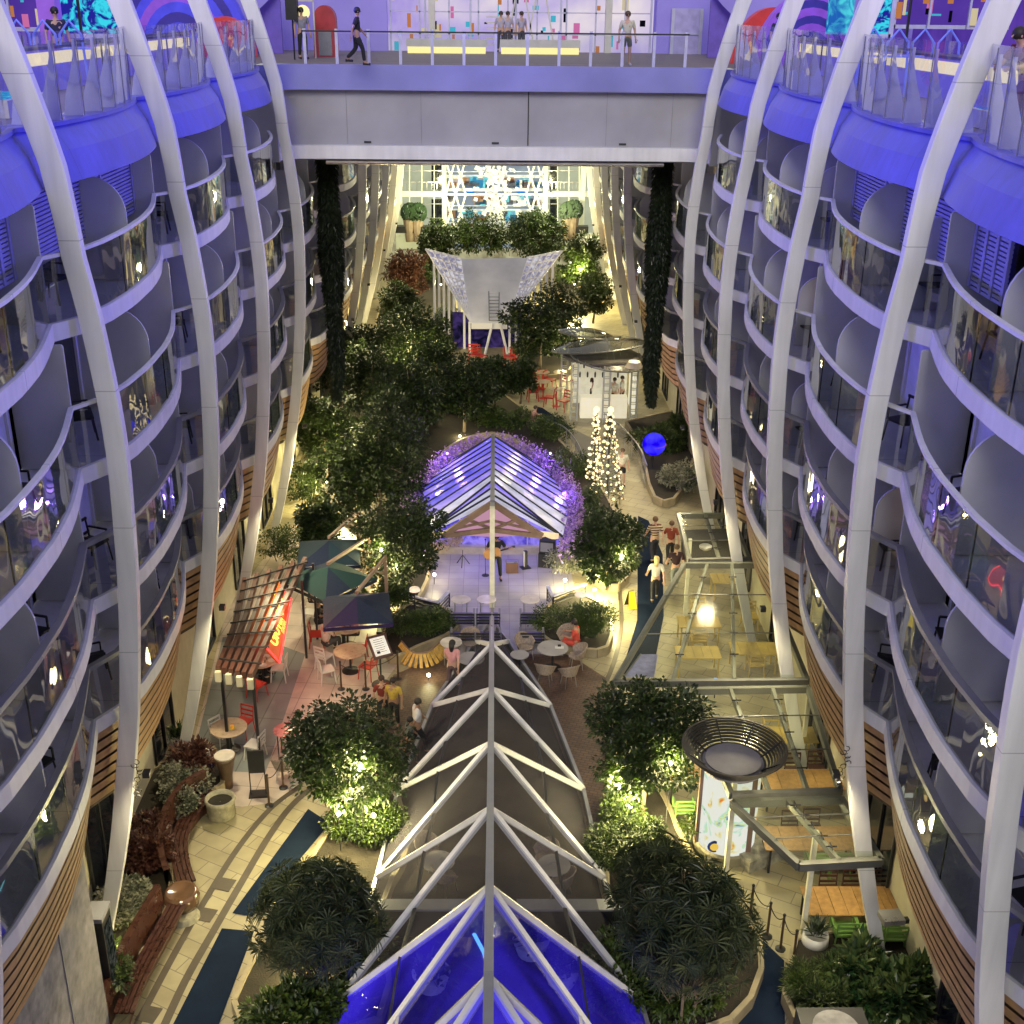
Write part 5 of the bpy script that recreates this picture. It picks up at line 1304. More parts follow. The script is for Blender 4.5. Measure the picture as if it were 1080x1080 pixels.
def text(s,size,mat,parent,loc,rot,name='lettering',ext=.01,align='CENTER'):
    cu=bpy.data.curves.new('t','FONT'); cu.body=s; cu.size=size; cu.extrude=ext; cu.align_x=align; cu.align_y='CENTER'
    t_=bpy.data.objects.new('t',cu); COL.objects.link(t_); dg=bpy.context.evaluated_depsgraph_get(); me=bpy.data.meshes.new_from_object(t_.evaluated_get(dg)); bpy.data.objects.remove(t_)
    me.materials.clear(); me.materials.append(mat); o=bpy.data.objects.new(name,me); COL.objects.link(o); o.parent=parent; o.location=loc; o.rotation_euler=rot; return o
text("Giovanni's",.72,NEY,ns,(0,0.0,.08),(PI/2,0,0)); text('ITALIAN',.2,NEO,ns,(0,0.0,-.24),(PI/2,0,0))
for s_ in (0,):
    fr=MB(); L=ln/2
    fr.tube([(-L,0,-.34),(L,0,-.34),(L,0,.34),(-L,0,.34)],.022,6,closed=True); fr.build('neon_tube',NER,ns)
tp=MB(); 
for k in range(-4,5):
    tp.box((k*ln/9,.1,.36),(ln/12,.4,.03))
tp.build('lit_top',emis('orange_glow',(1,.22,.03),1.6),ns)
# ---------------------------------------------------------------- barriers, stands, bins, benches
def post_line(pts,label,chain=True,h=.95,name='chain_post'):
    prev=None
    for i,(x,y) in enumerate(pts):
        p=G(x,y); o=empty('chain_post',(p.x,p.y,0),0,label,'post',label+' row')
        MB().tube([(0,0,0),(0,0,h)],.03,8).build('shaft',pbr('bronze',(.09,.055,.035),.4,metal=.4),o); MB().ball((0,0,h+.02),.04,8,6).build('finial',BLACK,o); MB().lathe([(.01,0),(.12,0),(.12,.02),(.03,.04)],n=12).build('base',DARKM,o)
        if prev is not None and chain:
            L=[]; 
            for k in range(11):
                t=k/10; q=prev.lerp(p,t); L.append((q.x-p.x,q.y-p.y,h-.06-.28*4*t*(1-t)*.6))
            MB().tube(L,.013,5).build('chain',DARKM,o)
        prev=p
post_line([(284,850),(299,831),(315,814)],'dark chain post at the lower terrace corner')
post_line([(360,727),(386,727),(420,716)],'dark post at the menu stand edge of the terrace')
post_line([(791,969),(809,988),(823,1001),(836,1018)],'dark chain post beside the lower right path')
def menu(px,py,label,tilt,rz,col,h=1.25,w=.62,d=.78):
    p=G(px,py); o=empty('menu_stand',(p.x,p.y,0),rz,label,'sign'); MB().tube([(0,0,0),(0,0,h)],.03,8).build('post',DARKM,o); MB().lathe([(.01,0),(.30,0),(.30,.02),(.04,.05)],n=20).build('base',DARKM,o)
    q=MB(); q.box((0,0,0),(w,.05,d),0); b=q.build('board',pbr('menu_wood',(.10,.05,.035),.4),o,loc=(0,0,h+.1)); b.rotation_euler=(-tilt,0,0)
    q=MB(); q.box((0,-.035,0),(w*.78,.02,d*.78)); pg_=q.build('page',col,b)
    q=MB(); 
    for k in range(7): q.box((-.03*(k%2),-.05,.22-.07*k),(w*.5,.004,.012))
    q.box((-.12,-.05,-.2),(.1,.004,.08)); q.build('print',BLACK,pg_); return o
menu(402,722,'menu stand with a lit white page tilted up on a wooden frame',.9,.5,pbr('menu_page',(.75,.72,.65),.5,emit=(.9,.88,.8),es=.4))
o=empty('sign_stand',G(273,838),.1,'black upright sign stand seen from behind near the brown bin','sign'); MB().box((0,0,1.05),(.42,.04,.7)).build('panel',BLACK,o)
for x in (-.2,.2): MB().bar((x,0,0),(x,0,1.4),.03,.03).build('leg',BLACK,o)
MB().box((0,0,.02),(.5,.35,.03)).build('base',BLACK,o)
o=empty('litter_bin',G(240,830),.3,'curved brown cone shaped bin with pale top on the terrace','bin'); MB().lathe([(.15,0),(.17,.4),(.25,.85),(.30,1.0),(.28,1.0)],n=20).build('body',pbr('bin_brown',(.10,.06,.035),.4,var=.3),o,True); MB().lathe([(.01,1.0),(.27,1.0),(.27,1.03),(.01,1.04)],n=20).build('lid',T_PALE,o)
STN=pbr('rough_stone',(.28,.26,.19),.8,var=.35,vscale=6,bump=.8,bscale=14)
o=empty('stone_planter',G(234,862),0,'empty round rough stone planter at the bench end','planter'); MB().lathe([(.24,0),(.36,.1),(.36,.5),(.40,.55),(.38,.62),(.33,.62),(.32,.5),(.01,.48)],n=22).build('pot',STN,o,True); MB().lathe([(.01,.5),(.32,.5)],n=16,cap=False).build('soil',SOIL,o)
o=empty('stone_planter',G(193,958),0,'round dark glazed planter between the two benches','planter'); MB().lathe([(.2,0),(.38,.12),(.42,.35),(.36,.52),(.31,.5),(.01,.45)],n=22).build('pot',pbr('glazed_brown',(.13,.07,.04),.12,var=.3,coat=.6),o,True); MB().lathe([(.30,0),(.36,.0),(.3,.13)],(0.12,-.3,0),12).build('foot_stone',STN,o)
def bench(pix,label,z=.45):
    L=gline(pix,0,4); ox,oy=L[len(L)//2].x,L[len(L)//2].y; o=empty('curved_bench',(ox,oy,0),0,label,'bench'); L=[p-Vector((ox,oy,0)) for p in L]
    nr=[]
    for i,p in enumerate(L):
        d=L[min(i+1,len(L)-1)]-L[max(i-1,0)]; n_=Vector((-d.y,d.x,0)).normalized()
        if n_.x<0: n_=-n_
        nr.append(n_)
    BR_=pbr('bench_red',(.05,.016,.011),.28,var=.25,vscale=6,coat=.3)
    s=MB()
    for k in range(4):
        a=[p+n_*(.08+.11*k)+Vector((0,0,z)) for p,n_ in zip(L,nr)]; b=[p+n_*(.17+.11*k)+Vector((0,0,z)) for p,n_ in zip(L,nr)]
        s.strip(a,b); s.strip([q-Vector((0,0,.05)) for q in b],[q-Vector((0,0,.05)) for q in a]); s.strip(b,[q-Vector((0,0,.05)) for q in b]); s.strip([q-Vector((0,0,.05)) for q in a],a)
    s.build('seat',BR_,o)
    b=MB(); A=[p+Vector((0,0,.1)) for p in L]; B=[p-n_*.06+Vector((0,0,.95)) for p,n_ in zip(L,nr)]; b.strip(A,B); b.strip(B,[q-n_*.14 for q,n_ in zip(B,nr)]); b.strip([q-n_*.14 for q,n_ in zip(B,nr)],[p-n_*.1 for p,n_ in zip(A,nr)])
    b.build('backrest',BR_,o)
    f=MB(); F=[p+n_*.44 for p,n_ in zip(L,nr)]; f.strip([q+Vector((0,0,z-.05)) for q in F],[q+Vector((0,0,.0))-n_*.1 for q,n_ in zip(F,nr)]); f.build('front_panel',pbr('bench_dark',(.07,.025,.02),.4),o)
    return o
bench([(222,846),(202,858),(186,880),(178,905),(180,930),(186,950)],'curved red brown bench in front of the speckled shrubs')
bench([(176,968),(164,990),(150,1015),(132,1050),(118,1085)],'second red brown bench running to the bottom edge')
# potted plants
def potted(px,py,label,h,mat,leafm,spiky=True,r=.24):
    o=empty('potted_plant',G(px,py),0,label,'potted plant'); MB().lathe([(r*.7,0),(r,.25),(r*.95,.5),(r*.8,.5),(r*.7,.42),(.01,.42)],n=20).build('pot',mat,o,True)
    m=MB(); rnd=random.Random(px)
    for k in range(70):
        a=rnd.uniform(0,6.28); e=rnd.uniform(.3,1.3); d=Vector((math.cos(a)*math.cos(e),math.sin(a)*math.cos(e),math.sin(e)))
        leaf(m,Vector((rnd.uniform(-.1,.1),rnd.uniform(-.1,.1),.44+rnd.uniform(0,h*.4))),d,Vector((0,0,1)),h*rnd.uniform(.5,.9),.03)
    m.build('foliage',leafm,o)
potted(190,795,'white pot with spiky plant at the left arcade wall',.55,WHM,LFG)
potted(858,1003,'round white pot with spiky dark plant by the canopy post',.5,WHM,LFP,r=.3)
potted(628,596,'tall planter with grey leaves right of the stage loudspeaker',.6,STN,LFW)
# wet floor sign
o=empty('wet_floor_sign',G(665,640),.3,'yellow A-frame floor sign standing on the path edge','sign')
for s in (-1,1):
    q=MB(); q.quad((-.16,s*.2,0),(.16,s*.2,0),(.10,s*.02,.62),(-.10,s*.02,.62)); q.build('panel',pbr('sign_yellow',(.75,.6,.02),.4,emit=(.8,.65,.05),es=.15) if s<0 else BLACK,o)
q=MB(); q.tri((-.06,-.135,.22),(.06,-.135,.22),(0,-.09,.38)); q.build('warning_mark',BLACK,o)
# slatted fences by the stage
def slat_fence(pix,label,h=.55):
    L=[G(x,y) for x,y in pix]; o=empty('slatted_fence',(L[0].x,L[0].y,0),0,label,'fence'); q=MB(); w_=MB()
    for a,b in zip(L,L[1:]):
        a=a-Vector((L[0].x,L[0].y,0)); b=b-Vector((L[0].x,L[0].y,0))
        for k in range(4): q.bar(a+Vector((0,0,.12+k*h/4)),b+Vector((0,0,.12+k*h/4)),.03,.05)
        w_.bar(a+Vector((0,0,h+.06)),b+Vector((0,0,h+.06)),.10,.04); q.bar(a,a+Vector((0,0,h)),.05,.05); q.bar(b,b+Vector((0,0,h)),.05,.05)
    q.build('slats',DARKM,o); w_.build('cap_rail',FIN,o)
slat_fence([(423,642),(463,652),(474,640)],'dark slatted fence angled around the left hedge corner'); slat_fence([(617,632),(583,645),(577,634)],'dark slatted fence angled around the right hedge corner')
# stage equipment
o=empty('loudspeaker',G(577,597),-.2,'black speaker cabinet on its box at the right of the stage','loudspeaker'); MB().box((0,0,.3),(.62,.45,.56)).build('lower_cabinet',BLACK,o); MB().box((0,0,.88),(.56,.42,.5)).build('upper_cabinet',BLACK,o); q=MB(); q.quad((-.24,-.212,.68),(.24,-.212,.68),(.24,-.212,1.05),(-.24,-.212,1.05)); q.build('grille',RAILG,o)
o=empty('guitar_amplifier',G(540,603),.05,'small brown guitar amplifier on the stage','amplifier'); MB().box((0,0,.22),(.45,.3,.42)).build('case',pbr('amp_brown',(.14,.07,.05),.6),o); MB().box((0,-.03,.44),(.42,.2,.03)).build('control_panel',STEEL,o)
o=empty('monitor_wedge',G(554,599),.4,'black and white stand beside the amplifier','equipment stand'); MB().box((0,0,.35),(.12,.14,.7)).build('column',BLACK,o); MB().box((-.07,-.03,.4),(.03,.1,.6)).build('white_face',WHM,o); MB().box((0,0,.02),(.35,.3,.03)).build('base',BLACK,o)
def tripod(px,py,label):
    o=empty('instrument_stand',G(px,py),0,label,'stand')
    for k in range(3): a=k*2.1+.4; MB().tube([(0,0,.42),(.28*math.cos(a),.28*math.sin(a),0)],.016,6).build('leg',BLACK,o)
    MB().tube([(0,0,.38),(0,0,.62)],.014,6).build('stem',BLACK,o)
tripod(488,596,'black folded tripod stand left on the stage'); 
ms=empty('microphone_stand',G(512,607),0,'thin black microphone stand in front of the guitarist','stand'); MB().tube([(0,0,.02),(0,0,1.45)],.012,6).build('pole',BLACK,ms); MB().lathe([(.01,0),(.14,0),(.14,.02),(.02,.03)],n=12).build('base',BLACK,ms); MB().ball((0,-.03,1.48),.035,8,6).build('microphone',DARKM,ms)
gt=empty('guitar',(0,0,0),0,'acoustic guitar held by the guitarist in black','guitar'); gp=G(523,611); gt.location=(gp.x-.02,gp.y-.25,1.22); gt.rotation_euler=(0,-.32,0)
q=MB(); q.mi=0
for (cx,r1,r2) in ((-.24,.20,.24),(.03,.16,.18)):
    q.lathe([(.01,-.05),(r1,-.05),(r1,.05),(.01,.05)],(0,0,0),18)
    k_=len(q.v)-18*4
    for i in range(k_,len(q.v)): x,y,z=q.v[i]; q.v[i]=(cx+x,z,y)
q.build('body',pbr('guitar_wood',(.5,.26,.09),.3,var=.2),gt); MB().box((.40,-.0,0),(.5,.03,.05)).build('neck',DARKM,gt); MB().box((.68,0,0),(.12,.03,.08)).build('head',DARKM,gt)
# garden lamps
for px,py,l in ((438,655,'mushroom lamp on thin post above the left hedge'),(611,660,'mushroom lamp on thin post above the right hedge'),(728,430,'pale lantern on a post among the reeds')):
    o=empty('garden_lamp',G(px,py),0,l,'lamp'); MB().tube([(0,0,0),(0,0,1.15)],.025,6).build('post',DARKM,o); MB().lathe([(.05,1.12),(.2,1.18),(.16,1.26),(.02,1.32)],n=14).build('shade',pbr('lamp_shade',(.6,.5,.45),.5,emit=(.9,.75,.55),es=.5),o)
o=empty('lantern',G(349,560),.1,'dark framed lantern glowing yellow behind the farthest parasol','lantern')
MB().lathe([(.12,.25),(.2,.9),(.1,.95)],n=4).build('glass_body',emis('lantern_yellow',(1,.7,.2),1.2),o); q=MB(); 
for k in range(4): a=k*PI/2; q.bar((.13*math.cos(a),.13*math.sin(a),0),(.22*math.cos(a),.22*math.sin(a),.95),.04,.04)
q.lathe([(.24,.92),(.14,1.05),(.02,1.1)],n=4); q.build('frame',BLACK,o)
o=empty('blue_glass_ball',G(688,498),0,'glowing blue glass ball on a stem among the reeds','sculpture'); MB().ball((0,0,1.35),.52,22,14).build('ball',lit('blue_ball',(.01,.0,.7),(.06,.05,1),1.3,1.2,.4),o,True); MB().tube([(0,0,0),(0,0,.9)],.04,8).build('stem',DARKM,o)
q=MB(); q.ball((.04,0,1.35),.53,18,10,(1,1,.12)); q.build('equator_band',emis('pinkline',(.5,.15,.8),.5),o)
# string light cones
def cone(px,py,h,r,label,seed):
    o=empty('light_cone',G(px,py),0,label,'light tree'); rnd=random.Random(seed)
    MB().tube([(0,0,0),(0,0,h)],.03,6).build('mast',DARKM,o); g_=MB(); lt=MB()
    for k in range(8): a=k*PI/4; g_.tube([(r*math.cos(a),r*math.sin(a),0),(0,0,h)],.012,4)
    turns=13
    bm_=emis('bulb_cream',(1,.80,.42),2.0); msh=[]
    for rr_ in (.035,.05,.07):
        q=MB(); q.ball((0,0,0),rr_,6,4); ob=q.build('bulb',bm_,o); msh.append(ob)
    spots=[]
    for k in range(130):
        t=k/129; a=t*turns*2*PI; rr=r*(1-t)+.03; z=h*t; j=lambda: rnd.uniform(-.07,.07)
        spots.append((rr*math.cos(a)+j(),rr*math.sin(a)+j(),z+.02+j()))
    spots.sort(key=lambda p_: p_[1])
    for k,p_ in enumerate(spots):
        if k<3: msh[k].location=p_
        elif k<90:
            ob=msh[k%3].copy(); COL.objects.link(ob); ob.location=p_
        else: lt.ball(p_,rnd.choice((.035,.05,.05)),6,4)
    sp=[(r*(1-t/200)*math.cos(t/200*turns*2*PI),r*(1-t/200)*math.sin(t/200*turns*2*PI),h*t/200) for t in range(201)]
    g_.tube(sp,.01,4); g_.build('wire_frame',DARKM,o); tag(lt.build('bulbs',emis('bulb_cream',(1,.80,.42),2.0),o),kind='stuff')
    gl_=MB(); rnd=random.Random(seed+1)
    for k in range(900):
        t=rnd.random()**1.4; a=rnd.uniform(0,6.28); leaf(gl_,Vector((r*.8*(1-t)*math.cos(a),r*.8*(1-t)*math.sin(a),h*t)),rdir(rnd),rdir(rnd),.1,.02)
    gl_.build('greenery',LF2,o)
    MB().ball((0,0,h+.05),.13,8,6).build('top_light',emis('bulb_cream',(1,.88,.55),5.5),o)
    d=bpy.data.lights.new('lamp','POINT'); d.energy=70; d.color=(1,.85,.5); d.shadow_soft_size=.4; l=bpy.data.objects.new('lamp',d); COL.objects.link(l); l.parent=o; l.location=(.0,-.9,h*.4)
cone(626,513,3.5,.34,'slimmer cone of string lights left beside the path',1); cone(640,527,4.0,.72,'wide cone of string lights nearer the man in white',2)
# path handrails
def handrail(pix,label,h=.95):
    L=gline(pix,0,5); o=empty('handrail',(L[0].x,L[0].y,0),0,label,'handrail'); c=Vector((L[0].x,L[0].y,0)); L=[p-c for p in L]
    MB().tube([p+Vector((0,0,h)) for p in L],.035,6).build('top_rail',STEEL,o)
    for i in range(0,len(L),2): MB().tube([L[i],L[i]+Vector((.0,0,h))],.02,5).build('baluster',STEEL,o)
    q=MB(); 
    for zz in (.3,.6): q.tube([p+Vector((0,0,zz)) for p in L],.012,4)
    q.build('mid_rails',STEEL,o)
handrail([(637,455),(655,470),(672,490),(681,512)],'curved steel handrail on the right of the garden path'); handrail([(576,462),(594,470),(607,485),(615,503)],'curved steel handrail on the left of the garden path')
# ---------------------------------------------------------------- poster column and bowl lamp
pc=empty('poster_column',G(764,893),0,'round poster column with glowing colourful panels','advertising column')
PCM,t,out=nt('poster_glow'); g=N(t,'ShaderNodeNewGeometry'); v=N(t,'ShaderNodeTexVoronoi'); v.inputs['Scale'].default_value=2.2; t.links.new(g.outputs['Position'],v.inputs['Vector'])
no=N(t,'ShaderNodeTexNoise'); no.inputs['Scale'].default_value=2.0; no.inputs['Distortion'].default_value=1; t.links.new(g.outputs['Position'],no.inputs['Vector'])
cr=N(t,'ShaderNodeValToRGB'); E=cr.color_ramp.elements; E[0].position=.30; E[0].color=(.9,.25,.05,1); E[1].position=.72; E[1].color=(.05,.3,.8,1)
for pos,c_ in ((.34,(.85,.75,.25,1)),(.40,(.92,.93,.78,1)),(.58,(.93,.93,.85,1)),(.63,(.5,.85,.6,1)),(.67,(.85,.9,.3,1))): e=E.new(pos); e.color=c_
t.links.new(no.outputs[0],cr.inputs[0]); em=N(t,'ShaderNodeEmission'); em.inputs[1].default_value=.85; t.links.new(cr.outputs[0],em.inputs[0]); t.links.new(em.outputs[0],out.inputs[0])
for k in range(3):
    q=MB(); A=[];B=[]
    for i in range(13):
        a=-PI/2-1.02+k*2.09+ -1.0*0+ i/12*1.95-.35; A.append((.72*math.cos(a),.72*math.sin(a),.28)); B.append((.72*math.cos(a),.72*math.sin(a),2.45))
    q.strip(A,B); q.build('poster_panel',PCM,pc)
    a=-PI/2-1.02+k*2.09-.42; MB().box((.735*math.cos(a),.735*math.sin(a),1.35),(.12,.12,2.3)).build('rib_post',GBR,pc)
MB().lathe([(.01,0),(.80,0),(.80,.24),(.72,.28),(.01,.28)],n=30).build('base',pbr('column_base',(.20,.18,.12),.5),pc); MB().lathe([(.01,2.45),(.76,2.45),(.78,2.55),(.01,2.62)],n=30).build('cap',GBR,pc)
q=MB(); q.ball((-.40,-.645,.5),.11,14,8,(1,.15,1)); q.build('sun_emblem',emis('emblem_yellow',(.9,.6,.1),.9),pc); q=MB(); q.lathe([(.12,-.01),(.17,-.01),(.17,.01),(.12,.01)],n=16)
for i in range(len(q.v)): x,y,z=q.v[i]; q.v[i]=(-.40+x,-.62+z,.5+y)
q.build('emblem_ring',pbr('emblem_navy',(.02,.05,.25),.5),pc)
o=empty('stone_block',G(800,905),.5,'low rough stone plinth beside the poster column','stone block'); MB().box((0,0,.17),(1.2,.7,.34)).build('block',STN,o)
bl=empty('bowl_lamp',G(753,905),0,'wide ringed bowl lamp on a post above the poster column','lamp')
MB().tube([(0,0,0),(.0,0,3.45)],.075,10).build('post',GBR,bl)
cz=G(774,795,3.75); bp=bl.location; dx,dy=cz.x-bp.x,cz.y-bp.y
q=MB()
for k in range(9):
    t=k/8; r_=.72+.46*t**.8; z=3.55+.40*t; q.lathe([(r_-.022,z-.02),(r_+.022,z-.02),(r_+.022,z+.02),(r_-.022,z+.02),(r_-.022,z-.02)],(dx,dy,0),44,cap=False)
q.build('bowl_rings',pbr('ring_dark',(.05,.045,.04),.4,metal=.3),bl); 
q=MB(); 
for k in range(8): a=k*PI/4+.2; q.bar((dx+.6*math.cos(a),dy+.6*math.sin(a),3.5),(dx+1.17*math.cos(a),dy+1.17*math.sin(a),3.94),.03,.03)
q.bar((0,0,3.4),(dx,dy,3.45),.12,.1); q.build('bowl_struts',DARKM,bl)
MB().lathe([(.3,3.36),(.74,3.47),(.76,3.55),(.64,3.57),(.64,3.61),(.01,3.63)],(dx,dy,0),40).build('bowl_pan',pbr('pan_grey',(.16,.155,.18),.5,var=.15),bl)
# ---------------------------------------------------------------- glass roofs over the right terrace
RG=glass('roof_glass_film',(.84,.88,.82),.0,ripple=.03,rough=.15,alpha=.03,acol=(.6,.58,.5)); BM=pbr('roof_beam',(.13,.13,.12),.4,metal=.2,var=.15); PWH=pbr('post_cream',(.6,.57,.45),.45)
ZR=3.15
def roof(cor,label,ribs,posts,z=ZR):
    P=[G(x,y,z) for x,y in cor]; c=P[2].copy(); c.z=0; o=empty('glass_roof',c,0,label,'glass roof'); P=[p-c for p in P]
    q=MB(); q.quad(P[0],P[1],P[2],P[3]); q.build('glazing',RG,o)
    for a,b,w in ((0,1,.12),(2,3,.14),(0,3,.12),(1,2,.12)):
        q=MB(); q.bar(P[a]+Vector((0,0,-.14)),P[b]+Vector((0,0,-.14)),w,.18); q.build('edge_beam',BM,o)
    for t in ribs:
        q=MB(); a=P[0].lerp(P[1],t); b=P[3].lerp(P[2],t); q.bar(a+Vector((0,0,-.12)),b+Vector((0,0,-.12)),.09,.14); q.build('rafter',BM,o)
        f=MB()
        for k in range(1,6):
            p=a.lerp(b,k/6)+Vector((0,0,.03)); f.bar(p+Vector((-.12,0,0)),p+Vector((.12,0,0)),.02,.03); f.bar(p+Vector((0,-.12,0)),p+Vector((0,.12,0)),.02,.03); f.ball(p,.03,6,4)
        f.build('spider_fittings',DARKM,o)
    for k in range(1,3):
        q=MB(); q.bar(P[0].lerp(P[3],k/3)+Vector((0,0,.02)),P[1].lerp(P[2],k/3)+Vector((0,0,.02)),.025,.025); q.build('glass_joint',BM,o)
    for (x,y) in posts:
        b=G(x,y)-c; q=MB(); q.box((b.x,b.y,z/2-.1),(.11,.11,z-.2)); q.build('post',PWH,o)
    return o
roof([(722,592),(803,592),(852,714),(648,716)],'largest glass roof over the right terrace, farthest one',(.3,.62),[(722,650),(845,800)])
roof([(726,724),(853,722),(887,830),(772,834)],'middle glass roof behind the bowl lamp',(.35,.7),[(775,905)])
roof([(772,842),(888,838),(930,903),(843,908)],'lowest glass roof reaching towards the camera',(.5,),[(846,988),(765,925)])
roof([(716,540),(772,540),(790,586),(728,588)],'small far glass roof above the dark bar counter',(.5,),[])
o=empty('bar_counter',G(745,590),.1,'dark bar counter with a white bowl at the far end of the terrace','counter'); MB().box((0,0,.5),(1.8,.9,1.0)).build('body',DARKM,o); MB().box((0,0,1.02),(1.95,1.0,.05)).build('worktop',BLACK,o)
o=empty('bowl',G(744,580,1.05),0,'white bowl on the dark bar counter','bowl'); MB().lathe([(.1,0),(.22,.08),(.24,.16),(.2,.1),(.01,.03)],n=16).build('shell',WHM,o)
o=empty('blue_light',G(755,718,.6),0,'small bright blue lamp under the glass roof edge','lamp'); MB().ball((0,0,0),.13,10,6,(1,1,.6)).build('bulb',emis('bluebulb',(.05,.35,1),2.5),o); MB().tube([(0,0,-.6),(0,0,-.05)],.02,6).build('stem',DARKM,o)
o=empty('blue_sunshade',G(690,712,0),.4,'blue white fabric panel at the left corner of the large glass roof','awning'); q=MB(); a,b,c_,d=[G(x,y,2.3)-o.location for x,y in ((676,690),(694,690),(690,714),(658,714))]; o.rotation_euler=(0,0,0); q.quad(a,b,c_,d); q.build('fabric',pbr('awn_blue',(.22,.22,.45),.6,var=.3,vscale=4),o); q=MB(); q.bar(a,d,.04,.04); q.bar((d.x,d.y,0),d,.05,.05); q.build('frame',BM,o)
o=empty('stone_table',G(882,1085,.9),0,'dark square pedestal with cracked round stone top at the bottom edge','pedestal table'); o.location.z=0; MB().box((0,0,.45),(1.35,1.1,.9)).build('box',pbr('ped_dark',(.04,.04,.045),.4),o); MB().lathe([(.01,.9),(.46,.9),(.46,.93),(.01,.935)],n=26).build('round_top',pbr('ped_stone',(.30,.29,.30),.5,var=.4,vscale=4),o)
# ---------------------------------------------------------------- kiosk
kc=G(640,420); K=empty('kiosk',(5.3,59.5,0),0,'brightly lit bar kiosk with rounded glass roof on lattice posts','kiosk')
def truss(x,y,h):
    q=MB(); r=.16
    for a in (-1,1):
        for b in (-1,1): q.bar((x+a*r,y+b*r,0),(x+a*r,y+b*r,h),.06,.06)
    n=int(h/.35)
    for i in range(n):
        for (a,b,c,d) in ((-1,-1,1,-1),(-1,1,1,1),(-1,-1,-1,1),(1,-1,1,1)): q.bar((x+a*r,y+b*r,i*h/n+.1),(x+c*r,y+d*r,i*h/n+.1),.04,.04)
    q.build('lattice_post',pbr('truss_grey',(.5,.5,.42),.4,var=.1),K)
for x,y,h in ((-1.6,1.4,3.0),(-1.25,-1.5,3.0),(.35,-1.85,3.0),(1.8,-1.3,3.0)): truss(x,y,h)
KG=glass('kiosk_glass',(.38,.42,.38),.2,ripple=.4,alpha=.15,acol=(.16,.15,.12))
def shell(cx,cy,cz,r,h,tx,ty,mat,nm,bars=7):
    # shallow tilted glass petal with parallel bars
    q=MB(); q.lathe([(r,0),(r*.9,h*.35),(r*.6,h*.8),(r*.25,h),(.01,h*1.02)],(0,0,0),28,1,.8,False)
    f=MB(); f.tube([(r*math.cos(a*PI/14),r*.8*math.sin(a*PI/14),0) for a in range(28)],.05,6,closed=True)
    for k in range(1,bars):
        x=r*(2*k/bars-1); w_=math.sqrt(max(0,r*r-x*x))*.8; zz=h*(1-(x/r)**2)
        f.tube([(x,-w_,.02),(x,-w_*.5,zz*.8),(x,0,zz+.02),(x,w_*.5,zz*.8),(x,w_,.02)],.03,5)
    M_=Matrix.Translation((cx,cy,cz))@Matrix.Rotation(tx,4,'X')@Matrix.Rotation(ty,4,'Y')
    for b_,m_,n_ in ((q,mat,nm),(f,BM,nm+'_frame')):
        b_.v=[tuple(M_@Vector(v)) for v in b_.v]; b_.build(n_,m_,K,n_==nm)
shell(.1,.4,3.35,2.45,.45,-.12,-.10,KG,'upper_glass_shell'); shell(.5,-.5,3.02,2.0,.35,.16,.14,pbr('louvre_shell_dark',(.06,.055,.05),.35,metal=.4),'lower_louvre_shell',11); shell(-.5,.9,3.85,1.5,.3,-.1,.12,KG,'top_glass_shell',5)
q=MB()
for k in range(14): w__=math.sqrt(max(0,2.0**2-(-1.9+.16*k)**2)); q.bar((.2-w__,-1.9+.16*k,3.02),(.2+w__,-1.9+.16*k,3.02),.05,.1)
q.build('louvred_eave',pbr('eave_dark',(.09,.08,.07),.4),K)
MB().box((.3,1.3,1.5),(2.8,.2,2.9)).build('back_wall',pbr('kiosk_glow',(.7,.7,.6),.5,emit=(1,.93,.66),es=.3),K)
MB().box((.3,-.9,.55),(2.4,.6,1.1)).build('counter',pbr('kiosk_counter',(.6,.58,.5),.4,emit=(1,.9,.6),es=.5),K); MB().box((1.9,0.3,1.2),(.15,2.0,2.3)).build('side_wall',pbr('kiosk_glow2',(.7,.7,.6),.5,emit=(1,.95,.7),es=.6),K)
q=MB(); 
for k in range(12): q.lathe([(.04,0),(.05,.2),(.02,.3)],(-.8+.2*k,1.1,1.5+.5*(k%2)),6)
q.build('bottles',DARKM,K)
o=empty('wall_sunshade',(6.9,57,3.1),.5,'cream arched shade on the right arcade wall','awning'); MB().lathe([(.0,.35),(.3,.28),(.45,0),(.43,0),(.28,.25)],n=14).build('hood',pbr('hood_cream',(.55,.48,.36),.6),o); MB().bar((0,0,.2),(.9,0,.2),.05,.05).build('bracket',DARKM,o)
# ---------------------------------------------------------------- left lower corner: marble wall and cabinet
o=empty('marble_wall',(-7.95,15.5,0),0,'pale veined marble wall panel at the bottom left corner','wall'); MB().box((0,0,2.7),(.2,6.2,5.4)).build('slab',pbr('marble',(.26,.25,.27),.12,var=.3,vscale=3.5,vcol=(.38,.37,.38)),o)
for yy in (-1.5,1.5): MB().box((.11,yy,2.0),(.02,.03,3.9)).build('joint',RAILG,o)
o=empty('wall_cabinet',(-8.05,19.3,0),0,'dark framed glass cabinet with a pale cap against the left wall','cabinet'); MB().box((0,0,1.2),(.35,.5,2.3)).build('case',BLACK,o); MB().box((0,0,2.42),(.38,.55,.10)).build('cap',RAILG,o); MB().box((.19,0,1.2),(.02,.35,2.0)).build('pane',lit('cab_pane',(.01,.015,.01),(.12,.12,.10),.6,4,2),o)
o=empty('wall_box',G(935,968,2.6),.1,'small pale grey metal box fixed to the right wall','box'); MB().box((.1,0,0),(.45,.35,.12)).build('housing',STEEL,o); MB().box((.35,0,-.1),(.25,.1,.1)).build('bracket',DARKM,o)
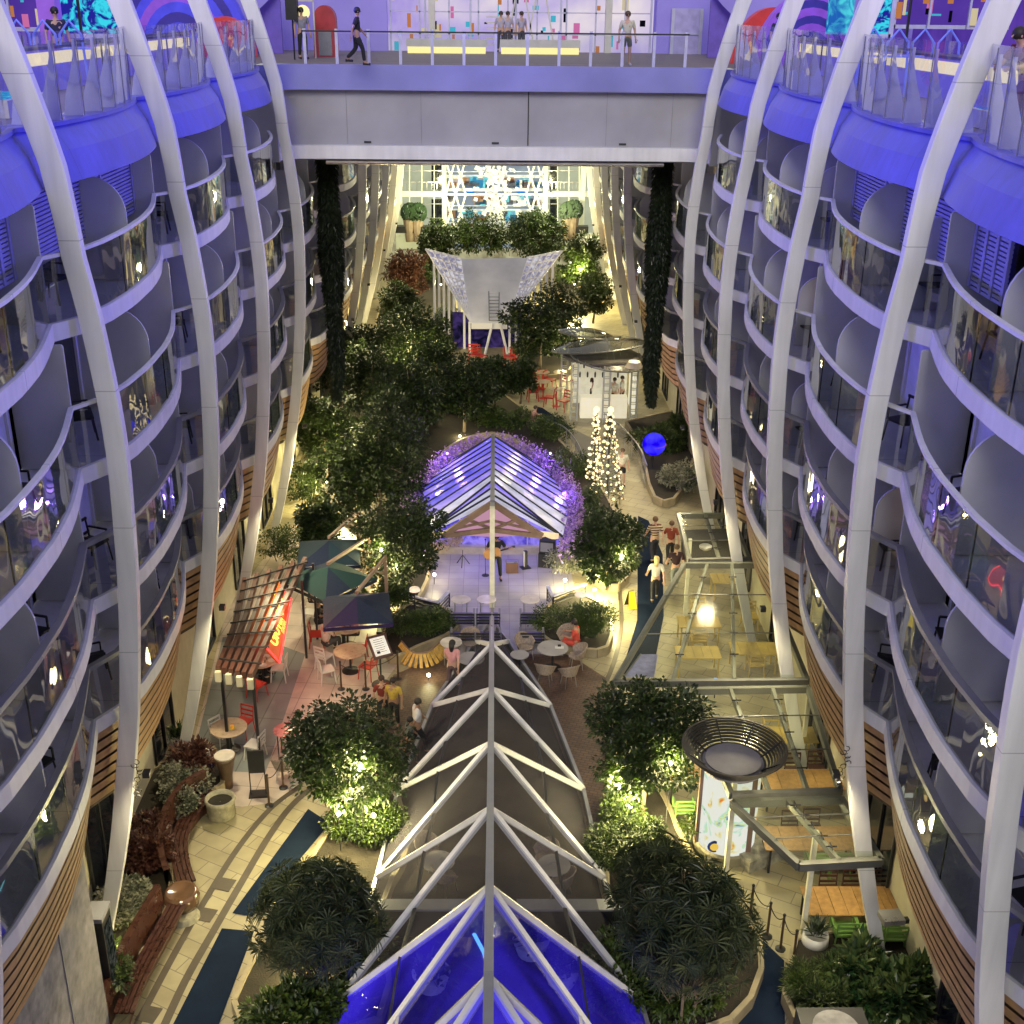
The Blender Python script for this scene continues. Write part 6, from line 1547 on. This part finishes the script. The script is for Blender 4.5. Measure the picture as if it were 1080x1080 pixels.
# ---------------------------------------------------------------- balcony furniture
BCH=Proto(chair(BLACK,DARKM,name='balcony_chair',arms=True,slats=2,w=.48)); BTB=Proto(round_table(.36,pbr('balc_table',(.4,.4,.45),.3),STEEL,.7,False,'balcony_table'))
lv={0:'top',1:'third',2:'second',3:'lowest'}; by_={0:'nearest',1:'second nearest',2:'third nearest',3:'fourth nearest'}
rnd=random.Random(8)
for s in (-1,1):
    for k,Yr in enumerate([6.0,13.2,20.4,27.6]):
        for zi in range(4):
            z=SL[zi][0]+.045; x=s*(ribX(z)+1.05); y0=Yr+7.2-.4
            tagl=f'{lv[zi]} {SIDE[s]} balcony, {by_[k]} bay'
            BCH.put((x,y0-2.1,z),s*PI/2*-1+rnd.uniform(-.5,.5),f'black armchair on the {tagl}, far end')
            BCH.put((x+s*.1,y0-5.6,z),s*PI/2*-1+rnd.uniform(-.5,.5),f'black armchair on the {tagl}, near end')
            if k<3: BTB.put((x-s*.15,y0-2.9,z),0,f'round table on the {tagl}')

# things seen through the near glass canopy
pz(CH_K,452,898,.8,'wicker chair under the near glass canopy, far left',.45); pz(CH_K,470,925,2.4,'wicker chair under the near glass canopy, near left',.45)
pz(CH_K,575,905,-.8,'wicker chair under the near glass canopy, far right',.45); pz(CH_K,592,930,-2.0,'wicker chair under the near glass canopy, near right',.45)
tb(round_table(.4,T_GREY,DARKM),462,908,'small grey table under the left side of the near canopy'); tb(round_table(.4,T_GREY,DARKM),584,912,'small grey table under the right side of the near canopy')
for px,l in ((455,'left'),(600,'right')):
    o=empty('low_wall',G(px,985),0,f'dark low wall across the {l} half below the canopy glass','wall'); MB().box((0,0,.4),(2.3,.25,.8)).build('panel',BLACK,o); MB().box((0,0,.83),(2.4,.35,.05)).build('cap',RAILG,o)
o=empty('added_glow_strip',G(508,1005,.1),0,'cyan glowing tube added on the floor to vary the blue lit glass','light strip'); q=MB(); a=G(500,985,.1)-o.location; b=G(517,1030,.1)-o.location; q.tube([a,(a+b)/2+Vector((.05,0,.05)),b],.045,6); q.build('tube',emis('cyan_strip',(.25,.9,.95),2.2),o)  # added cyan tube, breaks up the flat blue under the glass
for px,py,l in ((455,1040,'left'),(592,1035,'right'),(560,1005,'middle')):
    o=empty('lobby_planter',G(px,py),0,f'round planter on the floor below the blue lit glass, {l} one','planter'); MB().lathe([(.3,0),(.42,.4),(.36,.4)],n=16).build('pot',WHM,o); m=MB(); rnd=random.Random(px)
    for k in range(160): leaf(m,Vector((0,0,.45))+rdir(rnd)*.25,rdir(rnd)+Vector((0,0,.6)),rdir(rnd),.3,.05)
    m.build('foliage',LF2,o)

LITB=pbr('lit_yellow_slats',(.42,.25,.06),.45,var=.45,vscale=7,emit=(.9,.5,.08),es=.08)  # emission puts the yellow lamplight into the slats
L=gline([(424,688),(436,700),(452,699),(468,685)],0,5); c0=L[8].copy(); bo=empty('slatted_planter_front',(c0.x,c0.y,0),0,'yellow lit slatted front curving round the left hedge bed','planter'); q=MB()
for i_ in range(len(L)-1):
    a=L[i_]-c0; b=L[i_+1]-c0; d=(b-a).normalized(); n_=Vector((d.y,-d.x,0)); n_=n_ if n_.y<0 else -n_
    for k in range(2):
        p0=a.lerp(b,k/2+.01); p1=a.lerp(b,k/2+.49); q.quad(p0+n_*.32+Vector((0,0,.06)),p1+n_*.32+Vector((0,0,.06)),p1+n_*.02+Vector((0,0,.40)),p0+n_*.02+Vector((0,0,.40)))
q.build('slats',LITB,bo); q=MB(); q.tube([p-c0+Vector((0,0,.42)) for p in L],.03,6); q.build('rim',GBR,bo)

p=G(945,470,10.5); z_=SL[1][0]; o=empty('towel',(ribX(z_)+.35,20.95,z_+.2),.15,'pale towel hung over a balcony rail beside the right rib','towel'); q=MB()
for k in range(8): q.strip([(k*.06-.24,.02*math.sin(k*1.7),.98),(k*.06-.18,.02*math.sin(k*1.7+1.7),.98)],[(k*.06-.24,.05*math.sin(k*1.7+.5),.1+.03*(k%3)),(k*.06-.18,.05*math.sin(k*1.7+2.2),.1+.03*((k+1)%3))])
q.build('cloth',cloth((.5,.5,.55)),o)
# ---------------------------------------------------------------- upper decks
DK=pbr('deck_boards',(.20,.17,.18),.6,var=.2)
for s in (-1,1):
    A=[(s*8.1,2),(s*26,2),(s*26,60),(s*8.1,60)]
    tag(MB().quad(*[(x,y,17.56) for x,y in (A if s>0 else A[::-1])]).build('upper_deck',DK),kind='structure')
tag(MB().quad((-8.1,43.9,17.565),(8.1,43.9,17.565),(8.1,60,17.565),(-8.1,60,17.565)).build('bridge_deck',DK),kind='structure')
NEON=lit('neon_swirl',(.02,.02,.35),(.05,.75,.95),.9,1.6,3.5,(.46,.56)); NEOP=lit('neon_violet',(.07,.03,.32),(.16,.07,.55),.8,.35,.4,(.35,.65)); WARM=emis('ledge_cream',(1,.85,.5),1.1); VW=pbr('violet_lit_wall',(.26,.22,.50),.5,var=.14,vscale=.5,emit=(.16,.12,.75),es=.28)  # VW emission puts the deck's blue violet light into the walls
def wallbox(px0,px1,py0,py1,Y,mat,name,label,cat,frame=True,th=.2):
    a=GY(px0,py1,Y); b=GY(px1,py0,Y); top=max(b.z,a.z+.2); c=((a.x+b.x)/2,Y,a.z); w_=abs(b.x-a.x); h=top-a.z+2.5 if py0<=0 else top-a.z
    z0=min(a.z,17.6) if py1>50 else a.z
    o=empty(name,(c[0],Y,z0),0,label,cat); MB().box((0,0,h/2),(w_,th,h)).build('panel',mat,o)
    if frame:
        q=MB(); 
        for x in (-w_/2,w_/2): q.box((x,-th*.6,h/2),(.14,.12,h))
        q.box((0,-th*.6,.06),(w_,.12,.12)); q.box((0,-th*.6,h*.5),(w_,.1,.07)); q.build('frame',FIN,o)
    return o
wallbox(60,128,0,40,36,NEON,'neon_wall','cyan neon wave mural wall on the left upper deck','mural')
wallbox(48,60,0,52,35,pbr('violet_column',(.2,.08,.35),.5,emit=(.25,.08,.6),es=.5),'column','purple lit column beside the cyan mural','column',False,.5)
wallbox(-60,46,0,32,40,NEOP,'arcade_front','violet lit deck house front at far top left','deck house')
wallbox(872,900,0,36,38,lit('cyan_col',(.02,.15,.6),(.1,.8,.95),.8,2.5,1),'lit_column','cyan and blue lit column on the right upper deck','column',False,.4)
wallbox(940,1060,0,30,42,NEOP,'arcade_front','violet lit bar front at the top right','deck house')
wallbox(903,942,0,40,40,NEON,'neon_wall','cyan lit panel behind the loungers at top right','mural')
wallbox(690,756,0,64,57,VW,'deck_house','violet wall with a door right behind the bridge','deck house',False,.3)
wallbox(300,408,0,62,57,VW,'deck_house','violet wall left behind the bridge','deck house',False,.3)
q=wallbox(707,740,9,62,56.7,pbr('door_violet',(.35,.33,.5),.5,emit=(.2,.16,.6),es=.2),'door','violet door in the wall right of the bridge','door')
GLW=lit('lounge_glow',(.40,.30,.85),(.95,.85,.90),.85,.3,.4,(.3,.7))
wallbox(409,690,0,60,57.5,GLW,'glass_lounge','glowing violet and cream lounge front across the bridge','deck house',False)
o=bpy.data.objects['glass_lounge']
for x in (-6.2,-4.2,-2.2,-.2,1.8,3.8,5.8): MB().box((x,-.3,1.9),(.09,.09,3.8)).build('mullion',FIN,o)
q=MB(); 
for k in range(7): q.box((-.9,-.25,.6+.22*k),(1.2,.05,.06))
q.build('stair_treads',WHM,o)
for x in (-3.9,3.9): MB().box((x,-.5,1.9),(.28,.28,3.8)).build('white_column',WHM,o)
q=MB(); 
for x in (0,.9): q.bar((x-.6,-.5,.6),(x,-.5,3.6),.07,.07); q.bar((x+.6,-.5,.6),(x,-.5,3.6),.07,.07)
q.build('lattice',WHM,o)
for xx,tx in ((-2.2,'left'),(2.2,'right')):
    p=empty('lit_bench',(xx*.9-.1,54.5,17.57),0,f'long bench with glowing yellow base across the bridge, {tx} half','bench'); MB().box((0,0,.42),(3.4,.6,.3)).build('seat',WHM,p); MB().box((0,-.02,.14),(3.3,.5,.26)).build('glowing_base',emis('yellow_glow',(1,.85,.35),1.3),p)
# red arch, speaker, screen
o=empty('red_arch',(0,0,17.57),0,'dark red round topped kiosk shell behind the loudspeaker','booth'); c=GY(345,64,50); o.location=(c.x,50,17.57)
q=MB(); n=14; pr=[(-.42*1.0*math.cos(PI*k/n)*-1,1.35+.5*math.sin(PI*k/n)) for k in range(n+1)]; pr=[(.45,0)]+pr+[(-.45,0)]
vs=[(x,-.3,z) for x,z in pr]+[(x,.3,z) for x,z in pr]; m_=len(pr); q.add(vs,[tuple(range(m_)),tuple(range(m_,2*m_))[::-1]]+[(i,m_+i,m_+(i+1)%m_,(i+1)%m_) for i in range(m_)]); q.build('shell',pbr('shell_red',(.30,.02,.03),.4,emit=(.3,.02,.03),es=.15),o); MB().box((0,-.31,.5),(.5,.03,.9)).build('grey_door',RAILG,o)
c=GY(311,64,47); o=empty('pole_loudspeaker',(c.x,47,17.57),0,'black loudspeaker raised on a pole at the left bridge end','loudspeaker'); MB().tube([(0,0,0),(0,0,1.4)],.03,6).build('pole',BLACK,o); MB().box((0,0,1.75),(.42,.4,.8)).build('cabinet',BLACK,o)
c=GY(325,64,48.5); o=empty('lit_mirror',(c.x,48.5,17.57),0,'white framed screen with round yellow light behind the loudspeaker','screen'); q=MB()
for x in (-.3,.3): q.box((x,0,1.0),(.05,.05,2.0))
q.box((0,0,2.0),(.65,.05,.05)); q.build('frame',WHM,o); q=MB(); q.ball((-.1,0,1.6),.26,14,8,(1,.2,1)); q.build('round_light',emis('lampyellow',(1,.85,.4),1.2),o)
# big coloured slide tubes and shells
def tube_arch(px,py,Y,r,w,cols,label,name='slide_arch'):
    c=GY(px,py,Y); o=empty(name,(c.x,Y,17.57),0,label,'slide')
    n=len(cols)
    for k,m_ in enumerate(cols):
        r0=r-(k)*w; r1=r-(k+1)*w; q=MB(); A=[];B=[];C=[];D=[]
        for i in range(17):
            a=PI*i/16; A.append((r0*math.cos(a),-.25-.05*k,r0*math.sin(a)*1.3)); B.append((r1*math.cos(a),-.25-.05*k,r1*math.sin(a)*1.3)); C.append((r0*math.cos(a),.4,r0*math.sin(a)*1.3))
        q.strip(A,B); q.strip(C,A); q.build('arch_band',m_,o)
E1=lambda n_,c_,s_: pbr(n_,c_,.4,emit=c_,es=s_)
BLU=E1('tube_blue',(.05,.05,.6),.5); BLD=E1('tube_navy',(.03,.02,.25),.4); RD=E1('tube_red',(.45,.03,.03),.35); PU=E1('tube_purple',(.2,.06,.5),.5)
tube_arch(195,64,50,2.6,.28,[BLU,BLD,BLU,PU,BLU,BLD,BLU],'blue and violet banded slide arch on the left upper deck')
tube_arch(240,64,49,1.1,.25,[RD,E1('tube_red2',(.3,.02,.05),.3),RD,BLD],'red banded slide arch beside the blue one')
tube_arch(812,64,48,1.5,.35,[RD,RD,RD,BLU],'red slide arch on the right upper deck')
tube_arch(850,64,46,1.9,.2,[PU,BLD,PU,BLD,PU,BLD,PU,BLD],'purple ribbed tunnel arch on the right upper deck')
for s,l in ((-1,'left'),(1,'right')):
    o=empty('curved_shell',(s*11.5,52,17.57),0,f'pale violet curved shell wall at the {l} end of the upper deck','wall'); q=MB(); A=[];B=[]
    for i in range(15):
        t=i/14; A.append((-2.8+5.6*t,-.5*math.sin(PI*t),0.8+1.6*abs(2*t-1)**2)); B.append((-2.8+5.6*t,-.5*math.sin(PI*t),4.2))
    q.strip(A,B); q.build('shell',VW,o); MB().box((0,.5,2),(5.6,.2,4)).build('back_wall',pbr('shell_back',(.12,.08,.4),.6,emit=(.1,.05,.4),es=.2),o)
# long cream-lit ledges along both decks
for s,l in ((-1,'left'),(1,'right')):
    o=empty('lit_ledge',(s*10.4,30,17.57),0,f'long bar ledge with cream light strip on the {l} upper deck','ledge')
    MB().box((0,0,.45),(.5,25,.9)).build('body',VW,o); MB().box((-s*.27,0,.72),(.03,25,.26)).build('light_strip',WARM,o); MB().box((0,0,.94),(.62,25,.06)).build('top',DARKM,o)
    # dark handrail behind
    o=empty('deck_handrail',(s*9.2,33,17.57),0,f'dark thin handrail inside the {l} windscreen','railing'); q=MB(); q.bar((0,-5,1.1),(0,9,1.1),.05,.05); q.build('top_rail',DARKM,o)
    for k in range(8): MB().bar((0,-5+2*k,0),(0,-5+2*k,1.1),.035,.035).build('post',DARKM,o)
# pool glow
for s,l,px,py in ((-1,'left',50,118),(1,'right',986,135)):
    p=G(px,py,17.6); o=empty('pool_basin',(s*9.15,p.y,17.57),0,f'small glowing pool basin on the {l} upper deck','pool'); MB().box((0,0,.15),(1.2,2.2,.3)).build('coping',WHM,o); MB().box((0,0,.31),(.95,1.9,.02)).build('water',lit('pool_water_'+l,(.02,.25,.75),(.1,.75,.9) if s<0 else (.05,.1,1),.9,3,2),o)
# sun loungers
def lounger():
    o=empty('sun_lounger'); LM=pbr('lounger_blue',(.10,.10,.35),.6); q=MB(); q.box((0,-.35,.35),(.62,1.2,.06)); q.build('seat',LM,o); q=MB(); q.bar((0,.25,.35),(0,.75,.85),.62,.05,up=(0,-.7,.7)); q.build('backrest',LM,o)
    q=MB(); 
    for x in (-.33,.33): q.tube([(x,-.95,.33),(x,.25,.36),(x,.8,.9)],.025,6)
    q.build('frame',FIN,o)
    for x in (-.3,.3):
        for y in (-.8,.2): MB().bar((x,y,0),(x,y,.34),.035,.035).build('leg',FIN,o)
    return o
def deco(o,w_,h,y,n,seed,zlo=.3):
    # shelves, lamps, bottles and small screens on a shop front
    rnd=random.Random(seed)
    for nm,c_ in (('pink_lamps',(.95,.25,.6)),('cyan_lamps',(.1,.7,.95)),('cream_lamps',(1,.85,.55)),('orange_panels',(.8,.3,.1)),('dark_furniture',(.02,.02,.05))):
        q=MB()
        for k in range(n):
            x=rnd.uniform(-w_/2,w_/2); z=rnd.uniform(zlo,h); a=rnd.uniform(.05,.30); b=rnd.uniform(.05,.35) if rnd.random()<.6 else rnd.uniform(.3,.6)
            q.box((x,y,z),(a,.06+rnd.random()*.05,b))
        tag(q.build(nm,emis('e_'+nm,c_,.6 if nm!='dark_furniture' else .15),o),kind='stuff')
    q=MB()
    for z in (1.0,1.9,2.7): q.box((0,y-.05,z),(w_,.12,.05))
    k=-w_/2
    while k<w_/2: q.box((k,y-.06,h/2),(.07,.1,h)); k+=1.3
    q.build('shelf_frame',FIN,o)
for nm,ww,sd_ in (('arcade_front',4.0,1),('arcade_front.001',4.0,2),('glass_lounge',11.5,3)):
    if nm in bpy.data.objects: deco(bpy.data.objects[nm],ww,3.2,-.22,14,sd_)
LP=Proto(lounger())
for s,l in ((-1,'left'),(1,'right')):
    for k in range(6):
        LP.put((s*(11.8+.4*(k%2)),18.5+k*2.4,17.57),s*PI/2,f'blue sun lounger on the {l} upper deck, number {("one","two","three","four","five","six")[k]} counting away from the camera')
# frames of looping rails
for s,l,px in ((-1,'left',35),(1,'right',960)):
    o=empty('rail_loops',(GY(px,50,30).x,30,17.57),0,f'thin looping steel rails on the {l} upper deck','railing')
    for k in range(4): MB().tube([(k*.6-1.2,0,0),(k*.6-1.15,0,1.2),(k*.6-.9,0,1.5),(k*.6-.65,0,1.2),(k*.6-.6,0,0)],.03,6).build('loop',E1('loop_blue',(.15,.2,.7),.3),o)
    MB().tube([(-1.4,0,.9),(1.4,0,.9)],.03,6).build('cross_rail',E1('loop_blue',(.15,.2,.7),.3),o)
# tall backing houses so the deck does not end in sky
for s,l in ((-1,'left'),(1,'right')):
    o=empty('deck_house',(s*17,32,17.57),0,f'long violet lit deck house behind the {l} loungers','deck house'); MB().box((0,0,3),(.3,56,6)).build('wall',NEOP,o)
    for k in range(12): MB().box((-s*.2,-26+k*4.6,3),(.15,.3,6)).build('pilaster',VW,o)
o=empty('deck_house',(0,59,17.57),0,'tall pale violet superstructure closing the deck behind the bridge','deck house'); MB().box((0,0,3.5),(36,.3,7)).build('wall',VW,o)
# ---------------------------------------------------------------- world and light
w=bpy.data.worlds.new('World'); scn.world=w; w.use_nodes=True
t=w.node_tree; t.nodes.clear()
out=t.nodes.new('ShaderNodeOutputWorld'); bg=t.nodes.new('ShaderNodeBackground')
bg.inputs[0].default_value=(.60,.60,.62,1); bg.inputs[1].default_value=WORLD
t.links.new(bg.outputs[0],out.inputs[0])
def lamp(name,typ,loc,e,col,size=.1,rot=None,sx=None,sy=None,parent=None,spot=None):
    d=bpy.data.lights.new(name,typ); d.energy=e; d.color=col
    if typ=='AREA':
        d.shape='RECTANGLE'; d.size=sx; d.size_y=sy
    elif typ=='SUN': d.angle=size
    else: d.shadow_soft_size=size
    if spot: d.spot_size=R(spot); d.spot_blend=.6
    o=bpy.data.objects.new(name,d); COL.objects.link(o); o.location=loc
    if rot: o.rotation_euler=rot
    if parent: o.parent=parent
    return o
lamp('rib_fill_sun','SUN',(0,0,40),FILL_SUN,(1,.97,.93),R(25),(R(61),0,R(-4)))  # added soft fill from behind the camera, brightens ribs and bridge
# added fill lamps low on the ribs, brighten and warm the park
for s in (-1,1):
    for Y in RIB_Y+[50,58,66,76,86]:
        z=5.2; x=s*(ribX(z)-.35)
        o=empty('rib_fill_light',(x,Y-.25,z),0,'small warm floodlight added low on a rib to brighten the park','floodlight','added warm floodlights low on the ribs')
        MB().box((0,0,0),(.14,.16,.12)).build('housing',DARKM,o); MB().box((0,0,-.065),(.10,.11,.01)).build('lens',emis('lens_warm',(1,.85,.5),3),o)
        l=lamp('lamp','SPOT',(0,0,-.1),PARKF,(1,.85,.50),.25,parent=o,spot=150)
        d=Vector((-s*2.0,-.5,-3.5)); l.rotation_euler=d.to_track_quat('-Z','Y').to_euler()
# pool deck floodlights: blue, standing above both deck edges
for i,y in enumerate(RIB_Y):
    for s in (-1,1):
        o=empty('deck_floodlight',(-s*(ribX(20.6)-.45),y,20.6),0,'blue floodlight clamped high on a rib facing across the canyon','floodlight','blue floodlights high on the ribs')
        MB().box((0,0,0),(.3,.3,.25)).build('housing',DARKM,o)
        MB().bar((0,0,0),(-s*.35,0,-.1),.06,.06).build('bracket',DARKM,o)
        l=lamp('lamp','SPOT',(s*.25,0,0),BLUEF,(.12,.10,1.0),.3,parent=o,spot=66)
        d=Vector((s*7.6,y-3.6,17.2))-o.location; l.rotation_euler=d.to_track_quat('-Z','Y').to_euler(); l.data.spot_blend=1
# added violet lamps: poles tint the upper decks, stakes brighten the flower border
for i,y in enumerate((16,25,34)):
    for s in (-1,1):
        o=empty('deck_fill_lamp',(s*10.9,y,17.57),0,'tall pole lamp with violet blue globe added to tint the upper deck','lamp','added violet pole lamps on the upper decks')
        MB().tube([(0,0,0),(0,0,4.2)],.04,6).build('pole',DARKM,o); MB().ball((0,0,4.3),.16,10,6).build('globe',emis('globe_violet',(.25,.15,1),4),o)
        lamp('lamp','POINT',(0,0,4.6),420,(.22,.15,1),.2,parent=o)
for px,py in ((462,545),(472,495),(580,495),(592,545)):
    p=G(px,py,.6); o=empty('violet_fill_lamp',(p.x,p.y,0),0,'small violet lamp added to brighten the flower border of the stage canopy','spotlight','added violet lamps in the flower border')
    MB().tube([(0,0,0),(0,0,1.3)],.015,5).build('stake',DARKM,o); MB().ball((0,0,1.35),.05,8,5).build('bulb',emis('bulb_violet',(.5,.3,1),8),o)
    lamp('lamp','POINT',(0,0,1.6),160,(.42,.22,1),.15,parent=o)
for x,tx in ((-4.2,'left'),(4.2,'right')):  # added lamps standing in for light spilling from the facade interior
    o=empty('facade_fill_lamp',(x,91.5,6.5),0,f'yellow floodlight added to brighten the far facade, {tx} one','floodlight'); MB().box((0,0,0),(.3,.3,.3)).build('housing',DARKM,o); MB().box((0,1.8,.1),(.06,3.5,.06)).build('arm',DARKM,o)
    lamp('lamp','POINT',(0,-.4,-.3),1500,(1,.95,.5),.3,parent=o)
lamp('lamp','POINT',(.0,-.5,-.1),90,(1,.12,.05),.3,parent=ns)
o=empty('stage_fill_lamp',(0,40.6,0),0,'violet lamp added under the canopy ridge to tint the stage floor','lamp'); MB().box((0,0,2.55),(.2,.2,.2)).build('housing',BLACK,o); MB().tube([(0,0,2.6),(0,0,2.95)],.015,5).build('hanger',BLACK,o)  # added violet lamp, colours the stage floor
lamp('lamp','POINT',(0,-.2,2.3),130,(.35,.25,1),.15,parent=o)
scn.view_settings.view_transform='Standard'; scn.view_settings.look='None'; scn.view_settings.exposure=0; scn.view_settings.gamma=1
scn.render.engine='CYCLES'
c=scn.cycles
c.use_denoising=True; c.use_adaptive_sampling=True; c.adaptive_threshold=.03
c.max_bounces=6; c.diffuse_bounces=2; c.glossy_bounces=3; c.transmission_bounces=4; c.transparent_max_bounces=12
c.sample_clamp_indirect=4; c.sample_clamp_direct=0; c.use_light_tree=True; c.caustics_reflective=False; c.caustics_refractive=False
